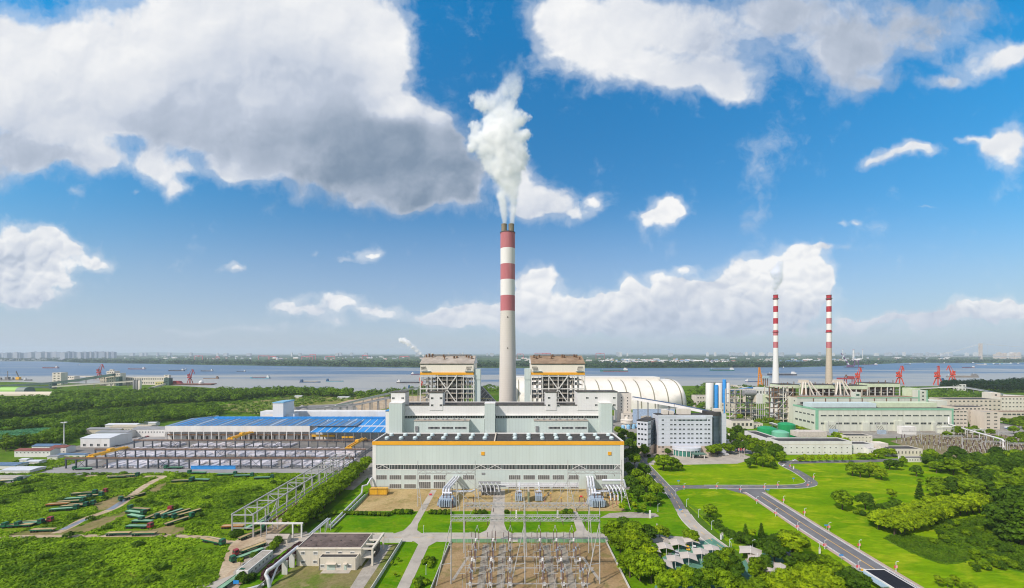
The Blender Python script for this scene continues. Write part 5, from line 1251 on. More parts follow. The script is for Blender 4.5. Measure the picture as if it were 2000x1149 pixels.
ft = thing('cable_frame', 'tangle of grey pipes and frames at the east end of the apron by the trees', 'steel frame', (PX(1195, 285), 285, 0))
for k in range(7): q = MB(); X = PX(1178+k*6, 285); q.box(X-.15, X+.15, 284, 284.3, -.1, R.uniform(6, 10)); q.build('post', M_GALV, ft)
for z in (4.4, 8): q = MB(); q.box(PX(1176, 285), PX(1216, 285), 283, 288, z-.2, z); q.build('platform', M_STEELG, ft)
for k in range(5): q = MB(); X = PX(1182+k*7, 285); q.tube([(X, 283, 9), (X+1.4, 281, 7), (X+2, 278, 4), (X+2, 277, .5)], .45, 8); q.build('cable_pipe', M_BUSD, ft)
q = MB(); q.tube([(PX(1176, 290), 290, 10), (PX(1218, 290), 290, 10), (PX(1222, 290), 290, 5)], .8, 10); q.build('large_pipe', M_BUSD, ft)
arr = thing('surge_arrester', 'arrester', 'surge arrester', (0, 0, 0))
q = MB(); q.cyl((0, 0, -.1), (0, 0, 2.6), .18, n=8); q.build('support', M_PINK, arr)
q = MB(); insul(q, 0, 0, 2.6, 5.4, .3); q.build('insulator', M_INSUL, arr)
q = MB(); q.cyl((0, 0, 5.4), (0, 0, 5.9), .36, n=10); q.build('cap', M_ORANGE, arr)
AR = Proto(arr)
for i,(px,py) in enumerate(((856,990),(864,982),(884,992),(905,988),(914,990),(925,986),(1000,984),(1064,984),(1076,980),(1096,990),(1132,986),(1142,988),(1180,992),(1190,988),(1197,992),(1204,986))):
 x, y = G(px, py); AR.put((x, y, .08), 0, 'dark red porcelain arrester on the apron by the transformers, %s from the west' % nth(i+1), 'arresters on the apron')
t = thing('yellow_container', 'yellow slatted tank container in a frame at the west corner of the hall', 'container', (-97, 289, 0))
x0,x1 = PX(723,290),PX(757,290)
q = MB(); q.box(x0, x1, 288, 292, .5, 4.4); q.build('tank', mat('yellow_tank_paint', (.72, .40, .03), .5, .1, .3, seam=(0, 1.6, .4)), t)
for x in (x0-.3,(x0+x1)/2,x1+.3):
 for y in (287.4, 292.6): q = MB(); q.bar((x, y, -.1), (x, y, 5.2), .2); q.build('frame_post', M_RUST, t)
for z in (.5, 4.9): q = MB(); q.bar((x0-.3, 287.4, z), (x1+.3, 287.4, z), .2); q.bar((x0-.3, 292.6, z), (x1+.3, 292.6, z), .2); q.build('frame_rail', M_RUST, t)
for i, (px, py, nm) in enumerate(((1216-47-320, 968, 'west'), (828, 968, 'far west'))):
 pass
for (px, py, nm) in ((841, 968, 'west'), (1135, 972, 'east')):
 x, y = G(px, py); t = thing('fire_hydrant_box', 'small red hose cabinet on the dry apron, the %s one' % nm, 'hydrant box', (x, y, 0)); q = MB(); q.box(x-.9, x+.9, y-.3, y+.3, .4, 1.3); q.build('box', M_BANNER, t); q = MB(); q.box(x-.7, x-.5, y-.1, y+.1, -.1, .4); q.box(x+.5, x+.7, y-.1, y+.1, -.1, .4); q.build('stand', M_STEELG, t)
# insulated pipes on the lawn
pp = thing('insulated_pipe', 'long white pipe on low stands crossing the lawn to the hall corner', 'pipe', (-104, 262, 0))
q = MB(); q.tube([(-103.4, 303, 8), (-103.4, 300.5, 8), (-105, 297, 4.5), (-107.3, 294, 4.5), (-107.3, 293.4, 1.8), (-105.5, 287, 1.5), (-104.2, 233, 1.5), (-104.2, 232, 1.5), (-104.2, 231.5, 6.5)], .62, 12); edge_smooth(q.build('pipe', M_PIPE, pp))
q = MB(); q.tube([(-103.0, 287, .9), (-102.6, 233, .9)], .35, 8); edge_smooth(q.build('pipe', M_PIPE, pp))
for k in range(11): q = MB(); y = 234+k*5; q.box(-105.2, -102.0, y-.15, y+.15, -.1, .75); q.build('stand', M_STEELG, pp)
pt = thing('pipe_rack', 'raised pipe rack leading from the lawn pipe to the flat roofed pump building', 'pipe rack', (-102, 220, 0))
for dx in (0, 1.5): q = MB(); q.tube([(-104.2+dx, 231.5, 6.6), (-104.0+dx*.8, 210, 7.2)], .4, 8); edge_smooth(q.build('pipe', M_PIPE, pt))
for y in (231,224,217):
 for dx in (-.5, 2): q = MB(); q.box(-104.2+dx-.15, -104.2+dx+.15, y-.15, y+.15, -.1, 6.4); q.build('post', M_GALV, pt)
 q = MB(); q.box(-104.9, -102.0, y-.15, y+.15, 6.2, 6.4); q.build('cross_beam', M_GALV, pt)
pt = thing('insulated_pipe', 'fat pale pipe sloping from the pump building to the bottom wall and turning down', 'pipe', (-104, 185, 0))
q = MB(); q.tube([(-101.5, 194, 8.2), (-103.2, 186, 7.2), (-104.2, 179, 6.6), (-105.6, 177, 6), (-106.0, 176.4, 4.6), (-104.5, 175.6, 3), (-103.7, 175.2, -.2)], .75, 12); edge_smooth(q.build('pipe', M_PIPE, pt))
q = MB(); q.tube([(-102.3, 193, 7.4), (-103.6, 181, 5.8), (-103.8, 175, -.2)], .4, 10); edge_smooth(q.build('pipe', M_PIPE, pt))
for y in (191, 185): q = MB(); q.box(-103.9, -101.4, y-.2, y+.2, -.1, 6.3); q.build('stand', M_CWALL, pt)
pt = thing('insulated_pipe', 'pale ground pipe at the bottom edge left of the sloping pipe', 'pipe', (-110, 172, 0)); q = MB(); q.tube([(-118, 168, 1.2), (-110, 172, 1.2), (-106, 175, 1.2)], .5, 10); edge_smooth(q.build('pipe', M_PIPE, pt))
q = MB(); q.box(-112.2, -111.8, 169, 172, -.1, .8); q.build('stand', M_STEELG, pt)
# pump building with flat brown roof
pb = thing('pump_building', 'cream two storey pump building with a flat stained brown roof and low annex', 'building', (-86, 192, 0))
M_CREAMW = mat('cream_painted_wall', (.60, .55, .46), .85, .05, .2, streak=True, dirt=(.42, .37, .3), dirt_amt=.4)
M_ROOFS = mat('stained_brown_roof', (.115, .085, .075), .9, .3, .12, dirt=(.20, .15, .125), dirt_amt=.7)
x0,x1,y0,y1 = -101.2,-70.8,192.3,208.2
block(pb,x0,x1,y0,y1,8.7,M_CREAMW,M_ROOFS,par=.35)
q = MB(); q.box(x0-.4, x1+.4, y0-.4, y0-.02, 8.0, 8.3); q.build('cornice', M_CREAMW, pb)
R = random.Random(2)
v0 = None
for i in range(6):
 for j in range(3):
  q = MB(); x, y = x0+3+i*4.9, y0+3+j*4.8; q.box(x-.25, x+.25, y-.25, y+.25, 8.37, 8.62); q.build('roof_vent', M_STEELD, pb)
for px in (766, 865, 961, 1057, 1153): c = PX(400+px/4, y0); window_on(pb, 'front', c-1.05, c+1.05, 5.3, 6.9, y0, [M_GLASS, M_TRIM], mull=3)
for px in (768, 863): c = PX(400+px/4, y0); window_on(pb, 'front', c-1.05, c+1.05, 1.2, 2.8, y0, [M_GLASS, M_TRIM], mull=3)
ax0,ax1 = -88.9,-71.6
block(pb, ax0, ax1, 188.6, y0-.02, 6.0, M_CREAMW, M_ROOFD, wname='annex_wall', rname='annex_roof', par=.4)
for px in (919, 1047, 1130): c = PX(400+px/4, 188.6); window_on(pb, 'front', c-1.0, c+1.0, 1.2, 2.7, 188.6, [M_GLASS, M_TRIM], mull=3)
for (a, b) in ((955, 1018), (1088, 1108)): q = MB(); q.box(PX(400+a/4, 188.6), PX(400+b/4, 188.6), 188.45, 188.7, .2, 2.4); q.build('door', mat('pale_green_door', (.42, .50, .44), .6), pb)
for (a, b) in ((942, 1025), (1080, 1112)): q = MB(); q.box(PX(400+a/4, 188), PX(400+b/4, 188), 187.2, 188.58, 3.2, 3.45); q.build('door_canopy', M_BEIGE, pb)
q = MB(); q.box(-87, -74, 185.8, 188.55, -.1, .2); q.build('step', M_CONC, pb)
for x in (ax0+.3, -71.9, x0+.3): q = MB(); yy = 188.5 if x > ax0 else y0-.1; q.cyl((x, yy, .1), (x, yy, 5.6), .1, n=6); q.build('downpipe', M_STEELD, pb)
fr = thing('loading_frame', 'white concrete portal frame attached beside the flat brown roof', 'frame', (-67, 193, 0))
for (x, y) in ((-65.7, 192.8), (-65.7, 209)): q = MB(); q.box(x-.4, x+.4, y-.4, y+.4, -.1, 7.5); q.build('column', M_CREAMW, fr)
q = MB(); q.box(-66.2, -65.2, 192.3, 209.5, 7.5, 8.3); q.build('beam', M_CREAMW, fr)
for y in (193, 197.5, 202, 209): q = MB(); q.box(-70.75, -66.25, y-.4, y+.4, 7.55, 8.2); q.build('cross_beam', M_CREAMW, fr)
q = MB(); q.box(-70.7, -66.3, 193, 199, 3.4, 3.8); q.build('landing', M_CREAMW, fr)
q = MB(); q.box(-70, -67, 201, 208, .1, 4.6); q.build('machinery', M_STEELD, fr)
fence('pale rendered wall on the east side of the dry yard', [(-59.5, 150), (-58.6, 185), (-58, 216)], 2.1, M_CWALL, 6, M_CWALL, 'boundary_wall', .3)
fence('pale rendered wall behind the portal frame by the concrete road', [(-68, 216), (-58.4, 216)], 2.0, M_CWALL, 5, M_CWALL, 'boundary_wall', .3)
fence('stained concrete wall on the west side of the dry yard under the pipe', [(-107, 170), (-106, 190), (-104.5, 212)], 2.0, M_CONC2, 6, M_CONC2, 'boundary_wall', .3)
ls = thing('roadside_shed', 'long narrow white shed with a flat grey roof beside the dirt road', 'shed', (-119, 182, 0))
block(ls,-122.4,-117.2,181.8,201,3.4,M_WALLW,M_CONC2,par=.12)
window_row(ls, 'right', 183, 200, 6, .9, 2.4, -117.2, [M_GLASS, M_TRIM], .5)
bl = thing('small_hut', 'grey tile roofed hut under the cross pipe by the trees', 'hut', (-121, 217, 0)); gable(bl, -129, -118, 215, 219, 2.8, 4.0, M_CREAMW, M_ROOFG)
q = MB(); q.box(-124.2, -122.9, 214.9, 215.05, 0, 2.1); q.build('door', M_STEELD, bl)
bd = thing('notice_board', 'blue board on two posts at the bottom of the lane', 'sign', (PX(460, 176), 176, 0)); x = PX(461, 176); q = MB(); q.box(x-1.2, x+1.2, 175.9, 176, .9, 2.4); q.build('board', M_BLUEP, bd)
for s in (-1, 1): q = MB(); q.box(x+s*1.0-.07, x+s*1.0+.07, 176.01, 176.1, -.1, 2.3); q.build('post', M_STEELG, bd)
# street lamps with red banners along the right roads
def lamp_proto(banner):
 t = thing('street_lamp', 'lamp', 'street lamp', (0, 0, 0))
 q = MB(); q.cyl((0, 0, -.1), (0, 0, 5.6), .15, .10, 8); q.cyl((0, 0, -.1), (0, 0, .6), .22, n=8); q.build('pole', M_LAMPP, t)
 q = MB(); q.bar((0, 0, 5.5), (1.0, 0, 5.9), .12); q.build('arm', M_LAMPP, t)
 q = MB(); q.box(.75, 1.6, -.18, .18, 5.82, 5.98); q.build('lamp_head', M_LAMPP, t)
 if banner:
  for s,m in ((-1,M_BANNER),(1,M_BANNER2)):
   q = MB(); q.box(s*.14 if s > 0 else -1.0, 1.0 if s > 0 else -.14, -.03, .03, 2.0, 3.6); q.build('banner', m, t)
 return Proto(t)
LB,LN = lamp_proto(True),lamp_proto(False)
LG = 'street lamps along the campus roads'
sides = [((1337,957), ), ]
ban = [(1336,957),(1400,956),(1446,962),(1478,984),(1515,1009),(1558,1036),(1611,1073),(1676,1116),(1493,957),(1519,953),(1578,953),(1530,983),(1571,1008),(1619,1037),(1678,1073),(1750,1117),(1589,937),(1543,915)]
names = ['west end of the crossing road', 'middle of the crossing road', 'west kerb mouth of the main road', 'west kerb, second from the junction', 'west kerb, third from the junction', 'west kerb, fourth from the junction', 'west kerb, fifth from the junction', 'west kerb, nearest, by the gatehouse', 'east kerb mouth of the main road', 'crossing road near the loop', 'tip of the road loop', 'east kerb, second from the junction', 'east kerb, third from the junction', 'east kerb, fourth from the junction', 'east kerb, fifth from the junction', 'east kerb, nearest, opposite the gatehouse', 'outer bend of the loop', 'far end of the loop by the east road']
for (px,py),nm in zip(ban,names):
 x, y = G(px, py); LB.put((x, y, .05), 0, 'street lamp with red and pink banners, '+nm, LG, .8)
for (px, py), nm in zip([(1320, 968), (1341, 990), (1364, 1011), (1390, 1035), (1285, 1000), (1425, 1102-30), (1470, 1074)], ['first down the concrete road', 'second down the concrete road', 'third down the concrete road', 'fourth down the concrete road', 'on the lawn beside the white post', 'beside the lower lawn trees', 'behind the large tan canopy']):
 x, y = G(px, py); LN.put((x, y, .05), 0, 'plain grey street lamp without banners, '+nm, LG, .85)
for (px, py), nm in zip([(1428, 1076), (832, 1123), (827, 1043), (1223, 1093), (1601, 1082-5)], ['by the car park lawn', 'by the round bushes west of the switchyard', 'at the west bend of the concrete road', 'on the lawn east of the switchyard', 'beside the lane mouth']):
 x, y = G(px, py); LN.put((x, y, .05), pi/2, 'short garden lamp '+nm, LG, .7)
sg = thing('direction_sign', 'sign', 'sign', (0, 0, 0)); q = MB(); q.cyl((0, 0, -.1), (0, 0, 2.6), .07, n=6); q.build('post', M_GALV, sg); q = MB(); q.box(-1.0, 1.0, -.05, .05, 2.2, 2.9); q.build('panel', M_BLUEP, sg); SGP = Proto(sg)
for (px, py), nm in zip([(1325, 946), (1550, 941), (1614, 1035), (1643, 1095), (1500, 964), (1527, 901), (1329, 1004)], ['on the edge of the oval lawn, west', 'inside the road loop', 'on the east verge of the main road', 'at the lane mouth near the gatehouse', 'on the east kerb mouth', 'at the east road corner', 'where asphalt turns to concrete']):
 x, y = G(px, py); SGP.put((x, y, .05), 0, 'small blue direction sign '+nm, 'blue direction signs')
for (px, py, nm) in ((1601, 1082, 'by the lane mouth'), (1408, 1054, 'at the foot of the concrete road'), (1411, 1052, 'second at the foot of the concrete road'), (1283, 1034, 'at the lawn bend west of the concrete road'), (1550, 917, 'on the lawn inside the far loop')):
 x, y = G(px, py); t = thing('stone_post', 'slim white stone post '+nm, 'post', (x, y, 0)); q = MB(); q.box(x-.3, x+.3, y-.3, y+.3, -.1, 2.8); q.build('shaft', M_TRIM, t); q = MB(); q.box(x-.4, x+.4, y-.4, y+.4, 2.8, 3.05); q.build('cap', M_CONC, t)
# car park canopies and cars
M_CANV = mat('tan_canvas', (.50, .45, .39), .7, .06, .3)
def canopy_proto():
 t = thing('tensile_canopy', 'canopy', 'canopy', (0, 0, 0))
 q = MB(); n = 6; a,b = 2.9,2.9
 for i in range(n+1):
  for j in range(n+1):
   u,v = -1+2*i/n,-1+2*j/n
   q.v.append((1.15*a*u*(1-.07*(1-v*v)),b*v*(1-.07*(1-u*u)),2.5+.8*(1-abs(u))*(1-.3*abs(v))-.25*abs(u*v)))
 for i in range(n):
  for j in range(n): k = i*(n+1)+j; q.face((k,k+n+1,k+n+2,k+1))
 m_ = len(q.v); q.v += [(x,y,z-.08) for x,y,z in q.v[:m_]]
 for f in list(q.f): q.face(tuple(m_+i for i in f[::-1]))
 o = q.build('canvas', M_CANV, t, fix=False); edge_smooth(o, 25)
 for s in (-1, 1): q = MB(); q.cyl((0, s*b*.85, -.1), (0, s*b*.85, 3.2), .1, n=8); q.build('post', M_TRIM, t)
 q = MB(); q.bar((0, -b*.85, 3.2), (0, b*.85, 3.2), .1); q.build('ridge_bar', M_TRIM, t)
 return Proto(t)
CNP = canopy_proto()
CANS = [((1299, 1079), .15, 1.15, 'back row, west, over a dark car'), ((1323, 1072), .15, 1.15, 'back row, middle, over a silver car'), ((1349, 1066), .15, 1.15, 'back row, east, beside the yellow car'),
  ((1297, 1113), .3, 1.15, 'front row, westmost'), ((1318, 1105), .3, 1.15, 'front row, second from the west'), ((1344, 1099), .3, 1.2, 'front row, third from the west'), ((1369, 1091), .3, 1.2, 'front row, fourth from the west'), ((1390, 1083), .3, 1.15, 'front row, eastmost'),
  ((1276, 1083), .15, 1.0, 'half hidden behind the tree row'), ((1466, 1092), .5, 1.5, 'large one beside the brown footpath'), ((1480, 1104), .5, 1.3, 'large one, lower half over a car'), ((1502, 1124), .4, 1.0, 'ragged one below, near the thicket'), ((1524, 1118), .6, 1.0, 'smaller one lost in the thicket')]
for (p,r,s,nm) in CANS:
 x, y = G(*p); CNP.put((x, y, .15), -r, 'tan tensile canopy over parking, '+nm, 'tan parking canopies', s)
for (c, px, py, hd, nm) in (('grey', 1308, 1088, 70, 'grey car nosing out from under the west back canopy'), ('silver', 1322, 1083, 70, 'silver car under the middle back canopy'), ('yellow', 1343, 1073, 75, 'yellow car between the tan canopies'), ('white', 1356, 1072, 72, 'white car under the east back canopy'), ('black', 1287, 1090, 70, 'black car by the tree row canopy'), ('white', 1402, 1143, 60, 'white car parked under the front trees'), ('silver', 1384, 1146, 60, 'silver car parked under the front trees'), ('black', 1540, 1086, 80, 'black car under the broad tree, west'), ('silver', 1550, 1084, 80, 'silver car under the broad tree, east'), ('silver', 1487, 1110, 70, 'silver car beneath the large tan canopy'),
       ('white', 1532, 911, 30, 'white car turning into the road loop'), ('white', 1553, 901, 12, 'white car on the east road, first'), ('black', 1566, 898, 12, 'dark car on the east road, second'), ('black', 1354, 895, 0, 'black car at the office entrance, left'), ('black', 1376, 895, 0, 'black car at the office entrance, right'), ('red', 1561, 899, 80, 'red car parked by the long white building'), ('grey', 1760, 890, 20, 'grey car by the court of the low white building'), ('black', 1748, 893, 20, 'black car by the court of the low white building'), ('black', 1825, 915, 5, 'black car under the trees of the east grove, west'), ('blue' if False else 'black', 1838, 914, 5, 'black car under the trees of the east grove, east'), ('white', 1932, 842, 60, 'white car outside the beige office blocks')):
 x,y = G(px,py); put_car(c,x,y,hd,nm,.2)
x, y = G(1417, 890); CP['van'].put((x, y, .15), radians(275), 'white van parked on the plaza before the office')
bs = thing('coach', 'white and blue coach parked by the beige office blocks', 'bus', G(1975, 838)+(0,)); x, y = G(1975, 838)
q = MB(); q.box(x-6, x+6, y, y+2.6, .6, 3.4); q.build('body', M_WALLW, bs); q = MB(); q.box(x-5.6, x+5.8, y-.04, y+2.64, 1.8, 2.8); q.build('window', M_GLASS, bs); q = MB(); q.box(x-6.03, x+2, y-.06, y+2.66, .7, 1.3); q.build('blue_stripe', M_BLUEP, bs)
for s in (-4, 3.6): q = MB(); q.cyl((x+s, y-.05, .55), (x+s, y+2.65, .55), .55, n=10); q.build('wheel', M_TYRE, bs)
gh = thing('gatehouse', 'white gatehouse with a louvred dark canopy roof at the near end of the main road', 'gatehouse', G(1715, 1149)+(0,))
x,y = G(1718,1149); x += 3.6
q = MB(); q.box(x-3.6, x+5.2, y-7, y+7.5, 3.3, 3.8); q.build('roof_slab', mat('dark_solar_sheet', (.02, .022, .028), .85, .3, 2.5, spec=.1), gh)
q = MB(); q.box(x-3.9, x+5.5, y-7.3, y-7.0, 3.0, 4.0); q.box(x-3.9, x-3.6, y-7, y+7.5, 3.0, 4.0); q.box(x+5.2, x+5.5, y-7, y+7.5, 3.0, 4.0); q.box(x-3.9, x+5.5, y+7.5, y+7.8, 3.0, 4.0); q.build('roof_edge', M_TRIM, gh)
for k in range(5): q = MB(); q.box(x-7.2+k*.66, x-6.9+k*.66, y-5, y+7, 3.2, 3.6); q.build('louvre_beam', mat('pale_blue_steel', (.36, .48, .56), .5), gh)
q = MB(); q.box(x-2.6, x+4.2, y-6, y+1, -.1, 3.0); q.build('booth', M_WALLW, gh); q = MB(); q.box(x-2.0, x+3.6, y-6.1, y-5.9, 1.0, 2.6); q.build('window', M_GLASS, gh)
for (a, b) in ((x-3.2, y+6.8), (x+4.8, y+6.8)): q = MB(); q.box(a-.25, a+.25, b-.25, b+.25, -.1, 3.3); q.build('column', M_TRIM, gh)
bar_ = thing('barrier_boom', 'black and white barrier boom across the main road by the gatehouse', 'barrier', (158.5, 187.8, 0)); q = MB(); q.box(160.2, 160.8, 187.5, 188.1, 0, 1.1); q.build('cabinet', M_YEL, bar_)
for k in range(8): q = MB(); q.box(160.9+k*.9, 160.9+k*.9+.9, 187.72, 187.88, .85, 1.0); q.build('boom_section', M_TRIM if k % 2 else M_STEELD, bar_)
# office building
M_CURT = mat('blue_grey_panel', (.58, .61, .67), .4, .06, .1, seam=(2, 3.9, .15), streak=True, dirt=(.48, .52, .60), dirt_amt=.3)
M_STONE = mat('beige_stone_base', (.55, .46, .38), .8, .08, .2)
M_CGLASS = mat('dark_curtain_glass', (.06, .085, .11), .12, .25, .15, spec=.6, seam=(2, 3.9, .4))
M_GGLASS = mat('green_tinted_glass', (.05, .20, .16), .12, .2, .2, spec=.6)
of = thing('office_block', 'blue grey eight storey office block with a curved glass corner and green glass porch', 'office building', (172, 404, 0))
ox0,ox1,oy = PX(1286,404),PX(1391,404),404.0; OH = 38.0
q = MB(); q.box(ox0, ox1, oy, oy+17, 8.6, OH); q.build('wall', M_CURT, of)
q = MB(); q.box(ox0-.1, ox1+.1, oy-.1, oy+17.1, -.3, 8.58); q.build('stone_base', M_STONE, of)
q = MB(); q.box(ox0+.4, ox1-.4, oy+.4, oy+16.6, OH, OH+.5); q.build('roof', M_ROOFD, of)
q = MB(); q.box(ox0-.3, ox1+.3, oy-.3, oy+.2, OH-.8, OH+.9); q.build('parapet', M_CURT, of)
q = MB(); q.box(PX(1322, oy), PX(1378, oy), oy-1.2, oy+.1, OH-3.2, OH-1.0); q.build('cornice_band', M_CURT, of)
o7 = lambda z: PX(1180+z*.21,oy)
cs = (545,625,660,706,741,785,820,865,900,943,975)
for r_,yz in enumerate((670,712,755,797,838,880,920,965)):
 z = HZ(680+yz*.21,oy)
 for c in (cs if r_ < 6 else ((512,545,625,660,943,975) if r_ == 6 else (545,625,660))):
  X = o7(c); window_on(of, 'front', X-1.25, X+1.25, z-.85, z+.85, oy-(0 if r_ < 6 else .1), [M_GLASS, M_CURT if r_ < 6 else M_STONE], mull=1)
A_ = Vector((PX(1265,398),398,0)); uL = Vector((-.82,.57,0)); uR = Vector((.62,.78,0))
def wing(z0,z1,a,b,off=0.0):
 p = [A_,A_+uR*b,A_+uR*b+uL*a,A_+uL*a]; c = sum(p,Vector())/4
 return [((v-c).normalized()*off+v).to_tuple()[:2] for v in p]
q = MB(); q.prism(wing(0, 0, 10.6, 22), 8.6, 33.5); q.build('wing_wall', M_CURT, of)
q = MB(); q.prism(wing(0, 0, 10.6, 22, .12), -.3, 8.58); q.build('wing_base', M_STONE, of)
q = MB(); q.prism(wing(0, 0, 10.6, 22, .5), 33.5, 34.2); q.build('wing_roof', M_ROOFD, of)
nL = Vector((-.57,-.82,0)); nR = Vector((.78,-.62,0))
for r_ in range(6):
 for k in range(3):
  c = A_+uL*(2.1+k*3.2)+nL*.06+Vector((0, 0, 6+r_*4.9)); q = MB(); q.bar(c-uL*.95, c+uL*.95, .14, 1.6); q.build('window', M_GLASS, of)
 for k in range(2):
  c = A_+uR*(3+k*3.4)+nR*.06+Vector((0, 0, 6+r_*4.9)); q = MB(); q.bar(c-uR*1.1, c+uR*1.1, .14, 1.6); q.build('window', M_GLASS, of)
q = MB(); c0 = A_+uR*9+nR*.05; c1 = A_+uR*21.5+nR*.05
q.poly([c0+Vector((0, 0, 1)), c1+Vector((0, 0, 1)), c1+Vector((0, 0, 33)), c0+Vector((0, 0, 33))]); q.build('curtain_glass', M_CGLASS, of, fix=False)
cx_,cy_ = PX(1393,412),414.0
P = [(cx_+7.5*cos(radians(a)),cy_+8.5*sin(radians(a))) for a in range(180,361,15)]
q = MB(); q.prism(P+[(cx_+7.5, cy_+6), (cx_-7.5, cy_+6)], 1, OH-.4); q.build('curved_glass_bay', M_CGLASS, of)
q = MB(); q.prism([(x, y) for x, y in P]+[(cx_+7.5, cy_+6), (cx_-7.5, cy_+6)], OH-.4, OH+3.4); q.build('drum_roof', M_ROOFD, of)
q = MB(); q.box(PX(1402, 416)+.2, PX(1412.5, 416), 410, 426, -.3, OH+1.2); q.build('end_slab', M_CURT, of)
for (a, b, h0, h1) in ((1296, 1306, OH, OH+5), (1308, 1317, OH, OH+3.6), (1326, 1350, OH, OH+6.2), (1397, 1412, OH+.9, OH+6)): q = MB(); q.box(PX(a, 410), PX(b, 410), 411, 417, h0-.4, h1); q.build('roof_house', M_CREAMR, of)
pcx = PX(1347,396); P = [(pcx+13*cos(radians(a)),403.8+9.5*sin(radians(a))) for a in range(180,361,12)]
q = MB(); q.prism(P, .2, 5.6); q.build('porch_glass', M_GGLASS, of)
q = MB(); q.prism([(pcx+14*cos(radians(a)), 403.8+10.3*sin(radians(a))) for a in range(180, 361, 12)], 5.6, 8.2); q.build('porch_roof_band', M_CURT, of)
for k in range(11): a = radians(190+k*16); q = MB(); q.cyl((pcx+13.4*cos(a), 403.8+9.9*sin(a), -.1), (pcx+13.4*cos(a), 403.8+9.9*sin(a), 5.6), .3, n=8); q.build('porch_column', M_TRIM, of)
q = MB(); q.box(PX(1351, 391), PX(1377, 391), 387.5, 394, 3.9, 4.5); q.build('green_canopy', mat('green_canopy_sheet', (.10, .19, .15), .4), of)
for px in (1353, 1375): q = MB(); X = PX(px, 389); q.box(X-.3, X+.3, 388, 388.6, 0, 3.9); q.build('canopy_column', M_TRIM, of)
for i, (px, c) in enumerate(((1444, 'pink'), (1449, 'red'), (1454, 'white and red'))):
 x, y = G(px, 893); t = thing('flagpole', 'tall flagpole with a %s flag on the plaza edge' % c, 'flagpole', (x, y, 0)); q = MB(); q.cyl((x, y, -.1), (x, y, 9), .09, .06, 6); q.build('pole', M_TRIM, t)
 q = MB(); q.quad((x, y, 8.8), (x-1.5, y-.3, 8.3), (x-1.2, y-.2, 5.6), (x, y, 6.8)); q.quad((x, y+.03, 6.8), (x-1.2, y-.17, 5.6), (x-1.5, y-.27, 8.3), (x, y+.03, 8.8)); q.build('flag', (M_BANNER2, M_BANNER, M_BANNER2)[i], t, fix=False)
# old green power house
M_OLDW = mat('pale_green_render', (.58, .60, .51), .8, .06, .08, streak=True, dirt=(.40, .42, .32), dirt_amt=.45)
M_OLDG = mat('mint_green_trim', (.22, .46, .31), .7, .08, .2)
M_OLDL = mat('light_green_roof_edge', (.56, .63, .44), .7, .08, .2)
M_FADE = mat('pale_blue_sheet', (.56, .66, .66), .5, .05, .2)
og = thing('old_power_house', 'long pale green old power house with mint trim and rows of dark windows', 'power station hall', (488, 527, 0))
gx0,gx1,gy0,gy1,gh_ = 392.0,568.0,527.0,571.0,28.6
q = MB(); q.box(gx0, gx1, gy0, gy1, -.3, gh_-.6); q.build('wall', M_OLDW, og)
q = MB(); q.box(gx0+.3, gx1-.3, gy0+.3, gy1-.3, gh_-.6, gh_-.2); q.build('roof', M_ROOFD, og)
q = MB(); q.box(gx0-.3, gx1+.3, gy0-.3, gy0+.3, gh_-2.0, gh_+.3); q.box(gx0-.3, gx0+.3, gy0+.31, gy1, gh_-2.0, gh_+.3); q.build('mint_parapet', M_OLDG, og)
for x in (gx0, gx1-2.2): q = MB(); q.box(x-.15, x+2.2, gy0-.2, gy0+.1, -.3, gh_-2.01); q.build('mint_corner', M_OLDG, og)
q = MB(); q.box(gx0-.2, gx0+.1, gy0+.1, gy0+2, -.3, gh_-2.01); q.build('mint_corner', M_OLDG, og)
for z0, z1 in ((18.6, 20.6), (8.2, 11)): window_row(og, 'front', gx0+4, gx1-4, 17, z0, z1, gy0, [M_GLASS, M_OLDW], .78, 'long_window', 3); window_row(og, 'left', gy0+3, gy1-3, 5, z0, z1, gx0, [M_GLASS, M_OLDW], .72, 'long_window', 2)
for (a, b) in ((1612, 1631), (1685, 1698), (1748, 1764), (1822, 1830)): q = MB(); q.box(PX(a, 525), PX(b, 525), 524.5, gy0-.02, -.3, 11.4 if a != 1748 else 13); q.build('front_annex', M_OLDW, og)
q = MB(); q.box(PX(1580, 545), PX(1705, 545), 540, 556, gh_-.2, 34); q.build('roof_monitor', M_FADE, og)
q = MB(); q.box(PX(1710, 545), PX(1822, 545), 540, 556, gh_-.2, 34.5); q.build('roof_monitor', M_OLDL, og)
ux0,ux1,uy0,uy1,uh = 398.0,580.0,571.1,596.0,38.4
q = MB(); q.box(ux0, ux1, uy0, uy1, -.3, uh-.6); q.build('upper_wall', M_OLDW, og)
q = MB(); q.box(ux0+.3, ux1-.3, uy0+.3, uy1-.3, uh-.6, uh-.3); q.build('upper_roof', M_ROOFB, og)
q = MB(); q.box(ux0-.3, ux1+.3, uy0-.3, uy0+.2, uh-1.2, uh); q.build('mint_parapet', M_OLDG, og)
window_row(og, 'front', ux0+3, ux1-22, 16, gh_+.3, gh_+3.6, uy0, [M_GLASS, M_OLDW], .84, 'clerestory_window', 3)
for k in range(9): X = ux0+22+k*17; q = MB(); q.box(X-.5, X+.5, uy0-.5, uy0, gh_+3.8, uh-1.2); q.build('rust_stained_pier', M_RUST, og)
for k in range(5): window_row(og, 'left', uy0+4, uy0+8, 1, 8+k*6, 9.8+k*6, ux0, [M_GLASS, M_OLDW], .7, mull=0)
tx0,tx1 = PX(1793,571),PX(1811,571)
q = MB(); q.box(tx0, tx1, uy0-.6, uy0+8, -.3, 48); q.build('stair_tower', M_OLDW, og)
for x in (tx0, tx1-1.6): q = MB(); q.box(x-.1, x+1.6, uy0-.75, uy0-.55, -.3, 48.3); q.build('mint_corner', M_OLDG, og)
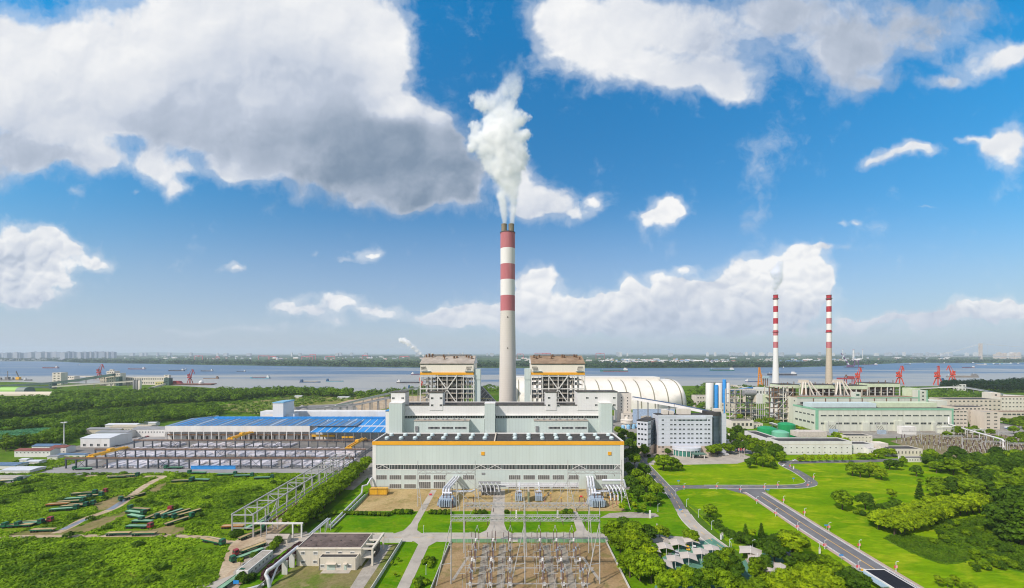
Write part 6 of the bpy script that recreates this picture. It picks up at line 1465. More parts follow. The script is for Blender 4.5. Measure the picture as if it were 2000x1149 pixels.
for k in range(4): c = (tx0+tx1)/2; window_on(og, 'front', c-1.5, c+1.5, 29+k*5, 31.4+k*5, uy0-.6, [M_GLASS, M_OLDW], mull=1)
tx0, tx1 = PX(1669, 571), PX(1681, 571); q = MB(); q.box(tx0, tx1, uy0-.4, uy0+6, uh-.5, 45.5); q.build('stair_head', M_OLDW, og); window_on(og, 'front', tx0+2, tx1-2, 40.5, 43, uy0-.4, [M_GLASS, M_OLDG], mull=1)
q = MB(); q.box(PX(1812, 575), PX(1850, 575), 575, 600, -.3, 33); q.build('end_block', M_OLDW, og)
q = MB(); q.box(PX(1775, 590), PX(1792, 590), 586, 600, uh-.5, 49.5); q.build('end_block', M_OLDL, og)
ob = thing('old_boiler_row', 'rusty row of old boiler frames, hoppers and slanting ducts behind the green power house', 'boiler house', (480, 600, 0))
R = random.Random(31)
def bay(px0,px1,y,zt,zb=30):
 x0,x1 = PX(px0,y),PX(px1,y)
 q = MB(); q.box(x0, x1, y, y+24, zt-5, zt); q.build('green_roof_edge', M_OLDL, ob)
 q = MB(); q.box(x0+.4, x1-.4, y+.4, y+24.4, zt, zt+.8); q.build('roof', M_ROOFD, ob)
 q = MB(); q.box(x0+2, x1-2, y+6, y+23, zb, zt-5); q.build('boiler_casing', M_RUST, ob)
 n = max(2,int((x1-x0)/8))
 for i in range(n+1):
  X = x0+(x1-x0)*i/n; q = MB(); q.box(X-.5, X+.5, y+.2, y+1.2, zb-6, zt-5); q.build('column', M_STEELW if i % 2 else M_BEIGE, ob)
 for k in range(3):
  z = zb+(zt-6-zb)*k/3; q = MB(); q.box(x0, x1, y+1, y+6, z, z+.5); q.build('platform', M_STEELG, ob)
 for k in range(int((x1-x0)/5)):
  q = MB(); X = R.uniform(x0+1, x1-2); z = R.uniform(zb, zt-9); s = R.uniform(1, 2.6); q.box(X, X+s, y+1.6, y+4, z, z+R.uniform(1.5, 4)); q.build('equipment_box', R.choice((M_RUST, M_OLDW, M_BEIGE, M_STEELD, M_OLDL)), ob)
 for k in range(4):
  q = MB(); X = R.uniform(x0+2, x1-2); q.cyl((X, y+8, zt), (X, y+8, zt+R.uniform(2, 5)), .5, n=8); q.build('vent_pipe', M_RUST, ob)
bay(1523,1562,612,52.5); bay(1584,1632,612,52.0); bay(1640,1695,612,51.0); bay(1698,1758,616,54,36)
for (pc, nm) in ((1578, 'w'), (1645, 'e')):
 Xc = PX(pc-5,604)
 q = MB(); q.box(Xc-7, Xc+7, 603, 612, 56, 57); q.build('duct_platform', M_BEIGE, ob)
 for dx in (-6.4, 6.4): q = MB(); q.box(Xc+dx-.5, Xc+dx+.5, 603, 604, 34, 56); q.build('column', M_BEIGE, ob)
 q = MB(); q.box(Xc-5.5, Xc+5.5, 604, 611, 57, 60.5); q.build('duct_box', M_BEIGE, ob)
 for (dx,tx) in ((-4.5,-9),(-1.5,-2),(2.2,9),(5.5,18)):
  q = MB(); q.tube([(Xc+dx, 602, 58), (Xc+dx+(tx-dx)*.35, 601, 50), (Xc+tx, 599.5, 39)], 1.05, 8); edge_smooth(q.build('slanting_duct', M_CREAMR, ob))
  q = MB(); q.lathe((Xc+tx, 599.5, 0), [(2.0, 33), (3.0, 36), (3.0, 38), (1.0, 39.6)], 12); q.build('hopper', M_STEELG, ob)
fg = thing('desulphurisation_tower', 'pale green clad box on white legs with rusty open steel floors beside it', 'process plant', (395, 620, 0))
fx0,fx1 = PX(1477.5,600),PX(1503,600)
q = MB(); q.box(fx0, fx0+9, 600, 612, 26, HZ(770, 600)); q.build('clad_box', M_WALLW, fg); q = MB(); q.box(fx0+9.05, fx1, 600.3, 614, 26, HZ(771, 600)); q.build('clad_box', M_OLDL, fg)
for i in range(7):
 for y in (600.5, 611): q = MB(); X = fx0+.6+i*(fx1-fx0-1.2)/6; q.bar((X, y, -.2), (X, y, 26), .5); q.build('leg', M_STEELW, fg)
for z in (8, 17): q = MB(); q.box(fx0, fx1, 600.2, 612, z-.3, z); q.build('platform', M_STEELG, fg)
for (a, b, y, zt, lab, seed) in ((1503, 1548, 590, 52, 'rusty open steel frame crammed with pipes left of the old green power house', 1), (1425, 1477, 610, 46, 'beige and white pipe frames between the silos and the pale green box', 2)):
 t = thing('process_structure', lab, 'steel frame', (PX((a+b)/2, y), y, 0)); R = random.Random(seed); x0, x1 = PX(a, y), PX(b, y)
 nx = 6
 for i in range(nx):
  for yy in (y, y+12): q = MB(); X = x0+(x1-x0)*i/(nx-1); q.box(X-.4, X+.4, yy-.4, yy+.4, -.2, zt); q.build('column', M_BEIGE if seed == 2 else R.choice((M_RUST, M_STEELW, M_BEIGE)), t)
 for k in range(7): z = 5+(zt-5)*k/6; q = MB(); q.box(x0, x1, y-.5, y+12, z-.5, z); q.build('floor', M_STEELG if k % 2 else M_BEIGE, t)
 for k in range(34):
  X = R.uniform(x0+1,x1-4); z = R.uniform(1,zt-4); q = MB(); c = R.random(); m = R.choice((M_RUST,M_BEIGE,M_STEELD,M_STEELW,M_STEELG,M_CREAMR))
  if c < .35: q.box(X, X+R.uniform(1.5, 5), y+.5, y+5, z, z+R.uniform(1.5, 4)); nm = 'equipment_box'
  elif c < .7: q.cyl((X, y+.2, z), (X+R.uniform(-1, 1), y+.2, min(zt, z+R.uniform(4, 10))), R.uniform(.3, .9), n=8); nm = 'riser_pipe'
  else: q.cyl((X, y-.2, z), (X+R.uniform(4, 9), y-.2, z+R.uniform(-1, 2)), R.uniform(.3, .8), n=8); nm = 'cross_pipe'
  q.build(nm,m,t)
 for k in range(5): q = MB(); X = x0+(x1-x0)*k/5; z = 5+(zt-5)*(k % 5)/6; q.bar((X, y-.6, z), (X+(x1-x0)/5, y-.6, z+(zt-5)/6), .4); q.build('brace', M_STEELW, t)
t = thing('horizontal_tank', 'grey horizontal tank on a frame among the beige pipe frames', 'tank', (PX(1462, 612), 606, 0)); X = PX(1462, 606); q = MB(); q.cyl((X-9, 604, 41), (X+9, 604, 41), 4.2, n=16); edge_smooth(q.build('tank', M_STEELG, t)); q = MB(); q.box(X-8, X-7, 601, 607, 28, 38); q.box(X+7, X+8, 601, 607, 28, 38); q.build('saddle', M_BEIGE, t)
def old_stack(label,px,concrete,zs,prof):
 X = PX(px, 640); t = thing('banded_chimney', label, 'chimney', (X, 640, 0)); n = 28
 def rf(z):
  for (z0,r0),(z1,r1) in zip(prof,prof[1:]):
   if z <= z1: return r0+(r1-r0)*(z-z0)/(z1-z0)
  return prof[-1][1]
 zq = lambda v: 100-(560+v/5.747-690)*.8
 prev = -.3
 for (v,kind) in zs:   # listed from below upwards: top of each band
  z = zq(v); band(t, (X, 640), prev, z, rf, dict(c=concrete, w=M_WHITF, r=M_REDC, p=M_REDF)[kind], dict(c='concrete_shaft', w='white_band', r='red_band', p='pink_band')[kind], n); prev = z
 for v in (137,510):
  z = zq(v); q = MB(); q.lathe((X, 640, z), [(rf(z)+.05, -.6), (rf(z)+1.0, -.5), (rf(z)+1.0, .5), (rf(z)+.05, .6)], n); q.build('gallery_ring', M_STEELD if v < 200 else M_REDC, t)
 q = MB(); q.lathe((X, 640, prev), [(rf(prev)+.25, -.4), (rf(prev)+.25, .4), (rf(prev)-.4, .4), (rf(prev)-.6, -1)], n); q.build('rim', M_RUST, t)
M_REDC = mat('crimson_paint', (.40, .035, .05), .7, .15, .05, streak=True, dirt=(.5, .15, .14), dirt_amt=.35)
M_CWHITE = mat('whitewashed_concrete', (.68, .68, .66), .8, .05, .04, streak=True, dirt=(.54, .55, .54), dirt_amt=.3)
M_CBEIGE = mat('beige_stack_concrete', (.50, .43, .33), .85, .06, .04, streak=True, seam=(2, 4, .12), dirt=(.38, .32, .25), dirt_amt=.4)
prof = [(0,8.2),(40,5.6),(85,3.75),(106,3.45),(200,3.25)]
old_stack('slim banded chimney with a whitewashed flared foot, faintly smoking', 1515, M_CWHITE, [(688, 'c'), (620, 'p'), (550, 'w'), (487, 'p'), (418, 'w'), (355, 'r'), (287, 'w'), (220, 'r'), (150, 'w'), (95, 'r')], prof)
prof = [(0,7.2),(50,4.8),(85,4.0),(106,3.6),(200,3.3)]
old_stack('slim banded chimney with a beige concrete lower half, not smoking', 1619, M_CBEIGE, [(690, 'c'), (620, 'p'), (515, 'w'), (487, 'r'), (418, 'w'), (355, 'p'), (285, 'w'), (222, 'r'), (155, 'w'), (97, 'r')], prof)
sl_ = thing('ash_silo', 'cluster of white silos with two bright blue stripes near the river trees', 'silo', (PX(1402, 690), 690, 0))
for (px,m,r,zt) in ((1386,M_WALLW,6.2,50),(1396.5,M_BLUEP,3.0,47),(1403.5,M_WALLW,6.0,50),(1412,M_BLUEP,2.8,56),(1419,M_WALLW,5.8,50.5)):
 X = PX(px, 690); q = MB(); q.lathe((X, 690 if m is M_WALLW else 685.5, 0), [(r, -.3), (r, zt-1), (r*.9, zt)], 20); edge_smooth(q.build('silo' if m is M_WALLW else 'blue_shaft', m, sl_))
q = MB(); q.box(PX(1379, 690), PX(1424, 690), 688, 692, 50.6, 51.4); q.build('top_walkway', M_STEELG, sl_)
tg = [(1519.5, 864, 848.5, 6.7, (.015, .30, .10), 'dark green round tank, flat topped, rear left of the three'), (1530, 876, 859, 0, (.12, .42, .27), ''), ]
for (px, y, r, h, c, lab) in ((1498, 470, 9.8, 14, (.02, .27, .09), 'dark green domed tank at the left of the three behind the white building'), (1536, 476, 8.8, 17.5, (.02, .25, .085), 'tall dark green domed tank at the right of the three'), (1524, 455, 8.4, 12.5, (.16, .44, .28), 'pale mint domed tank in front of the two dark green ones')):
 X = PX(px, y); t = thing('storage_tank', lab, 'tank', (X, y, 0)); m = mat('tank_green_%d' % int(c[0]*1000), c, .4, .08, .2)
 q = MB(); q.lathe((X, y, 0), [(r, -.2), (r, h)], 28); edge_smooth(q.build('shell', m, t)); q = MB(); q.lathe((X, y, h), [(r+.1, 0), (r*.75, 1.2), (r*.4, 2.0), (.05, 2.3)], 28); edge_smooth(q.build('dome', m, t), 60)
wb = thing('treatment_building', 'long white building with dark flat roofs wrapping round the green tanks', 'building', (260, 400, 0))
wx0,wx1,wy = PX(1521,404),PX(1664,404),404.0
block(wb, wx0, wx1, wy, wy+18, 13.2, M_WALLW, M_ROOFD, par=.9, wname='front_wall')
window_row(wb, 'front', wx0+4, wx1-2, 12, 6.2, 7.6, wy, [M_GLASS, M_TRIM], .3); window_row(wb, 'front', wx0+4, wx1-2, 12, 1.6, 3.0, wy, [M_GLASS, M_TRIM], .3)
q = MB(); q.box(wx0-.1, wx1+.1, wy-.12, wy+.05, 9.6, 10.0); q.build('string_course', M_BEIGE, wb)
block(wb, wx0-.3, wx0+13, wy+18.05, 463, 12.4, M_WALLW, M_ROOFD, par=.8, wname='side_wall')
window_row(wb, 'left', wy+20, 461, 7, 6.4, 7.8, wx0-.3, [M_GLASS, M_TRIM], .35); window_row(wb, 'left', wy+20, 461, 7, 2, 3.4, wx0-.3, [M_GLASS, M_TRIM], .35)
block(wb, wx1+.1, wx1+25, wy+4, wy+16, 9.6, M_WALLW, M_ROOFD, par=.7, wname='east_wall'); window_row(wb, 'front', wx1+2, wx1+24, 5, 4.4, 6, wy+4, [M_GLASS, M_TRIM], .35)
q = MB(); q.box(PX(1552, 445), PX(1608, 445), 440, 452, 10, 15.5); q.build('white_roof_hall', mat('pale_cream_roof', (.56, .50, .42), .7), wb)
def flat(name, label, px0, px1, py, depth, h, wm=M_CREAMR, rm=M_ROOFD, rows=1, ncol=6, cat='building', par=.6, frac=.5, group=None):
 Y = GY(py); x0,x1 = PX(px0,Y),PX(px1,Y); t = thing(name,label,cat,((x0+x1)/2,Y,0),group); block(t,x0,x1,Y,Y+depth,h,wm,rm,par=par)
 fh = h/rows
 for r_ in range(rows): window_row(t, 'front', x0+.8, x1-.8, ncol, r_*fh+fh*.35, r_*fh+fh*.72, Y, [M_GLASS, wm], frac)
 return t
flat('workshop_block', 'cream block with two rows of small windows left of the pale green box', 1443, 1481, 818, 18, 12, M_CREAMR, M_ROOFD, 2, 7, frac=.3)
flat('workshop_block', 'cream two storey block under the silos with square windows', 1407, 1439, 807, 18, 17, M_CREAMR, M_ROOFG, 2, 4, frac=.3)
flat('workshop_block', 'cream stepped block just left of the silos', 1360, 1393, 797, 20, 22, M_CREAMR, M_ROOFG, 3, 6, frac=.55)
flat('workshop_block', 'beige low block at the foot of the silos', 1418, 1442, 789, 14, 14, M_BEIGE, M_ROOFB, 1, 3)
flat('workshop_block', 'cream block in front of the pipe tangle with five windows', 1429, 1472, 838, 14, 11, M_CREAMR, M_ROOFD, 1, 5, frac=.6)
flat('workshop_block', 'low cream block right of the pipe tangle', 1472, 1490, 836, 12, 6, M_CREAMR, M_ROOFD, 1, 3)
flat('pump_hut', 'cream tank house with a cap beside the turbine hall trees', 1216, 1240, 826, 12, 13, M_CREAMR, M_CONC, 2, 3, frac=.4)
flat('quay_house', 'beige house among trees left of the orange ship loader', 1428, 1440, 763, 20, 14, M_CREAMR, M_RUST, 2, 3)
flat('quay_house', 'beige house beside the orange ship loader, right one', 1443, 1452, 764, 20, 12, M_CREAMR, M_ROOFB, 2, 2)
flat('conveyor_house', 'white gallery house behind the slim white chimney', 1464, 1508, 776, 30, 20, M_WALLW, M_WHITR, 1, 7)
flat('small_block', 'small cream block with dark roof among trees right of the mint tank', 1653, 1704, 866, 14, 8.5, M_CREAMR, M_ROOFD, 2, 7, frac=.35)
flat('low_office', 'cream low office with a raised end beside the east switchyard', 1736, 1802, 892, 14, 7.5, M_CREAMR, M_ROOFD, 1, 9, frac=.45)
flat('low_office', 'raised square end block of the cream low office', 1716, 1735, 887, 10, 10.5, M_CREAMR, M_CREAMR, 1, 2, frac=.3)
flat('low_office', 'long white shelter with a dark roof leading to the east grove', 1768, 1842, 903, 7, 4, M_WALLW, M_ROOFD, 1, 14, frac=.5)
flat('bungalow', 'white bungalow under the trees left of the low office', 1698, 1715, 889, 10, 6, M_WALLW, M_SLATE, 1, 3)
flat('office_wing', 'beige five storey wing with ribbon windows, left of the block group', 1851, 1890, 838, 16, 25, M_BEIGE, M_ROOFD, 5, 5, frac=.7)
flat('office_wing', 'beige broad block with ribbon windows in the middle of the group', 1868, 1932, 834, 20, 27, M_BEIGE, M_ROOFD, 5, 8, frac=.6)
flat('office_wing', 'beige tall end block with few windows, right front of the group', 1922, 1953, 839, 16, 23, M_BEIGE, M_ROOFG, 5, 2, frac=.45)
flat('office_wing', 'beige rear block with a dark solar roof behind the broad block', 1852, 1956, 812, 30, 26, M_BEIGE, M_ROOFD, 4, 12, frac=.5)
flat('office_wing', 'cream long rear block with a red window band at the picture edge', 1954, 2040, 806, 24, 26, M_CREAMR, M_ROOFB, 4, 12, frac=.5)
flat('office_wing', 'cream stair tower rising behind the dark solar roof', 1936, 1954, 804, 14, 32, M_CREAMR, M_CREAMR, 4, 1, frac=.3)
flat('office_wing', 'beige low glazed block at the picture edge', 1957, 2040, 824, 20, 14, M_BEIGE, M_ROOFB, 2, 9, frac=.8)
flat('shelter', 'low white kiosk beside the coach', 1908, 1925, 848, 8, 6, M_OLDW, M_WALLW, 1, 2)
flat('shelter', 'white box shed in front of the green power house', 1764, 1790, 849, 8, 9.5, M_WALLW, M_WALLW, 1, 1, frac=.05)
flat('shelter', 'pale green box shed with dark posts in front of the power house corner', 1842, 1865, 848, 8, 9, M_OLDW, M_WALLW, 1, 2, frac=.2)
t = thing('insulated_pipe', 'white pipe on posts running from the green power house past the east switchyard', 'pipe', (PX(1855, 500), 500, 0))
q = MB(); q.tube([(PX(1853, 522), 522, 19), (PX(1853, 520), 520, 10), (PX(1890, 480), 480, 10), (PX(1957, 432), 432, 9), (PX(1960, 430), 430, 8), (PX(1960, 429), 429, -.2)], .9, 10); edge_smooth(q.build('pipe', M_WALLW, t))
for k in range(8): q = MB(); f = k/7; px = 1858+96*f; Y = 515-80*f; X = PX(px, Y); q.box(X-.3, X+.3, Y-.3, Y+.3, -.2, 8.9); q.build('post', M_WALLW, t)
def gallery(label, pts, w, h, m, rm, posts=8, name='conveyor_gallery', pm=None):
 t = thing(name, label, 'conveyor', (pts[0][0], pts[0][1], 0))
 for a,b in zip(pts,pts[1:]):
  q = MB(); q.bar(a, b, w, h); q.build('gallery_body', m, t)
  up = Vector((0, 0, h/2+.25)); q = MB(); q.bar(Vector(a)+up, Vector(b)+up, w+.6, .4); q.build('gallery_roof', rm, t)
  n = max(1,int(posts*math.dist(a,b)/sum(math.dist(x,y) for x,y in zip(pts,pts[1:]))))
  for k in range(n):
   f = (k+.5)/n; x,y,z = [a[i]+(b[i]-a[i])*f for i in (0,1,2)]
   if z-h/2 > 2.5:
    q = MB(); q.bar((x-1.2, y-1, -.2), (x-.6, y, z-h/2), .6); q.bar((x+1.2, y+1, -.2), (x+.6, y, z-h/2), .6); q.build('trestle', pm or M_STEELG, t)
 return t
P3 = lambda px,py,Y: (PX(px,Y),Y,HZ(py,Y))
gallery('blue and white conveyor gallery sloping down before the coal dome to the office roofs', [P3(1236, 778, 560), P3(1318, 792, 520), P3(1386, 806, 500)], 5, 3.6, M_CLADW, mat('blue_dark_roof_strip', (.08, .12, .2), .6), 7)
gallery('dim grey conveyor from the boiler house to the stock yard', [P3(762, 777, 560), P3(700, 790, 580), P3(600, 802, 600)], 3, 2.4, M_STEELG, M_SLATE, 12)
gallery('long thin conveyor rising towards the river behind the stair towers', [P3(655, 793, 640), P3(720, 778, 690), P3(800, 760, 800), P3(822, 757, 840)], 3, 2.2, M_WALLW, M_STEELG, 14)
gallery('thin conveyor along the old power house behind the tree belt', [P3(1505, 827, 560), P3(1545, 839, 490), P3(1588, 848, 450)], 3, 1.8, M_STEELG, M_WALLW, 7)
gallery('thin blue conveyor between the silos and the pipe tangle', [P3(1423, 764, 690), P3(1470, 758, 690)], 3, 2.4, M_BLUEG, M_BLUEP, 3)
gallery('pale river conveyor on trestles in front of the dark wood at the right', [P3(1700, 766, 1040), P3(1830, 757, 1060), P3(1872, 756, 1040)], 4, 3, M_WALLW, M_STEELG, 8)
gallery('pale river conveyor sloping down to the right of its white house', [P3(1884, 757, 1040), P3(1920, 763, 980), P3(1962, 772, 900), P3(2040, 776, 860)], 4, 3, M_WALLW, M_STEELG, 10)
flat('conveyor_house', 'white open house where the river conveyors meet at the right', 1872, 1887, 764, 14, 18, M_WALLW, M_WALLW, 2, 2)
wl_ = thing('glazed_conveyor_wall', 'pale blue screen wall with dark tree reflections before the coal dome', 'wall', (PX(1280, 585), 585, 0)); q = MB(); q.box(PX(1236, 585), PX(1318, 585), 585, 586, -.2, 20); q.build('panel', mat('sky_blue_panel', (.36, .47, .62), .3), wl_)
q = MB(); q.box(PX(1236, 585), PX(1318, 585), 584.8, 586.2, 20, 20.6); q.build('coping', M_TRIM, wl_)
for i, (px, py, r, h, m, lab) in enumerate(((1224, 836, 8, 11, M_CREAMR, 'round cream settling tank with a small cap house by the hall trees'), (1260, 826, 8, 10, M_CONC2, 'round grey settling tank behind the office wing'), (1186, 832, 6, 7, M_CREAMR, 'round cream tank peeping out behind the bunker bay'))):
 x, y = G(px, py); t = thing('settling_tank', lab, 'tank', (x, y, 0)); q = MB(); q.lathe((x, y, 0), [(r*.8, -.2), (r*.8, h*.6), (r, h*.62), (r, h), (r*.3, h+1.2), (r*.3, h+4), (.05, h+4.6)], 20); q.build('shell', m, t); q = MB(); q.lathe((x, y, h), [(r+.1, -.6), (r+.3, -.3), (r+.1, 0)], 20); q.build('rim', M_CONC, t)
for i,px in enumerate((1217,1227,1237,1245)):
 x, y = G(px, 839-i); t = thing('blue_drum_tank', 'pale blue upright drum tank beside the hall trees, %s from the west' % nth(i+1), 'tank', (x, y, 0), 'blue drum tanks'); q = MB(); q.lathe((x, y, 0), [(2.4, -.2), (2.4, 4.8), (1.4, 5.6)], 14); q.build('shell', mat('pale_blue_tank', (.25, .48, .68), .5), t); q = MB(); q.cyl((x, y, 5.5), (x, y, 6.2), .5, n=8); q.build('hatch', M_TRIM, t)
R = random.Random(77)
cl = thing('process_skid', 'jumble of small white and grey tanks and pipes behind the office block', 'process plant', (PX(1445, 460), 455, 0))
for k in range(40):
 px = R.uniform(1415,1498); Y = R.uniform(440,480); X = PX(px,Y); q = MB(); c = R.random(); h = R.uniform(3,9); m = R.choice((M_WALLW,M_STEELG,M_BEIGE,M_BLUEG,M_CREAMR,M_RUST))
 if c < .5: q.cyl((X, Y, -.1), (X, Y, h), R.uniform(.6, 1.8), n=10); nm = 'vessel'
 elif c < .8: q.box(X-2, X+2, Y-1.5, Y+1.5, -.1, h*.7); nm = 'skid_box'
 else: q.cyl((X-5, Y, h), (X+5, Y, h), .4, n=8); nm = 'pipe_run'
 q.build(nm,m,cl)
# east switchyard: hundreds of posts
gsheet('switchyard_ground', [(1738, 862), (1800, 848), (1900, 846), (1960, 850), (2060, 868), (2060, 905), (1930, 905), (1850, 892), (1790, 880)], .12, grassmat('trampled_yard_grass', (.20, .165, .10), (.25, .21, .13), (.13, .15, .05), .05, .6, .05, camt=.8))
ip = thing('insulator_post', 'slim brown insulator post on a grey foot in the crowded east switchyard', 'insulator post', (0, 0, 0), 'insulator posts of the east switchyard')
q = MB(); q.cyl((0, 0, -.1), (0, 0, 3.2), .22, n=6); q.build('support', M_GALV, ip); q = MB(); insul(q, 0, 0, 3.2, 6.6, .42, 6); q.build('insulator', M_INSUL, ip); q = MB(); q.cyl((0, 0, 6.6), (0, 0, 7.0), .5, n=6); q.build('cap', M_GALV, ip)
IPP = Proto(ip); n = 0
poly = [(1742,864),(1800,852),(1900,850),(1960,854),(2030,868),(2030,900),(1930,896),(1850,886),(1790,876)]
ys = [392+i*9.2 for i in range(9)]
for Y in ys:
 X = 330
 while X < 620:
  px = 1000+X*F/Y; py = 690+80000/Y
  if inside((px, py), poly) and n < 240: IPP.put((X+R.uniform(-.6, .6), Y+R.uniform(-.8, .8), .1), 0, group='insulator posts of the east switchyard', scale=R.uniform(.8, 1.2)); n += 1
  X += 5.4+R.uniform(-.6,.6)
for i,(px,py,w_) in enumerate(((1762,862,30),(1800,868,34),(1842,872,36),(1880,878,36),(1925,884,40),(1968,888,40),(1830,856,30),(1890,858,34),(1950,864,36))):
 x, y = G(px, py); t = thing('switchyard_gantry', 'grey portal gantry over the east switchyard posts, %s of nine' % nth(i+1), 'gantry', (x, y, 0), 'gantries of the east switchyard')
 for s in (0, 20): q = MB(); q.cyl((x+s, y, -.1), (x+s, y, 13), .3, .2, 8); q.build('mast', M_GALV, t)
 q = MB(); q.truss((x, y, 10.5), (x+20, y, 10.5), 1, 1, .18, 9); q.build('lattice_beam', M_GALV, t)
for i,(px,py) in enumerate(((1628,846),(1722,848),(1838,845))):
 x, y = G(px, py); t = thing('power_transformer', 'grey transformer with slanting cables before the green power house, %s from the west' % nth(i+1), 'transformer', (x, y, 0)); q = MB(); q.box(x-4, x+4, y-2, y+2, -.1, 5); q.build('tank', M_TRAFO, t)
 for s in (-3, -1, 1, 3): q = MB(); q.bar((x+s, y, 5), (x+s-1.5, y+2, 10), .35); q.build('bushing', M_STEELD, t)
 for s in (-7, 7): q = MB(); q.bar((x+s, y, -.1), (x+s*.9, y, 15), .35); q.build('frame_mast', M_GALV, t)
 q = MB(); q.bar((x-6.5, y, 13), (x+6.5, y, 13), .4); q.build('frame_beam', M_GALV, t)
# ships
M_HULL = {k: mat(k+'_hull_paint', v, .6, .12, .03, dirt=(.2, .13, .1), dirt_amt=.3) for k, v in dict(red=(.22, .04, .045), dark=(.035, .04, .055), blue=(.03, .10, .22), green=(.02, .14, .12), purple=(.12, .04, .09), grey=(.20, .19, .18), brown=(.20, .13, .09), teal=(.06, .28, .38)).items()}
M_SUPER = mat('ship_superstructure_white', (.68, .68, .66), .5, .06, .1)
def ship(label, pa, pb, py, hull, bridge='r', cargo=None, top=None, boot=None, hs=1.0):
 Y = GY(py); x0, x1 = PX(pa, Y), PX(pb, Y); L = x1-x0; w = max(6, L*.13); H = max(1.8, L*.045)*hs; z = .35; s = 1 if bridge == 'r' else -1; cx = (x0+x1)/2
 t = thing('cargo_ship' if L > 60 else 'river_barge', label, 'ship' if L > 60 else 'barge', (cx, Y, z))
 def X(u): return cx+s*u*L/2       # u: -1 bow .. 1 stern
 def pr(u0,u1,wa,wb,za,zb,nose=False):
  q = MB(); P = [(X(u0),Y-(w*.08 if nose else wa)),(X(u1),Y-wb),(X(u1),Y+wb),(X(u0),Y+(w*.08 if nose else wa))]
  q.prism(P if s > 0 else P[::-1],za,zb); return q
 q = pr(-.8, 1, w/2, w/2, z-.5, z+H); q.build('hull', M_HULL[hull], t)
 q = pr(-1, -.8, w/2, w/2, z-.3, z+H*1.45, True); q.build('bow', M_HULL[hull], t)
 if boot: q = MB(); P = pr(-.79, .99, w/2+.15, w/2+.15, z-.4, z+H*.45); P.build('boot_top', M_HULL[boot], t)
 if cargo: q = pr(-.7, .62, w*.4, w*.4, z+H, z+H*1.5); q.build('hatch_cover', cargo, t)
 bw = max(w*.42,2.2)
 q = pr(.72, .97, bw, bw, z+H, z+H+max(5, L*.055)); q.build('deckhouse', top or M_SUPER, t)
 q = pr(.75, .88, bw*.8, bw*.8, z+H+max(5, L*.055), z+H+max(8, L*.085)); q.build('bridge', top or M_SUPER, t)
 q = pr(.9, .94, bw*.25, bw*.25, z+H+max(5, L*.055), z+H+max(8.5, L*.085)); q.build('funnel', M_HULL['red' if hull == 'green' else hull], t)
 if L > 70:
  q = MB(); q.cyl((X(-.85), Y, z+H), (X(-.85), Y, z+H+L*.08), .5, n=6); q.build('foremast', M_SUPER, t)
  q = MB(); q.cyl((X(.8), Y, z+H+L*.08), (X(.8), Y, z+H+L*.12), .4, n=6); q.build('mast', M_SUPER, t)
 return t
M_CARGO = mat('dull_red_cargo', (.28, .06, .05), .7, .2, .1); M_HATCH = mat('grey_hatch', (.17, .18, .19), .7, .15, .1); M_CONT = mat('tan_cargo', (.30, .25, .18), .8, .2, .1)
ship('dark red barge far out on the river above the white port tower', 83, 114, 719.5, 'red', 'r', M_HATCH)
ship('two masted tiny launch far out beyond the red barge', 150, 155.5, 713.5, 'dark', 'r')
ship('low dark red barge above the long quay building', 250, 284, 721.5, 'red', 'r', M_HATCH, hs=.7)
ship('dark grey laden ship left of mid river, larger of a close pair', 329, 360, 725, 'dark', 'r', M_HATCH)
ship('small tug close behind the dark grey laden ship', 357, 364, 722.5, 'dark', 'r')
ship('dark grey freighter right of the close pair', 392, 416, 725.5, 'dark', 'r', M_HATCH)
ship('small low dark barge alone in mid river', 462, 479.5, 726.3, 'dark', 'r', hs=.8)
ship('flat brown barge off the red quay crane', 397, 427, 740, 'brown', 'r', M_CONT, M_HULL['brown'], hs=.55)
ship('blue and white ship with red deck cargo in mid river', 489, 527, 739.5, 'teal', 'r', M_CARGO)
ship('long blue river barge with its blue wheelhouse at the left, above the tree belt', 586, 626, 747.5, 'blue', 'l', M_CONT, M_HULL['blue'], hs=.7)
ship('blue barge with a light blue side and wheelhouse at the left', 637, 671, 745.5, 'teal', 'l', M_HATCH, M_HULL['blue'], hs=.7)
ship('dark barge with a white wheelhouse left of the west boiler house', 775, 822, 748.5, 'dark', 'l', M_HATCH, hs=.8)
ship('small bright blue boat at the shore left of the west boiler house', 797, 822, 759.5, 'teal', 'l', M_CARGO, M_HULL['blue'])
ship('blue and red ship half hidden by the west boiler house', 803, 838, 732.5, 'blue', 'l', M_HATCH, boot='red')
ship('large green freighter with red boot and white bridge right of the east boiler house', 1172, 1226, 726, 'green', 'r', M_HATCH, boot='red')
ship('green coaster with white bridge near the far bank', 1386, 1433, 724.3, 'green', 'r', M_HATCH, hs=.8)
ship('blue tug with a red waterline beside the orange ship loader', 1456, 1486, 746.5, 'blue', 'l', M_HULL['teal'], boot='red')
ship('small dark vessel right of the slim white chimney', 1520, 1531, 719.3, 'dark', 'r')
ship('long black laden ship with white bridge crossing behind the slim white chimney', 1499, 1554, 733.3, 'dark', 'r', M_HATCH, hs=.9)
ship('long dark hulk at the far bank right of the floating crane', 1686, 1713, 713.5, 'purple', 'r', hs=.8)
ship('short dark barge in mid river left of the purple ship', 1766, 1779, 712.2, 'dark', 'r')
ship('purple hulled ship with white bridge on the right reach', 1879, 1903, 719, 'purple', 'r', M_HATCH, hs=1.1)
ship('grey gravel barge behind the rightmost red quay crane', 1848, 1908, 737.5, 'grey', 'r', M_CONT, M_HULL['grey'], hs=.8)
ship('bright blue barge tied up below the rightmost quay cranes', 1838, 1870, 744, 'teal', 'l', M_HATCH, M_HULL['blue'], hs=.7)
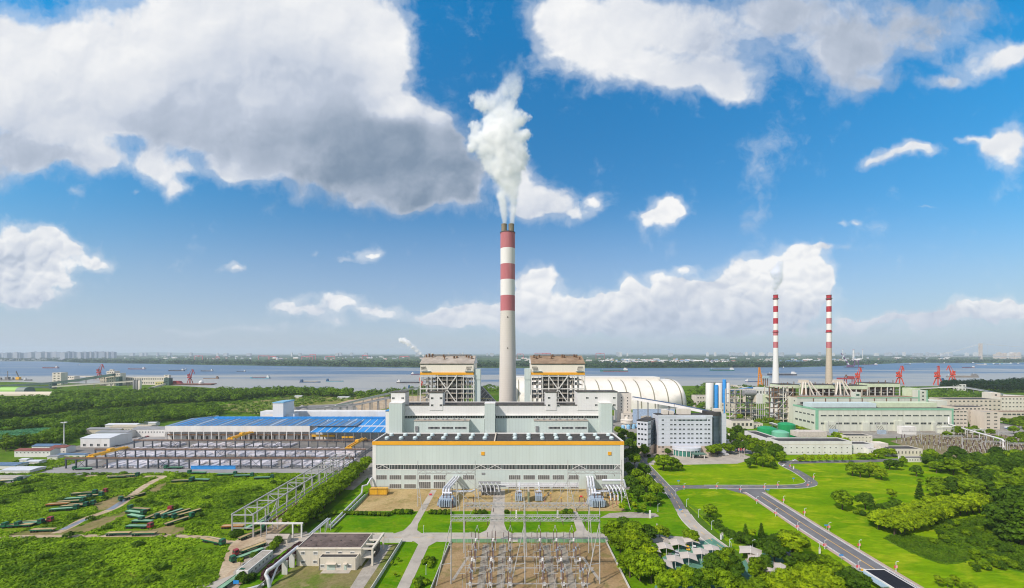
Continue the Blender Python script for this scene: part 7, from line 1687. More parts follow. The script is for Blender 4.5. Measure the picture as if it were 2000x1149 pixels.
for i, (a, b, py, h, nm) in enumerate(((1905, 1926, 713.4, 'grey', 'pale decked barge first'), (1926, 1942, 712, 'teal', 'blue barge second'), (1942, 1954, 712.6, 'dark', 'dark barge third'), (1955, 1976, 711.5, 'teal', 'blue barge fourth'), (1976, 1990, 711.3, 'dark', 'dark barge fifth'), (1990, 2008, 711.0, 'blue', 'blue barge last'), (1803, 1807, 709.9, 'dark', 'tiny dark boat lying apart left of those'), (1835, 1845, 710.1, 'brown', 'small brown boat lying apart, just left of those'), (1884, 1902, 709.8, 'dark', 'dark barge furthest back'))):
 ship(nm + ' of those moored at the right bank', a, b, py, h, 'r', M_SUPER if i in (0, 3) else None)
for (a, b, py, nm) in ((0, 22, 743.5, 'grey floating crane barge at the left port, larger'), (24, 44, 743, 'grey crane barge at the left port, second'), (49, 63, 743.5, 'dark coaster at the left port quay')):
 ship(nm, a, b, py, 'grey' if a < 45 else 'dark', 'l', M_HATCH, M_HULL['grey'] if a < 45 else None, hs=1.3)
for (px, pt, lean, m, nm) in ((15, 725, 0, M_HULL['grey'], 'upright grey derrick on the left port barge'), (36, 726, -5, M_YEL, 'leaning derrick with a yellow foot on the second left port barge')):
 Y = GY(743); t = thing('derrick_crane', nm, 'crane', (PX(px, Y), Y, 4)); x = PX(px, Y); zt = HZ(pt, Y); q = MB(); q.box(x-6, x+6, Y-4, Y+4, 3, 12); q.build('crane_house', m, t); q = MB(); q.truss((x, Y, 12), (x+lean*1.5, Y-1, zt), 2.4, 2.4, .7, 8) if lean else q.bar((x, Y, 12), (x, Y, zt), 1.6); q.build('boom', M_HULL['grey'], t)
# quay cranes
M_CRANER = mat('orange_red_crane_paint', (.55, .055, .02), .5, .12, .1); M_CRANED = mat('dull_red_crane_paint', (.34, .055, .06), .6, .15, .1); M_CRANEO = mat('orange_loader_paint', (.66, .24, .03), .55, .12, .1)
def portal_crane(label,px,pyb,pyt,m,d,slender=1.0):
 """pyb: foot, pyt: jib head, d: -1 jib leans left, +1 right"""
 Y = GY(pyb); x = PX(px, Y); H = HZ(pyt, Y); t = thing('portal_crane', label, 'crane', (x, Y, 0)); k = H/45
 w = 5.5*k
 for sx in (-1,1):
  for sy in (-1, 1): q = MB(); q.bar((x+sx*w, Y+sy*w, 0), (x+sx*w*.45, Y+sy*w*.45, 15*k), 1.5*k); q.build('portal_leg', m, t)
 q = MB(); q.box(x-w*.6, x+w*.6, Y-w*.6, Y+w*.6, 14*k, 16*k); q.build('portal_top', m, t)
 q = MB(); q.lathe((x, Y, 16*k), [(2.6*k, 0), (2.6*k, 2.5*k)], 14); q.build('slew_ring', M_STEELD, t)
 q = MB(); q.extr([(x-d*6.5*k, 18*k), (x+d*3.2*k, 18*k), (x+d*3.2*k, 23*k), (x-d*4*k, 24*k), (x-d*6.5*k, 21.5*k)], Y-3*k, Y+3*k, 'y'); q.build('machine_house', m, t)
 q = MB(); ap = (x-d*1.5*k,Y,33*k)
 for sy in (-1,1): q.bar((x+d*2*k,Y+sy*2*k,23*k),ap,.9*k); q.bar((x-d*4*k,Y+sy*2*k,23*k),ap,.9*k)
 q.build('a_frame', m, t)
 e = (x+d*9.5*k*slender, Y, 44*k); q = MB(); q.bar((x+d*3*k, Y, 22*k), e, 2.0*k, 1.5*k); q.build('main_boom', m, t)
 q = MB(); q.bar((e[0]-d*4.5*k, Y, 44.5*k), (e[0]+d*.8*k, Y, 44.6*k), 1.6*k); q.bar((e[0]+d*.6*k, Y, 44.6*k), (e[0]+d*5*k*slender, Y, 32.5*k), 1.6*k, 1.2*k); q.build('jib', m, t)
 q = MB(); q.bar(ap, (e[0]-d*4*k, Y, 44*k), .7*k); q.build('tie_rod', m, t)
 q = MB(); q.box(x-d*5.5*k-1.5*k, x-d*5.5*k+1.5*k, Y-2*k, Y+2*k, 25*k, 30*k); q.build('counterweight', m, t)
 return t
portal_crane('dull red portal crane above the dark conveyor roofs of the left port', 194, 741, 712, M_CRANED, 1)
portal_crane('dull red portal crane on the quay end right of the long quay building', 371, 750, 722, M_CRANED, 1)
portal_crane('orange red portal crane behind the old boiler row, furthest left of the bright ones', 1676, 751, 718.5, M_CRANER, 1, .7)
portal_crane('orange red portal crane right of the old boiler row, jib bent over to the right', 1757, 751, 715, M_CRANER, 1, .75)
portal_crane('orange red portal crane standing straight with a folded jib by the dark wood', 1832, 752, 715, M_CRANER, 1, .22)
portal_crane('orange red portal crane leaning its jib to the left over the gravel barge', 1860, 746, 714.5, M_CRANER, -1, 1.1)
portal_crane('red crane peeping out left of the west boiler house', 822, 762, 737, M_CRANER, -1, .4)
t = thing('ship_loader', 'orange lattice ship loader with a pale blue cab beside the silos', 'ship loader', G(1490, 755)+(0,)); x, Y = G(1490, 755); k = Y/F
X = lambda px: PX(px,Y)
for (a, b, y2) in ((1480.5, 1482.5, 717.5), (1489, 1483.5, 717.5)): q = MB(); q.bar((X(a), Y, 0), (X(b), Y, HZ(y2, Y)), 2.6); q.build('mast_leg', M_CRANEO, t)
for i in range(8):
 za, zb_ = HZ(752-i*4.2, Y), HZ(748-i*4.2, Y); f = i/8; q = MB(); q.bar((X(1480.7+f*1.6), Y, za), (X(1488.5-f*5), Y, zb_), 1.3); q.build('lattice_brace', M_CRANEO, t)
q = MB(); q.bar((X(1484), Y, HZ(726, Y)), (X(1492), Y, HZ(743, Y)), 2); q.build('tie_boom', M_CRANEO, t)
q = MB(); q.box(X(1488), X(1501), Y-5, Y+5, HZ(739, Y), HZ(735, Y)); q.build('cab_house', mat('pale_blue_steel', (.36, .48, .56), .5), t)
for px in (1491, 1495, 1499): q = MB(); q.bar((X(px), Y, 0), (X(px-.4), Y, HZ(739, Y)), 1.8); q.build('leg', M_RUST, t)
t = thing('ship_unloader', 'reddish brown ship unloader with a luffing arm behind the old boiler row', 'ship unloader', G(1655, 752)+(0,)); Y = GY(752)
for px in (1649, 1653, 1664, 1668): q = MB(); q.bar((X(px) if 0 else PX(px, Y), Y, 0), (PX(px+.3, Y), Y, HZ(739, Y)), 1.6); q.build('leg', M_CRANED, t)
q = MB(); q.box(PX(1636, Y), PX(1668, Y), Y-4, Y+4, HZ(741, Y), HZ(738, Y)); q.build('boom_girder', M_CRANED, t)
q = MB(); q.bar((PX(1649, Y), Y, HZ(739, Y)), (PX(1652.5, Y), Y, HZ(732, Y)), 2); q.bar((PX(1652.5, Y), Y, HZ(732, Y)), (PX(1657, Y), Y, HZ(739, Y)), 2); q.build('pylon', M_RUST, t)
q = MB(); q.box(PX(1656, Y), PX(1666, Y), Y-5, Y+5, HZ(738, Y), HZ(735, Y)); q.build('machine_house', M_CRANED, t)
t = thing('floating_crane', 'purple and white striped floating crane with a long boom near the far bank', 'floating crane', G(1665, 718)+(0,)); Y = GY(718)
M_PUR = mat('purple_boom_paint', (.14, .05, .14), .6, .15, .05)
q = MB(); q.box(PX(1652, Y), PX(1682, Y), Y-20, Y+20, -.2, 5); q.build('pontoon', M_HULL['dark'], t)
a = Vector((PX(1660,Y),Y,6)); b = Vector((PX(1643,Y),Y,HZ(690.5,Y)))
for i in range(7): q = MB(); q.bar(a+(b-a)*(i/7), a+(b-a)*((i+1)/7), 8-i*.6); q.build('boom_section', M_PUR if i % 2 == 0 else M_SUPER, t)
q = MB(); q.bar((PX(1667, Y), Y, 5), (PX(1670, Y), Y, HZ(704, Y)), 3); q.bar((PX(1677, Y), Y, 5), (PX(1676.5, Y), Y, HZ(704, Y)), 3); q.bar((PX(1668, Y), Y, HZ(704, Y)), (PX(1678, Y), Y, HZ(704, Y)), 3); q.bar((PX(1667, Y), Y, 5), (PX(1677, Y), Y, HZ(704, Y)), 2); q.build('back_frame', M_PUR, t)
q = MB(); q.bar((PX(1670, Y), Y, HZ(704, Y)), b, 1.2); q.bar((PX(1668, Y), Y, HZ(705, Y)), a+(b-a)*.6, 1.2); q.build('stay', M_PUR, t)
q = MB(); q.box(PX(1655, Y), PX(1664, Y), Y-8, Y+8, 5, 16); q.build('deckhouse', M_PUR, t)
# left port
M_PORTG = mat('dark_green_gallery', (.07, .12, .11), .6, .15, .03); M_VAULT = mat('bright_green_vault', (.28, .50, .10), .5, .06, .01); M_VAULT2 = mat('grey_green_vault', (.16, .21, .19), .5, .08, .01)
gallery('dark green twin conveyor climbing to the white tower of the left port', [P3(-40, 757, 1250), P3(98, 749, 1250), P3(150, 743, 1250), P3(222, 732, 1250)], 8, 6.5, M_PORTG, M_SLATE, 8, pm=M_STEELG)
gallery('dark green conveyor just below the climbing twin one', [P3(-40, 762, 1180), P3(100, 757, 1180)], 6, 8, M_PORTG, M_VAULT2, 5)
gallery('pale long conveyor crossing above the dark wood of the left port', [P3(103, 755.5, 1150), P3(200, 749, 1180), P3(266, 744.5, 1200)], 6, 4, M_CREAMR, M_CONC, 6)
gallery('short pale conveyor sloping to the quay tower', [P3(290, 759.5, 1120), P3(322, 751, 1180)], 5, 4, M_BEIGE, M_CONC, 2)
gallery('pale grey quay gallery behind the dark twin conveyor', [P3(118, 735, 1500), P3(205, 735.5, 1500)], 8, 3, M_CREAMR, M_STEELG, 6)
def vault(label,px0,px1,Y,r,h,parts):
 t = thing('vaulted_shed', label, 'shed', (PX((px0+px1)/2, Y), Y, 0)); x0, x1 = PX(px0, Y), PX(px1, Y)
 for (f0, f1, m) in parts: q = MB(); q.extr(arc(Y, Y+2*r, h, 12), x0+(x1-x0)*f0, x0+(x1-x0)*f1, 'x'); edge_smooth(q.build('roof_section', m, t), 30)
 return t
vault('bright green vaulted shed with a grey green end at the left edge', -40, 46, 1030, 13, 14, ((0, .4, M_VAULT2), (.4, .80, M_VAULT), (.8, 1, M_VAULT2)))
vault('long cream low vaulted roof in front of the green shed at the left edge', -60, 98, 960, 9, 9, ((0, 1, mat('cream_roof_sheet', (.56, .50, .40), .7, .06, .02)),))
def tower(label, px0, px1, pyt, Y, d, m, rows, cols, name='port_tower'):
 x0, x1 = PX(px0, Y), PX(px1, Y); H = HZ(pyt, Y); t = thing(name, label, 'building', (x0, Y, 0)); block(t, x0, x1, Y, Y+d, H, m, M_CONC, par=1)
 for r_ in range(rows): window_row(t, 'front', x0+1, x1-1, cols, H*(r_+.35)/rows, H*(r_+.75)/rows, Y, [M_GLASS, m], .5)
tower('white louvred tower block of the left port', 102, 119, 728, 1300, 20, M_CREAMR, 5, 2)
tower('dark green transfer tower where the left port conveyors meet', 95, 102, 749, 1150, 12, M_PORTG, 2, 1)
tower('white main tower of the left port with a small turret', 208, 223, 725, 1260, 18, M_CREAMR, 5, 3)
tower('narrow white turret on top of the left port main tower', 214, 220, 722, 1281, 6, M_CREAMR, 6, 1)
tower('second white block joined to the main port tower', 224, 235, 729, 1262, 18, M_CREAMR, 4, 3)
tower('dark tower slab at the foot of the second white block', 226, 232, 736, 1240, 12, M_PORTG, 3, 1)
tower('long cream quay building with a row of tall openings', 232, 320, 737, 1290, 22, M_CREAMR, 2, 20, 'quay_building')
tower('dark quay end tower with a white cap', 320, 330, 738.5, 1270, 14, M_PORTG, 3, 1)
tower('white cap house over the dark quay end tower', 320, 330, 732.5, 1286, 8, M_CREAMR, 6, 1)
tower('low cream quay block with dark doors right of the louvred tower', 127, 145, 735, 1420, 18, M_CREAMR, 2, 4, 'quay_building')
tower('cream block below the climbing conveyor', 195, 210, 737, 1270, 12, M_BEIGE, 3, 4, 'quay_building')
tower('low yellow block at the foot of the long quay building', 303, 318, 746, 1265, 12, mat('pale_yellow_render', (.58, .52, .22), .8), 1, 3, 'quay_building')
si = thing('cement_silo', 'group of three grey silos before the quay building', 'silo', (PX(268, 1110), 1110, 0))
for px in (262.5, 268, 273.5): xx = PX(px, 1110); q = MB(); q.lathe((xx, 1110, 0), [(3.4, -.2), (3.4, 24), (1.5, 26.5)], 14); edge_smooth(q.build('silo', M_CREAMR if px > 270 else M_STEELG, si))
q = MB(); q.box(PX(260, 1110), PX(277, 1110), 1108, 1114, 26.6, 28); q.build('top_walkway', M_STEELG, si)
qy = thing('quay_jetty', 'reddish quay jetty carrying the right hand dull red crane', 'jetty', (PX(380, 1300), 1300, 0)); Y = GY(752); q = MB(); q.box(PX(334, Y), PX(418, Y), Y-12, Y+12, 2.2, 4.4); q.build('deck', mat('rusty_jetty_deck', (.22, .12, .09), .8, .2, .05), qy)
for k in range(12): q = MB(); xx = PX(337+k*7, Y); q.box(xx-1, xx+1, Y-10, Y+10, -.2, 2.2); q.build('pile_bent', M_CONC, qy)
q = MB(); q.lathe((PX(393, Y), Y, 4.4), [(6.5, 0), (6.5, 5), (3, 9), (.1, 10)], 14); q.build('dome_hopper', M_SUPER, qy)
t = thing('coal_heap_conveyor', 'dark red hopper wagon frame left of the quay crane', 'hopper', (PX(346, Y), Y, 0)); q = MB(); q.extr([(PX(337, Y), 4.4), (PX(356, Y), 4.4), (PX(352, Y), 12), (PX(341, Y), 13)], Y-5, Y+5, 'y'); q.build('hopper_body', M_CRANED, t)
for px in (340, 346, 352): q = MB(); q.box(PX(px, Y)-.6, PX(px, Y)+.6, Y-5.6, Y-5.05, 4.4, 11.5); q.build('rib', M_STEELD, t)
M_GRAV = mat('grey_gravel', (.30, .29, .27), .95, .15, .2)
for (px, py, r, h, lab) in ((556, 808, 15, 12, 'low grey gravel heap at the left of the stock yard'), (573, 808, 13, 14, 'grey gravel cone with a steep peak in the stock yard'), (640, 803, 22, 9, 'broad grey gravel heap behind the screen wall'), (590, 800, 12, 8, 'small grey gravel heap behind the steep cone')):
 x, y = G(px, py); q = MB(); q.lathe((x, y, 0), [(r, -.2), (r*.7, h*.3), (r*.35, h*.7), (.2, h)], 16); tag(q.build('gravel_heap', M_GRAV), lab, 'gravel heap')
fence('long grey screen wall along the stock yard', [G(538, 806), G(600, 800), G(678, 797)], 6, mat('grey_screen_mesh', (.30, .31, .32), .8), 12, M_STEELG, 'screen_wall', .3)
for (px, py, lab) in ((583, 777, 'white shed among the dry fields, left'), (667, 779, 'white flat shed among the dry fields, right'), (550, 800, 'tiny white cabin left of the gravel cone')):
 shed('field_shed', lab, 'shed', px-8, px+(14 if px > 600 else 6), py, 10, 3.5, 4.3, M_WALLW, M_WHITR)
# far bank: shipyard gantries,town,city blocks,bridge
M_GANT = mat('shipyard_red', (.60, .10, .12), .6, .1, .01)
for i, (px, pyb, pyt, w, nm) in enumerate(((388, 702, 695.4, 15, 'leftmost'), (425, 701, 697, 6, 'small one left of centre'), (515, 701, 695.3, 20, 'wide twin leg one above the blue ship'), (533, 701, 696.5, 12, 'narrower one right of the wide twin leg one'), (600, 701, 696.8, 22, 'low broad one'), (611, 700, 692.6, 11, 'tall one above the tree belt'), (645, 701, 696.5, 18, 'faint broad one left of the smoke'), (713, 700, 694.4, 11, 'single one left of the steam'), (790, 701, 696.5, 18, 'broad one below the small steam cloud'), (1016, 701, 691.6, 12, 'just right of the tall stack'), (1060, 701, 690.2, 31, 'huge one between stack and east boiler house'), (1067, 700.5, 690.6, 16, 'second huge one close beside the other'), (1172, 700, 690.3, 16, 'rightmost, beyond the coal dome'))):
 Y = 6200+i*40; x0, x1 = PX(px-w/2, Y), PX(px+w/2, Y); zt = HZ(pyt, Y); zt = max(zt, 40); t = thing('shipyard_gantry', 'red shipyard gantry across the river, '+nm, 'gantry crane', (x0, Y, 0), 'shipyard gantries across the river')
 q = MB(); q.bar((x0, Y, zt), (x1, Y, zt), 8); q.build('bridge_girder', M_GANT, t)
 for x in (x0, x1): q = MB(); q.bar((x, Y, 0), (x, Y, zt), 6); q.build('leg', M_GANT, t)
 q = MB(); q.box((x0+x1)/2-8, (x0+x1)/2+8, Y-6, Y+6, zt-10, zt-3); q.build('trolley', M_GANT, t)
R = random.Random(404)
M_TOWN = [mat('far_town_white', (.66, .64, .60), .8), mat('far_town_cream', (.56, .48, .40), .8), mat('far_town_grey', (.40, .42, .45), .8), mat('far_town_red_roof', (.40, .15, .12), .8), mat('far_town_blue_roof', (.18, .30, .48), .8)]
def far_house(i):
 t = MB(); w,d,h = ((24,14,10),(40,18,7),(16,14,18),(60,26,9))[i % 4]
 t.cur = 0; t.box(-w/2, w/2, -d/2, d/2, 0, h); t.cur = 1; t.extr([(-d/2-1, h), (0, h+d*.22), (d/2+1, h)], -w/2-1, w/2+1, 'x')
 return t.build('town_house', [M_TOWN[i % 3], M_TOWN[(3, 2, 4, 0)[i % 4]]])
FH = []
for i in range(8):
 o = far_house(i); tag(o, 'small pale house in the hazy town across the river', 'house', 'houses of the town across the river'); FH.append(Proto(o))
zones = [(1170,1420,703,712,130),(1420,1720,700,709,40),(400,840,697,703,60),(1000,1200,697,706,26),(1740,1860,697,703,20),(230,400,697,702,14)]
n = 0
for (a,b,c,d,k) in zones:
 for j in range(k):
  u = R.random(); px = R.uniform(a,b); py = R.uniform(c,d); x,y = G(px,py)
  R.choice(FH).put((x, y, .3), R.uniform(-.4, .4), group='houses of the town across the river', scale=R.uniform(.8, 1.7)); n += 1
def far_block(px, w, pyt, Y, m, name='apartment_block', lab='', group=None, windows=False):
 x0, x1 = PX(px, Y), PX(px+w, Y); H = HZ(pyt, Y); q = MB(); q.box(x0, x1, Y, Y+60, 0, H); q.box(x0+(x1-x0)*.3, x0+(x1-x0)*.6, Y+10, Y+40, H, H+max(8, H*.07)); tag(q.build(name, m), lab, 'apartment block', group)
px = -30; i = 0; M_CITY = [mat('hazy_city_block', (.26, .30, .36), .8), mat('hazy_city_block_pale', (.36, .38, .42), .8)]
tops = [(0,689),(25,688),(60,688.5),(78,688),(130,687.4),(150,687.2),(200,686.6),(216,687)]
while px < 214:
 w = R.uniform(5,12); tp = 690.5-2.6*max(0,min(1,(px+20)/90))+R.uniform(-.9,1.0)
 if px > 196: tp = 687.0+R.uniform(0,1)
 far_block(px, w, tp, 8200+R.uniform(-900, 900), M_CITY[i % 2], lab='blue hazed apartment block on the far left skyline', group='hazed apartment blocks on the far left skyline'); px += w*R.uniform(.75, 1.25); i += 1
for k in range(16):
 px = 1945+R.uniform(0, 48); far_block(px, R.uniform(2, 4), R.uniform(687.8, 692.5), 6900+R.uniform(0, 800), M_TOWN[1 if R.random() < .7 else 0], lab='cream apartment tower beyond the bridge at the far right', group='cream apartment towers beyond the bridge')
for k in range(46):
 px = R.uniform(1200, 1930); far_block(px, R.uniform(2, 9), R.uniform(688.2, 690.3), R.uniform(11000, 13500), M_TOWN[R.choice((0, 2, 2))], lab='faint pale building on the far horizon right of the stack', group='faint buildings on the right horizon')
for k in range(24):
 px = R.uniform(250, 960); far_block(px, R.uniform(2, 8), R.uniform(689, 690.4), R.uniform(11000, 13500), M_TOWN[R.choice((0, 2, 2))], lab='faint pale building on the far horizon left of the stack', group='faint buildings on the left horizon')
for k, (a, b, py, nm) in enumerate(((0, 20, 705, 'left'), (30, 90, 704.5, 'middle'), (94, 122, 704, 'right'), (1540, 1570, 708.5, 'behind the white chimney'))):
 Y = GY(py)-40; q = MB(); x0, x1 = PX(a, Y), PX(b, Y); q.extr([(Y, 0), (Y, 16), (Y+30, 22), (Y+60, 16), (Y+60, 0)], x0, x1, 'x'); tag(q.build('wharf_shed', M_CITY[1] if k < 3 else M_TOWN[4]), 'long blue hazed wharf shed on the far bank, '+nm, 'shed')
 q.v = []
br = thing('suspension_bridge', 'distant suspension bridge with one pale tower and sweeping cables at the far right', 'bridge', (PX(1915, 6500), 6500, 0)); Y = 6500; X = lambda px: PX(px, Y)
for d in (-14, 14): q = MB(); q.box(X(1915)-9+0, X(1915)+9, Y+d-8, Y+d+8, 0, HZ(671, Y)); q.build('tower_leg', M_TOWN[1], br)
for z in (30, 120, 205): q = MB(); q.box(X(1915)-7, X(1915)+7, Y-5.9, Y+5.9, z, z+12); q.build('tower_portal', M_TOWN[1], br)
q = MB(); q.box(X(1780), X(2200), Y-16, Y+16, 44, 52); q.build('deck', M_TOWN[2], br)
for d in (-14,14):
 q = MB(); P = []
 for k in range(13): f = k/12; px = 1815+100*f; P.append((X(px),Y+d,HZ(697-25.5*f**1.25,Y)))
 for k in range(1,25): f = k/24; px = 1915+340*f; P.append((X(px),Y+d,HZ(671.5+15.5*(1-(1-f)**2),Y)))
 for a,b in zip(P,P[1:]): q.bar(a,b,2.6)
 q.build('main_cable', M_TOWN[0], br)
q = MB()
for k in range(1,22): f = k/24; px = 1915+340*f; q.bar((X(px),Y,50),(X(px),Y,HZ(671.5+15.5*(1-(1-f)**2),Y)),1.2)
q.build('hanger_cables', M_TOWN[0], br)
for (px, pyt, w, nm) in ((1646, 683, 1.2, 'thin'), (1667, 683.5, 3.4, 'broad white'), (1685, 683, 1.2, 'thin leaning')):
 Y = 7000; t = thing('far_chimney', 'distant %s chimney on the right horizon near the floating crane' % nm, 'chimney', (PX(px, Y), Y, 0)); q = MB(); q.cyl((PX(px, Y), Y, 0), (PX(px, Y), Y, HZ(pyt, Y)), w*4.6, w*3.6, 12); q.build('shaft', M_TOWN[0], t); q = MB(); q.cyl((PX(px, Y), Y, HZ(pyt, Y)), (PX(px, Y), Y, HZ(pyt, Y)+6), w*4, n=12); q.build('rim', M_TOWN[3], t)
hl = MB(); Y = 26000
P = [(PX(px,Y),HZ(py,Y)) for px,py in ((215,690.5),(240,689.2),(270,688.8),(300,688.2),(330,688.6),(360,689.3),(410,690.6))]
n0 = len(P)
for i in range(n0-1):
 a,b = P[i],P[i+1]; hl.quad((a[0],Y-1500,0),(b[0],Y-1500,0),(b[0],Y,b[1]),(a[0],Y,a[1])); hl.quad((a[0],Y,a[1]),(b[0],Y,b[1]),(b[0],Y+1500,0),(a[0],Y+1500,0))
struct(hl.build('hills', M_FAR, fix=False))
# vegetation
import numpy as np
L_BROAD = leafmat('broad_leaves', (.13, .265, .006), .5, .5, .18, (.29, .45, .008))
L_DARK = leafmat('dark_leaves', (.055, .14, .009), .45, .5, .2, (.13, .25, .012))
L_LIGHT = leafmat('yellow_green_leaves', (.20, .36, .005), .45, .5, .14, (.42, .56, .010))
L_PLUM = leafmat('plum_leaves', (.085, .04, .05), .4, .4, .1, (.15, .075, .08))
L_WOOD = leafmat('wood_leaves', (.06, .17, .009), .55, .045, 0, (.21, .36, .012))
L_WEED = leafmat('weed_leaves', (.13, .30, .007), .5, .03, 0, (.36, .56, .014))
L_FARW = leafmat('far_wood_leaves', (.022, .065, .016), .4, .004, 0, (.06, .12, .02))
L_RUSH = leafmat('rush_leaves', (.09, .19, .006), .4, .1, 0, (.14, .25, .008))
M_BARK = mat('bark', (.10, .075, .05), .9, .25, 1.0)
def cards(rng,blobs,n,size,flat=1.0):
 """n leaf clumps as quads spread over and just under the skin of a set of ellipsoids; returns (4n x 3) points"""
 B = np.array(blobs,float); vol = (B[:,3]*B[:,4]+B[:,3]*B[:,5]); k = rng.choice(len(B),n,p=vol/vol.sum()); b = B[k]
 d = rng.normal(size=(n,3)); d[:,2] = np.where(d[:,2] < -.45,-d[:,2]*.6,d[:,2]); d /= np.linalg.norm(d,axis=1)[:,None]
 rad = rng.uniform(.80,1.07,n)[:,None]
 p = b[:, :3]+d*b[:,3:6]*rad
 nn = d/b[:,3:6]; nn /= np.linalg.norm(nn,axis=1)[:,None]; nn = nn+rng.normal(size=(n,3))*.36+np.array((-.12,-.1,.32)); nn /= np.linalg.norm(nn,axis=1)[:,None]
 t = np.cross(nn,rng.normal(size=(n,3))); t /= np.linalg.norm(t,axis=1)[:,None]; u = np.cross(nn,t)
 s = size*rng.uniform(.6,1.35,n)[:,None]*.5
 q = np.stack([p-t*s-u*s*.7,p+t*s-u*s*.9,p+t*s*.8+u*s*.8,p-t*s*.9+u*s],1)
 return q.reshape(-1,3)
def quads_obj(name,P,m,parent=None):
 n = len(P)//4; me = bpy.data.meshes.new(name)
 me.vertices.add(4*n); me.vertices.foreach_set('co', P.astype(np.float32).ravel()); me.loops.add(4*n); me.loops.foreach_set('vertex_index', np.arange(4*n, dtype=np.int32))
 me.polygons.add(n); me.polygons.foreach_set('loop_start', np.arange(0, 4*n, 4, dtype=np.int32)); me.update(calc_edges=True); me.validate()
 me.materials.append(m); o = bpy.data.objects.new(name,me); COL.objects.link(o)
 if parent: o.parent = parent
 return o
def tree_proto(name,kind,m,seed):
 rng = np.random.default_rng(seed); R = random.Random(seed); t = thing(name, name.replace('_', ' '), 'tree', (0, 0, 0)); q = MB(); bl = []
 if kind == 'broad':      # 10 m tall, 10 m wide: dome of many overlapping puffs
  q.cyl((0,0,-.2),(.1,.1,3.4),.32,.22,8)
  for i in range(6): a = i*1.05+R.uniform(-.3,.3); q.cyl((.05,.05,2.4),(2.6*cos(a),2.6*sin(a),5.6+R.uniform(-.6,.8)),.17,.06,6)
  for i in range(34):
   a = R.uniform(0,2*pi); e = R.uniform(-.25,1.0)**1; rr = 3.5*math.sqrt(max(0,1-max(e,0)**2.0))*R.uniform(.75,1.05); z = 4.8+3.7*e+R.uniform(-.3,.3); s = R.uniform(1.0,1.7); bl.append((rr*cos(a),rr*sin(a),z,s*1.12,s*1.12,s*.85))
  bl += [(0,0,5.6,3.2,3.2,2.6)]; n = 1900; size = .62
 elif kind == 'oval':     # rounded upright crown, 9 m
  q.cyl((0,0,-.2),(0,0,3),.25,.18,8)
  for i in range(5): a = i*1.26; q.cyl((0,0,2.0),(1.5*cos(a),1.5*sin(a),5.2),.12,.05,6)
  for i in range(26): z = R.uniform(2.6,8.2); w_ = 2.5*math.sqrt(max(.05,1-((z-5.2)/3.6)**2)); a = R.uniform(0,2*pi); s = R.uniform(.8,1.35); bl.append((w_*cos(a)*R.uniform(.6,1),w_*sin(a)*R.uniform(.6,1),z,s,s,s*.9))
  bl += [(0,0,5,1.9,1.9,3)]; n = 1400; size = .55
 elif kind == 'cone':     # dark conifer, 14 m
  q.cyl((0,0,-.2),(0,0,12),.3,.06,8)
  for i in range(44): z = 1.5+12*(i/44); w_ = 2.7*(1-(i/44))**.85; a = i*2.4; s = .55+.65*(1-i/44); bl.append((w_*cos(a)*.75,w_*sin(a)*.75,z,s*1.2,s*1.2,s*.7))
  n = 1300; size = .6
 elif kind == 'loose':    # open small tree
  q.cyl((0,0,-.2),(.1,0,2.6),.14,.1,6)
  for i in range(6): a = i*1.05; q.cyl((.1,0,1.6+.15*i),(1.3*cos(a),1.3*sin(a),3.4+.2*i),.07,.03,5)
  for i in range(13): a = R.uniform(0,2*pi); rr = R.uniform(.4,1.7); z = R.uniform(2.6,5.0); s = R.uniform(.55,.95); bl.append((rr*cos(a),rr*sin(a),z,s*1.2,s*1.2,s*.8))
  n = 620; size = .45
 else:                     # round clipped shrub,1.6 m
  q.cyl((0,0,-.1),(0,0,.5),.1,.08,6); bl = [(0,0,.75,1.0,1.0,.8)]+[(R.uniform(-.5,.5),R.uniform(-.5,.5),R.uniform(.6,1.1),.6,.6,.5) for i in range(6)]; n = 300; size = .35
 q.build('trunk', M_BARK, t)
 P = cards(rng, bl, n, size); c = quads_obj('crown', P, m, t)
 core = MB(); k = 0
 for b in sorted(bl,key=lambda b: -b[3])[:14]:
  core.lathe((b[0],b[1],b[2]),[(max(b[3]*.80*sin(pi*i/5),.01),-b[5]*.80*cos(pi*i/5)) for i in range(6)],7)
 co = core.build('crown_core', m, fix=False); co_me = co.data
 vs = np.empty(len(co_me.vertices)*3, np.float32); co_me.vertices.foreach_get('co', vs); nv = len(c.data.vertices)
 import bmesh
 bm = bmesh.new(); bm.from_mesh(c.data); bm.from_mesh(co_me); bm.to_mesh(c.data); bm.free(); bpy.data.objects.remove(co)
 return Proto(t)
TP = {}
for i in range(3): TP['broad%d' % i] = tree_proto('broad_tree', 'broad', L_BROAD, 100+i)
for i in range(2): TP['oval%d' % i] = tree_proto('oval_tree', 'oval', L_BROAD, 200+i)
for i in range(2): TP['light%d' % i] = tree_proto('yellow_green_tree', 'broad', L_LIGHT, 300+i)
for i in range(2): TP['dark%d' % i] = tree_proto('dark_tree', 'broad', L_DARK, 400+i)
TP['cone0'] = tree_proto('conifer_tree', 'cone', L_DARK, 500); TP['cone1'] = tree_proto('conifer_tree', 'cone', L_DARK, 501)
TP['loose0'] = tree_proto('young_tree', 'loose', L_BROAD, 600); TP['loose1'] = tree_proto('young_tree', 'loose', L_LIGHT, 601)
TP['shrub0'] = tree_proto('round_shrub', 'shrub', L_BROAD, 700); TP['shrub1'] = tree_proto('round_shrub', 'shrub', L_DARK, 701)
TP['plum0'] = tree_proto('plum_shrub', 'shrub', L_PLUM, 800)
for k in ('shrub0', 'shrub1', 'plum0'): TP[k].o['category'] = 'shrub'
KN = {}
for k in TP: KN.setdefault(k[:-1],[]).append(k)
VR = random.Random(99)
WORDK = dict(broad='broad green', oval='rounded upright', light='bright yellow green', dark='dark green', cone='dark conifer', loose='slender young', shrub='clipped round', plum='dark plum')
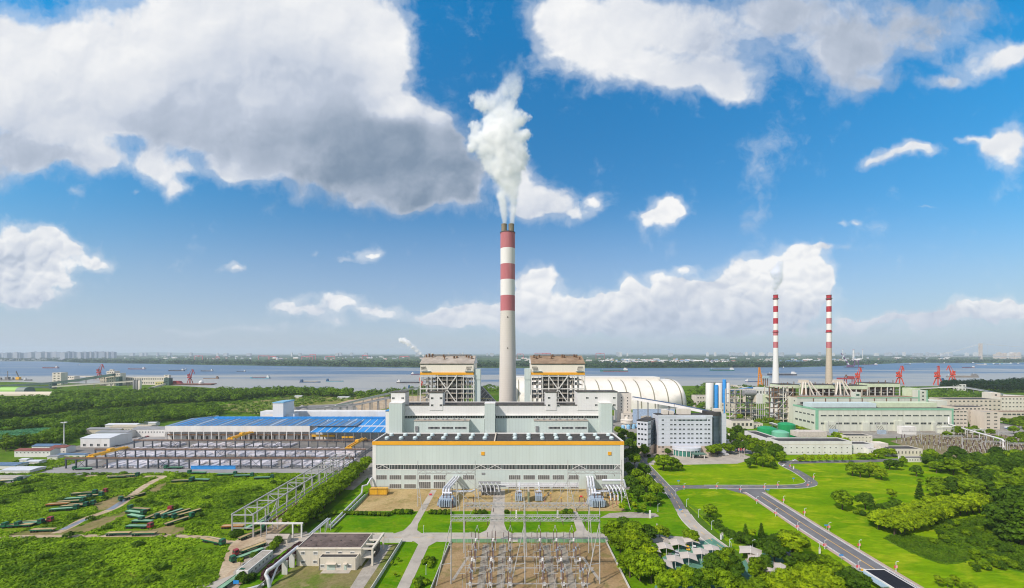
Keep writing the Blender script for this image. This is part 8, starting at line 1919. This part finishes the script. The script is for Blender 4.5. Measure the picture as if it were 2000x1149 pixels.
H0 = dict(broad=9.6,oval=8.8,light=9.6,dark=9.6,cone=13.6,loose=5.6,shrub=1.6,plum=1.6)
def plant(kind,x,y,h,label,group=None,wide=1.0):
 s = h/H0[kind]; k = VR.choice(KN[kind])
 return TP[k].put((x,y,0),VR.uniform(0,6.28),label,group,(s*wide,s*wide,s))
def grove(items,where,group,pix=True):
 """items: (kind, px, py, height[, wide]); labels count each kind from the west"""
 its = sorted(items,key=lambda i: i[1]); cnt = {}
 for it in its:
  k = it[0]; cnt[k] = cnt.get(k,0)+1
 c2 = {}
 for it in its:
  k = it[0]; c2[k] = c2.get(k,0)+1; x,y = G(it[1],it[2]) if pix else (it[1],it[2])
  nm = 'shrub' if k in ('shrub', 'plum') else 'tree'
  lab = '%s %s %s' % (WORDK[k], nm, where) if cnt[k] == 1 else '%s %s %s, %s from west' % (WORDK[k], nm, where, nth(c2[k]))
  plant(k,x,y,it[3],lab,group,it[4] if len(it) > 4 else 1.0)
for i in range(15):
 Y = 230+i*8.6; plant('broad', -119.2-(Y-230)*.045+VR.uniform(-.6, .6), Y+VR.uniform(-1, 1), VR.uniform(10.5, 12.2), 'broad tree, lawn side row by the portal runway, %s from near end' % nth(i+1), 'double tree row beside the portal runway')
for i in range(13):
 Y = 236+i*8.8; plant('broad', -127.4-(Y-230)*.02+VR.uniform(-.6, .6), Y+VR.uniform(-1, 1), VR.uniform(9.5, 11.2), 'broad tree, runway side row by the portal runway, %s from near end' % nth(i+1), 'double tree row beside the portal runway')
grove([('dark', 1224, 900, 11), ('broad', 1240, 912, 12), ('dark', 1226, 930, 11), ('broad', 1242, 948, 13), ('dark', 1256, 935, 12), ('broad', 1262, 962, 13), ('dark', 1232, 962, 12), ('broad', 1282, 975, 11.5), ('dark', 1246, 980, 11), ('oval', 1228, 990, 8), ('loose', 1215, 1000, 6), ('loose', 1240, 1002, 7), ('loose', 1256, 1004, 7), ('broad', 1270, 990, 9), ('dark', 1284, 985, 6)], 'between hall and road', 'trees right of the turbine hall')
grove([('broad', 1207, 850, 11), ('broad', 1218, 857, 12), ('light', 1232, 862, 11), ('broad', 1244, 868, 12), ('dark', 1230, 880, 12), ('broad', 1248, 884, 13), ('broad', 1258, 893, 12), ('dark', 1238, 896, 12), ('broad', 1212, 870, 12), ('light', 1252, 850, 10)], 'between bunker bay and office wing', 'trees by the office wing')
grove([('broad', 1296, 920, 14, 1.15), ('broad', 1312, 919, 12), ('broad', 1326, 920, 7.5), ('dark', 1304, 890, 7), ('shrub', 1268, 893, 3), ('shrub', 1284, 893, 3)], 'on the oval lawn before the office', 'trees on the oval lawn')
grove([('dark', 1465, 915, 9), ('broad', 1478, 909, 11), ('broad', 1490, 913, 10), ('light', 1504, 912, 10), ('dark', 1510, 916, 6), ('broad', 1497, 903, 9)], 'in the clump right of the plaza', 'trees right of the plaza')
its = []
for (px, py) in ((1390, 893), (1402, 890), (1414, 884), (1426, 888), (1440, 884), (1455, 886), (1470, 890), (1484, 894), (1498, 897), (1512, 900), (1524, 902), (1418, 870), (1432, 866), (1447, 868), (1462, 872), (1476, 876), (1490, 880), (1504, 884), (1518, 890), (1440, 852), (1456, 856), (1425, 858)): its.append((VR.choice(('broad', 'broad', 'dark')), px, py, VR.uniform(10.5, 13)))
grove(its, 'between office and white building', 'grove right of the office')
its = []
for (px, py) in ((1470, 832), (1482, 828), (1494, 826), (1506, 830), (1518, 834), (1530, 838), (1542, 842), (1554, 845), (1566, 849), (1578, 852), (1590, 856), (1602, 858), (1500, 845), (1514, 850), (1640, 862), (1652, 872), (1632, 858), (1445, 822), (1460, 820), (1612, 864)): its.append((VR.choice(('broad', 'light', 'broad')), px, py, VR.uniform(8, 11)))
grove(its, 'below the old power house', 'tree belt below the old power house')
its = [('light', px, 903+VR.uniform(-1, 1), VR.uniform(6.5, 8.0), .62) for px in (1572, 1586, 1600, 1614, 1630, 1645, 1660)]+[('light', px, 898, 6.5) for px in (1680, 1690, 1703)]+[('broad', 1716, 896, 9), ('broad', 1728, 893, 9), ('light', 1742, 892, 8), ('loose', 1528, 905, 7), ('loose', 1562, 903, 6)]
grove(its, 'before the long white building', 'street trees before the white building')
grove([('broad', 1665, 930, 11), ('broad', 1680, 933, 11), ('light', 1704, 926, 10), ('light', 1721, 938, 10), ('broad', 1698, 932, 9), ('dark', 1738, 918, 9), ('dark', 1752, 918, 8), ('dark', 1790, 931, 9), ('oval', 1763, 912, 9), ('oval', 1797, 949, 5.5), ('loose', 1742, 979, 8), ('cone', 1796, 976, 12), ('broad', 1645, 996, 12.5), ('dark', 1690, 996, 10.5), ('dark', 1718, 1012, 8), ('dark', 1735, 1008, 8), ('dark', 1750, 1000, 8), ('broad', 1708, 1024, 8), ('dark', 1722, 1028, 8), ('broad', 1738, 1026, 8), ('shrub', 1828, 938, 2.6), ('shrub', 1837, 938, 2.8), ('shrub', 1846, 940, 2.4), ('shrub', 1672, 1004, 3), ('shrub', 1680, 1000, 3), ('shrub', 1686, 1008, 3)], 'on the great east lawn', 'trees on the east lawn')
arcp = smooth_poly([G(*p) for p in [(1746,1045),(1775,1038),(1810,1027),(1850,1012),(1900,1003),(1948,1000)]],4,False)
n = 0
for side, wd in ((0, 'near'), (7.5, 'far')):
 pts = offset(arcp,side); acc = 0; c = 0
 for i in range(len(pts)):
  if i % 2 == 0 or side == 0:
   c += 1; plant('light', pts[i][0]+VR.uniform(-.5, .5), pts[i][1]+VR.uniform(-.5, .5), VR.uniform(9.5, 11), 'dense round tree in the %s row of the curved grove, %s from its west end' % (wd, nth(c)), 'curved grove on the east lawn')
its = []
for k in range(70):
 for _ in range(50):
  px,py = VR.uniform(1795,2060),VR.uniform(898,985)
  if py < 905+(px-1800)*.12 or True:
   x,y = G(px,py)
   if inside((px,py),[(1795,905),(1840,890),(1900,896),(2060,905),(2060,1000),(1960,985),(1930,975),(1880,985),(1800,990),(1815,960),(1900,950),(1880,935),(1820,925)]) and all(math.hypot(x-G(i[1],i[2])[0],y-G(i[1],i[2])[1]) > 5.5 for i in its): break
 else: continue
 its.append((VR.choice(('broad', 'dark', 'dark', 'broad')), px, py, VR.uniform(10, 14)))
grove(its, 'in the wood at the right edge', 'wood along the right edge')
grove([('dark', 1958, 1050, 20, .75), ('cone', 1972, 1058, 24), ('dark', 1985, 1052, 26, .7), ('cone', 1996, 1066, 25), ('dark', 2006, 1058, 26, .7), ('cone', 1962, 1030, 22), ('dark', 1975, 1020, 21, .8), ('dark', 1998, 1030, 23, .8), ('dark', 2020, 1040, 24, .8)], 'in the tall right edge stand', 'tall dark stand at the right edge')
its = [(VR.choice(('dark', 'shrub', 'shrub', 'shrub')), VR.uniform(1900, 2010), VR.uniform(1070, 1118), VR.uniform(2.2, 4)) for k in range(22)]+[('shrub', VR.uniform(1810, 1960), VR.uniform(1022, 1068), VR.uniform(2, 3.6)) for k in range(18)]
grove(its, 'on the rough slope', 'bushes on the rough slope')
grove([('loose', 1834, 1146, 4.6), ('loose', 1851, 1148, 4.6), ('loose', 1866, 1146, 4.6), ('broad', 1885, 1156, 4), ('broad', 1898, 1160, 4.4)], 'at the bottom of the east lawn', 'saplings at the bottom edge')
its = [('broad', 1199, 1062, 12), ('dark', 1216, 1057, 12), ('broad', 1235, 1062, 12), ('broad', 1212, 1083, 12), ('light', 1232, 1086, 12), ('broad', 1252, 1082, 11), ('broad', 1240, 1108, 12.5), ('light', 1262, 1110, 12), ('broad', 1250, 1135, 13), ('broad', 1272, 1140, 12.5), ('broad', 1230, 1128, 11.5), ('dark', 1266, 1060, 9), ('broad', 1282, 1130, 9)]
grove(its, 'between switchyard and car park', 'thick tree row west of the car park')
grove([('broad', 1304, 1165, 10), ('light', 1322, 1160, 10), ('broad', 1342, 1156, 10.5), ('dark', 1362, 1160, 10), ('broad', 1382, 1158, 10), ('dark', 1396, 1130, 10.5), ('broad', 1414, 1124, 11), ('dark', 1432, 1130, 10), ('broad', 1424, 1105, 8.5), ('broad', 1412, 1160, 10), ('dark', 1440, 1158, 9), ('broad', 1345, 1060, 7), ('oval', 1357, 1066, 7.5), ('loose', 1288, 1050, 7), ('oval', 1302, 1052, 6), ('loose', 1276, 1050, 6)], 'around the tan canopies', 'trees around the car park')
grove([('broad', 1387, 1011, 8.2, 1.05), ('cone', 1456, 1052, 8), ('cone', 1487, 1050, 8), ('loose', 1470, 1054, 6), ('dark', 1446, 1062, 6), ('dark', 1462, 1070, 6), ('light', 1548, 1085, 12.5, 1.3), ('dark', 1520, 1080, 9), ('dark', 1502, 1088, 10), ('dark', 1512, 1100, 10), ('broad', 1478, 1124, 8), ('dark', 1494, 1115, 7), ('loose', 1472, 1136, 7), ('shrub', 1456, 1078, 3), ('shrub', 1414, 1038, 2), ('shrub', 1448, 1060, 3), ('shrub', 1508, 1054, 2.6), ('shrub', 1524, 1054, 2.6), ('dark', 1556, 1098, 5), ('dark', 1572, 1102, 5), ('dark', 1590, 1104, 5), ('dark', 1542, 1110, 5.6)], 'by the road thicket', 'trees near the main road thicket')
its = [('light', px, py, h) for px, py, h in ((1505, 1168, 10), (1530, 1160, 10), (1556, 1152, 10), (1582, 1158, 10.5), (1606, 1150, 10), (1570, 1178, 10), (1535, 1185, 10), (1600, 1180, 10), (1632, 1172, 9.5))]+[('broad', 1612, 1118, 8), ('broad', 1632, 1128, 7.5), ('dark', 1660, 1150, 9), ('dark', 1676, 1158, 9), ('dark', 1648, 1160, 9), ('broad', 1480, 1172, 9), ('broad', 1455, 1175, 9)]
grove(its, 'in the bottom edge clump', 'large clump at the bottom edge')
its = [('shrub', 672+i*8.6, 1005+i*.3, 2.5) for i in range(11)]+[('shrub', 771+i*7.6, 1004, 3.0) for i in range(5)]+[('shrub', 841+i*9, 1004, 2.8) for i in range(5)]+[('shrub', 928+i*9, 1004, 2.6) for i in range(3)]+[('shrub', 990, 1003, 2.4), ('shrub', 1098, 1006, 2.8), ('shrub', 1106, 1003, 3), ('shrub', 1114, 1004, 3.2), ('shrub', 1104, 1012, 2.6), ('shrub', 1118, 1012, 2.8)]
grove(its, 'behind the brown apron', 'clipped shrubs behind the apron')
grove([('shrub', 828, 1102, 2.4), ('shrub', 834, 1096, 2.4), ('shrub', 845, 1097, 2.4), ('shrub', 842, 1103, 2.6), ('shrub', 839, 1109, 2.4)], 'among five on the switchyard lawn', 'five shrubs on the lawn')
grove([('shrub', 812, 1140, 2.4), ('shrub', 823, 1137, 2.4), ('shrub', 832, 1142, 2.4), ('shrub', 820, 1147, 2.6), ('shrub', 815, 1150, 2.4)], 'among the lower five near the bottom edge', 'five lower shrubs on the lawn')
grove([('loose', 766, 1105, 2.6), ('loose', 778, 1098, 2.6), ('loose', 772, 1128, 2.2), ('shrub', 634, 1012, 3), ('shrub', 644, 1008, 3), ('shrub', 652, 1006, 3), ('shrub', 628, 1018, 3)], 'by the lawn pipe and wall', 'small plants on the lawn')
its = [('plum', PX(588-i*3.2, 205-i*1.55)*1.0, 207-i*1.9, 3.2) for i in range(14)]
grove([('plum', -106.6-.12*i+VR.uniform(-.5, .5), 211-i*2.2, 3.4) for i in range(15)]+[('plum', -109.0-.12*i+VR.uniform(-.5, .5), 210-i*2.4, 3.2) for i in range(12)], 'along the stained wall', 'plum hedge', pix=False)
grove([('shrub', 498, 1090, 3), ('loose', 470, 1105, 4), ('shrub', 545, 1062, 4), ('shrub', 536, 1072, 4), ('shrub', 528, 1080, 3.5), ('shrub', 470, 1135, 3.5), ('shrub', 480, 1138, 3.5), ('shrub', 492, 1132, 3), ('shrub', 464, 1048, 4), ('shrub', 456, 1050, 4)], 'by the lane and the long white shed', 'bushes by the lane')
# woods and undergrowth as stuff
def mass(name, label, pts, m, per, size, seed, cat='wood'):
 """pts: (x, y, h, r); many low crowns in one mesh"""
 rng = np.random.default_rng(seed); bl = []
 for (x,y,h,r) in pts:
  bl.append((x,y,h*.55,r,r,h*.5))
  if r > 2:
   for j in range(3): a = rng.uniform(0,6.28); bl.append((x+r*.55*cos(a),y+r*.55*sin(a),h*rng.uniform(.45,.75),r*.6,r*.6,h*.3))
 P = cards(rng,bl,per*len(pts),size)
 P[:,2] = np.maximum(P[:,2],.02)
 o = quads_obj(name, P, m); tag(o, label, cat, kind='stuff'); return o
def scatter(poly,n,mind,seed,pix=True,dens=None):
 R = random.Random(seed); P = [G(*p) for p in poly] if pix else poly
 xs_,ys_ = [p[0] for p in P],[p[1] for p in P]; cell = {}; out = []; tries = 0
 while len(out) < n and tries < n*14:
  tries += 1; p = (R.uniform(min(xs_),max(xs_)),R.uniform(min(ys_),max(ys_)))
  if not inside(p,P): continue
  if dens and R.random() > dens(p): continue
  k = (int(p[0]/mind),int(p[1]/mind))
  if any(math.dist(p,q) < mind for dx_ in (-1,0,1) for dy_ in (-1,0,1) for q in cell.get((k[0]+dx_,k[1]+dy_),())): continue
  cell.setdefault(k,[]).append(p); out.append(p)
 return out
WR = random.Random(55)
belt1 = [(-120,812),(-120,792),(0,790),(98,787),(110,777),(200,774),(265,773),(330,770),(420,770),(480,770),(560,767),(640,769),(690,772),(680,777),(600,775),(520,776),(470,784),(330,790),(200,801),(60,814),(-120,832)]
belt2 = [(-120,905),(-120,868),(0,838),(60,828),(180,812),(330,802),(420,796),(430,808),(418,818),(330,822),(280,832),(210,836),(165,846),(120,870),(80,872),(20,878),(0,888)]
b1 = scatter(belt1,1500,7.0,1); b2 = scatter(belt2,1100,5.5,2)
lot = [G(*p) for p in [(-60,845),(20,842),(80,836),(112,838),(108,850),(60,862),(0,868),(-60,872)]]
b2 = [p for p in b2 if not inside(p,lot)]
b2.sort(key=lambda p: p[1]); b1.sort(key=lambda p: p[1])
near2,rest2 = b2[:90],b2[90:]
its = []
for (x,y) in near2:
 if -1000 < x*F/y < 0: its.append((WR.choice(('broad', 'dark', 'broad', 'dark')), x, y, WR.uniform(7, 11)))
grove(its, 'by the lotus pond wood rim', 'wood behind the lotus pond', pix=False)
mass('woods', 'dense green wood between lotus pond and river', [(x, y, WR.uniform(7, 13), WR.uniform(4.0, 6.5)) for x, y in rest2], L_WOOD, 130, 1.3, 61)
mass('woods', 'dense river wood stretching along the near bank', [(x, y, WR.uniform(11, 19), WR.uniform(5, 8.5)) for x, y in b1], L_WOOD, 130, 1.9, 62)
strip_ = scatter([(0,838),(-120,866),(-120,830),(60,812),(200,800),(330,790),(470,784),(480,790),(420,797),(330,802),(180,812),(60,828)],110,9,3)
mass('undergrowth', 'low scrub on the green strip between the two woods', [(x, y, WR.uniform(1.5, 5), WR.uniform(2.5, 5)) for x, y in strip_], L_WOOD, 50, 1.3, 63, 'scrub')
dry = scatter([(420,812),(430,795),(500,776),(690,773),(830,762),(860,770),(800,772),(700,780),(640,786),(560,800),(520,812)],380,9,4)
mass('undergrowth', 'patchy bushes on the dry fields behind the blue roofs', [(x, y, WR.uniform(1.5, 6), WR.uniform(2, 6)) for x, y in dry], L_WOOD, 50, 1.3, 64, 'scrub')
mid = scatter([(690,772),(830,760),(1000,757),(1000,768),(860,770),(700,778)],160,8,5)+scatter([(1335,800),(1345,765),(1375,755),(1440,758),(1500,760),(1500,772),(1420,776),(1400,800),(1380,806)],190,7,6)
mass('woods', 'green river trees behind the boiler houses and the coal dome', [(x, y, WR.uniform(7, 14), WR.uniform(4, 7)) for x, y in mid], L_WOOD, 110, 1.5, 65)
rw = scatter([(1838,742+18),(1845,758),(1900,756),(1945,757),(2000,752),(2100,750),(2100,768),(1960,768),(1890,764),(1840,764)],420,8,7)
L_RW = leafmat('dark_river_wood_leaves', (.012, .038, .012), .4, .03, 0, (.03, .075, .016))
mass('woods', 'dark wood on the near bank at the right', [(x, y, WR.uniform(16, 27), WR.uniform(6, 9)) for x, y in rw], L_RW, 120, 2.1, 66)
rw2 = scatter([(1690,763),(1760,758),(1840,764),(1900,770),(2060,784),(2060,800),(1950,800),(1880,792),(1800,788),(1790,775),(1690,772)],420,8,8)
mass('undergrowth', 'light green scrub between old power house and dark wood', [(x, y, WR.uniform(3, 9), WR.uniform(3, 7)) for x, y in rw2], L_WOOD, 80, 1.6, 67, 'scrub')
its = [('broad', px, py, VR.uniform(9, 13)) for px, py in ((1880, 850), (1892, 848), (1904, 846), (1870, 852), (1935, 852), (1850, 858), (1912, 856), (1960, 828), (1972, 830), (1984, 832), (1996, 830), (1990, 838), (2006, 846), (1980, 848), (1950, 868), (1996, 866), (2004, 874), (1975, 872))]+[('cone', 1887, 836, 16), ('cone', 1400, 795, 16), ('cone', 1380, 800, 14), ('broad', 1368, 800, 12), ('broad', 1386, 806, 12), ('broad', 1394, 812, 11)]
grove(its, 'among beige blocks and silos', 'trees among the beige blocks')
mead = [(-330,160),(-128,160),(-126,180),(-134,215),(-153,222),(-155,338),(-300,341),(-440,338),(-470,300),(-330,200)]
PATHS = [(smooth_poly(TRACK,4,False),4.2),(smooth_poly([G(*p) for p in [(-60,1052),(60,1048),(180,1047),(300,1046),(400,1050),(440,1058),(480,1062)]],4,False),3.2)]
LXY = [G(l[1],l[2]) for l in LORRIES]
drt = [G(*p) for p in [(414,1165),(424,1118),(438,1083),(450,1060),(470,1046),(520,1038),(570,1048),(556,1075),(520,1100),(480,1130),(455,1165)]]
BAREP = [[G(*q) for q in b_] for b_ in BARE]
def free(p):
 for path,w in PATHS:
  if any(math.dist(p,q) < w for q in path): return False
 if any(math.dist(p,q) < 7.0 for q in LXY): return False
 for b_ in BAREP:
  if inside(p,b_): return False
 return not inside(p,drt)
w1 = [p for p in scatter(mead,7600,1.7,9,False) if free(p) and -1.30 < p[0]/p[1] < -.4]
def wh(p):
 if noise.noise(Vector((p[0]*.045,p[1]*.045,7))) < -.33: return .32
 v = noise.noise(Vector((p[0]*.03,p[1]*.03,0)))+.6*noise.noise(Vector((p[0]*.11,p[1]*.11,3)))
 return max(.3,.75+1.0*v)
mass('meadow_weeds', 'tall tangled weeds covering the meadow where lorries stand', [(x, y, wh((x, y))*WR.uniform(.8, 1.25), WR.uniform(1.0, 2.0)) for x, y in w1], L_WEED, 26, .75, 71, 'weeds')
bush = [p for p in scatter(mead,130,6,12,False) if free(p)]
mass('meadow_bushes', 'darker bushes scattered through the weedy meadow', [(x, y, WR.uniform(1.8, 3.4), WR.uniform(1.6, 3.2)) for x, y in bush], L_WOOD, 130, .75, 72, 'bushes')
rd = scatter([(-60,930),(0,925),(120,898),(170,893),(165,900),(120,912),(0,942),(-60,955)],260,2.2,13)+scatter([(30,900),(100,898),(130,892),(160,890),(150,896),(60,916),(10,925)],160,2.4,14)
mass('roadside_weeds', 'weeds on the verge of the grey road at the left', [(x, y, WR.uniform(.5, 1.6), WR.uniform(1.0, 2.0)) for x, y in rd], L_WEED, 26, .8, 73, 'weeds')
lt = [p for p in scatter([(-60,845),(20,842),(80,836),(112,838),(108,850),(60,862),(0,868),(-60,872)],1500,2.6,15)]
L_LOT = leafmat('lotus_leaf_green', (.08, .27, .13), .3, .04, 0, (.17, .42, .22))
mass('lotus_leaves', 'lotus leaves crowding the pond below the wood', [(x, y, WR.uniform(.8, 1.4), WR.uniform(1.1, 1.6)) for x, y in lt], L_LOT, 12, .9, 74, 'lotus')
pb_ = [(1728,1052),(1760,1042),(1850,1058),(1900,1080),(1885,1098),(1840,1102),(1784,1082)]
gb = scatter(pb_, 900, 1.4, 16); mass('ground_cover', 'low dark ground cover bed below the curved grove', [(x, y, WR.uniform(.35, .6), WR.uniform(.9, 1.4)) for x, y in gb], L_RUSH, 22, .5, 75, 'ground cover')
gsheet('dark_planting_bed', pb_, .09, M_ROUGH, smooth=3)
gsheet('rough_slope', [(1850, 1052), (1820, 1030), (1900, 1012), (1960, 1005), (2080, 1040), (2080, 1140), (1960, 1110), (1905, 1085)], .085, M_ROUGH)
rs = scatter([(1850,1052),(1820,1030),(1900,1012),(1960,1005),(2060,1040),(2060,1130),(1960,1108),(1905,1085)],1300,1.6,17)
mass('slope_weeds', 'rough weeds on the slope right of the dark bed', [(x, y, WR.uniform(.3, 1.3), WR.uniform(1, 1.8)) for x, y in rs], L_RUSH, 22, .65, 76, 'weeds')
db = scatter([(1330,975),(1395,1010),(1420,1035),(1470,1056),(1540,1056),(1560,1050),(1500,1075),(1440,1062),(1400,1035),(1372,1010)],260,1.8,18)
mass('planting_bed', 'dark low shrubs curving below the lawn bush', [(x, y, WR.uniform(.6, 1.4), WR.uniform(1, 1.7)) for x, y in db if y < 250], L_DARK, 40, .5, 77, 'ground cover')
th = scatter([(1560,1100),(1600,1092),(1640,1112),(1660,1130),(1600,1150),(1500,1150),(1470,1130),(1500,1110),(1540,1105)],260,1.8,19)
mass('thicket', 'scrubby thicket between car park and main road', [(x, y, WR.uniform(1.0, 3.2), WR.uniform(1.2, 2.2)) for x, y in th], L_BROAD, 60, .55, 78, 'thicket')
fb = []
FR = random.Random(88)
def bank_py(px):
 for (a,b),(c,d) in zip(FAR_BANK,FAR_BANK[1:]):
  if a <= px <= c: return b+(d-b)*(px-a)/(c-a)
 return 706
for k in range(2600):
 px = FR.uniform(-80,2080); by = bank_py(px); py = by-abs(FR.gauss(0,1))*(by-694)*.28-.15
 if py < 694.5: continue
 x,y = G(px,py); fb.append((x,y,FR.uniform(14,26),FR.uniform(14,34)))
for k in range(700):
 px = FR.uniform(1180,1640); py = 719.2-FR.uniform(0,7) if px < 1560 else 716-FR.uniform(0,5); x,y = G(px,min(py,bank_py(px)-.3)); fb.append((x,y,FR.uniform(18,26),FR.uniform(10,24)))
for k in range(1500):
 px = FR.uniform(-80,2080); py = FR.uniform(692.2,699); x,y = G(px,py); fb.append((x,y,FR.uniform(14,28),FR.uniform(40,120)))
mass('far_woods', 'hazy belts of trees along the far bank', fb, L_FARW, 34, 13.0, 81)
# steam and haze
def steam(name,label,segs,dens,nscale,seed,col=(1,1,1),soft=1.4,thin=None):
 """segs: (x, y, z, r) spine of an overlapping chain of puffs; one closed hull with a cloudy volume inside"""
 xs_ = [s[0] for s in segs]; zs_ = [s[2] for s in segs]
 hull = MB()
 for (x,y,z,r) in segs: hull.ball((x,y,z),r*1.25,14)
 o = hull.build(name,[],fix=False)
 rm = o.modifiers.new('merge', 'REMESH'); rm.mode = 'VOXEL'; rm.voxel_size = max(1.2, min(s[3] for s in segs)*.35)
 dg = bpy.context.evaluated_depsgraph_get(); me = bpy.data.meshes.new_from_object(o.evaluated_get(dg)); o.modifiers.clear(); o.data = me
 m = bpy.data.materials.new(name+'_vapour'); m.use_nodes = True; nt = m.node_tree; nt.nodes.clear(); t = NT(nt)
 P = t.n('ShaderNodeTexCoord').outputs['Object']
 wv = t.v('SUBTRACT', t.noise(P, nscale*.9, 3, .55, color=True), (.5, .5, .5)); wv2 = t.v('SUBTRACT', t.noise(P, nscale*3.6, 5, .65, color=True), (.5, .5, .5))
 rmin = sum(s[3] for s in segs)/len(segs)
 zz = t.ramp(t.sep(P)[2],zs_[0],zs_[0]+(max(zs_)-zs_[0])*.35,.14,1.0)
 Pw = t.v('ADD', P, t.v('SCALE', t.v('ADD', t.v('SCALE', wv, c=rmin*1.6), t.v('SCALE', wv2, c=rmin*1.15)), c=zz))
 f = None
 for (x,y,z,r) in segs:
  d = t.v('SUBTRACT', Pw, (x, y, z)); q = t.m('POWER', .22, t.m('DIVIDE', t.v('DOT_PRODUCT', d, d), r*r)); f = q if f is None else t.m('ADD', f, q)
 nz_ = t.noise(P,nscale*2.6,7,.68)
 f = t.m('MULTIPLY_ADD', t.m('SUBTRACT', nz_, .5), t.m('MULTIPLY', zz, 1.5), t.m('MINIMUM', f, 1.3))
 dn = t.ramp(f, .22, 1.05); dn = t.m('POWER', dn, soft)
 if thin is not None:
  z0, z1, lo = thin; dn = t.m('MULTIPLY', dn, t.ramp(t.sep(P)[2], z0, z1, 1.0, lo))
 pv = t.n('ShaderNodeVolumePrincipled'); pv.inputs['Color'].default_value = tuple(col)+(1,); pv.inputs['Anisotropy'].default_value = 0.0
 t.put(pv.inputs['Density'], t.m('MULTIPLY', dn, dens))
 out = t.n('ShaderNodeOutputMaterial'); nt.links.new(pv.outputs[0], out.inputs['Volume'])
 o.data.materials.clear(); o.data.materials.append(m)
 tag(o, label, 'steam', kind='stuff'); return o
def sp(px,py,rpx,Y=470,dy=0): return (PX(px,Y),Y+dy,HZ(py,Y),rpx*Y/F)
seg = [sp(986.5,436,6),sp(985.5,429,7),sp(984,421,8.5),sp(983,411,10),sp(981,398,12),sp(978,384,14),sp(1000.5,436,6),sp(1000.8,429,7),sp(1001,421,8),sp(1002,410,9.5),sp(1003,396,11),sp(1004,380,14),
    sp(992,366,18),sp(972,350,18),sp(1008,352,18),sp(990,330,22),sp(958,328,18),sp(1012,322,20),sp(980,300,28),sp(945,300,20),sp(1014,292,20),sp(960,268,28),sp(928,272,18),sp(996,262,28),sp(1022,268,12),
    sp(980,232,26),sp(1014,234,16),sp(1030,232,9),sp(955,240,16),sp(996,206,20),sp(1008,180,14),sp(1000,158,14),sp(1014,134,14),sp(998,120,9),sp(940,212,14),sp(925,246,14),sp(918,290,14),sp(1024,306,14),sp(1030,262,12),sp(1018,112,14),sp(990,140,18),sp(930,195,18),sp(1010,160,20),sp(960,200,24),sp(985,175,22)]
steam('steam_plume', 'billowing white steam plume rising from the twin flues of the tall chimney', seg, .26, .055, 1, soft=2.0, thin=(HZ(260, 470), HZ(130, 470), .05))
seg = [sp(827,695,3.4,400),sp(821,690,5,400),sp(814,684,6,400),sp(806,678,6.5,400),sp(798,671,7.2,400),sp(790,666,7,400),sp(783,664,5.5,400)]
steam('small_steam', 'small white steam drift from the roof corner of the west boiler house', seg, 1.2, .14, 2)
seg = [sp(1514,572,4,640),sp(1513,564,6.5,640),sp(1514,554,10,640),sp(1518,542,13,640),sp(1522,528,12,640),sp(1512,534,8,640),sp(1524,516,8,640)]
steam('thin_smoke', 'thin grey smoke cone over the slim white footed chimney', seg, .30, .06, 3, (.96, .97, 1))
hz = MB(); hz.box(-32000, 32000, -2500, 42000, -1.2, 470); o = hz.build('haze', [])
hm = bpy.data.materials.new('air_haze'); hm.use_nodes = True; nt = hm.node_tree; nt.nodes.clear(); t = NT(nt)
pv = t.n('ShaderNodeVolumePrincipled'); pv.inputs['Color'].default_value = (.80, .89, 1.0, 1); pv.inputs['Density'].default_value = 0.00005; pv.inputs['Anisotropy'].default_value = .1
ou = t.n('ShaderNodeOutputMaterial'); nt.links.new(pv.outputs[0], ou.inputs['Volume']); o.data.materials.append(hm)
tag(o, 'pale blue haze lying over river and far bank', 'haze', kind='stuff')
drop_unused()
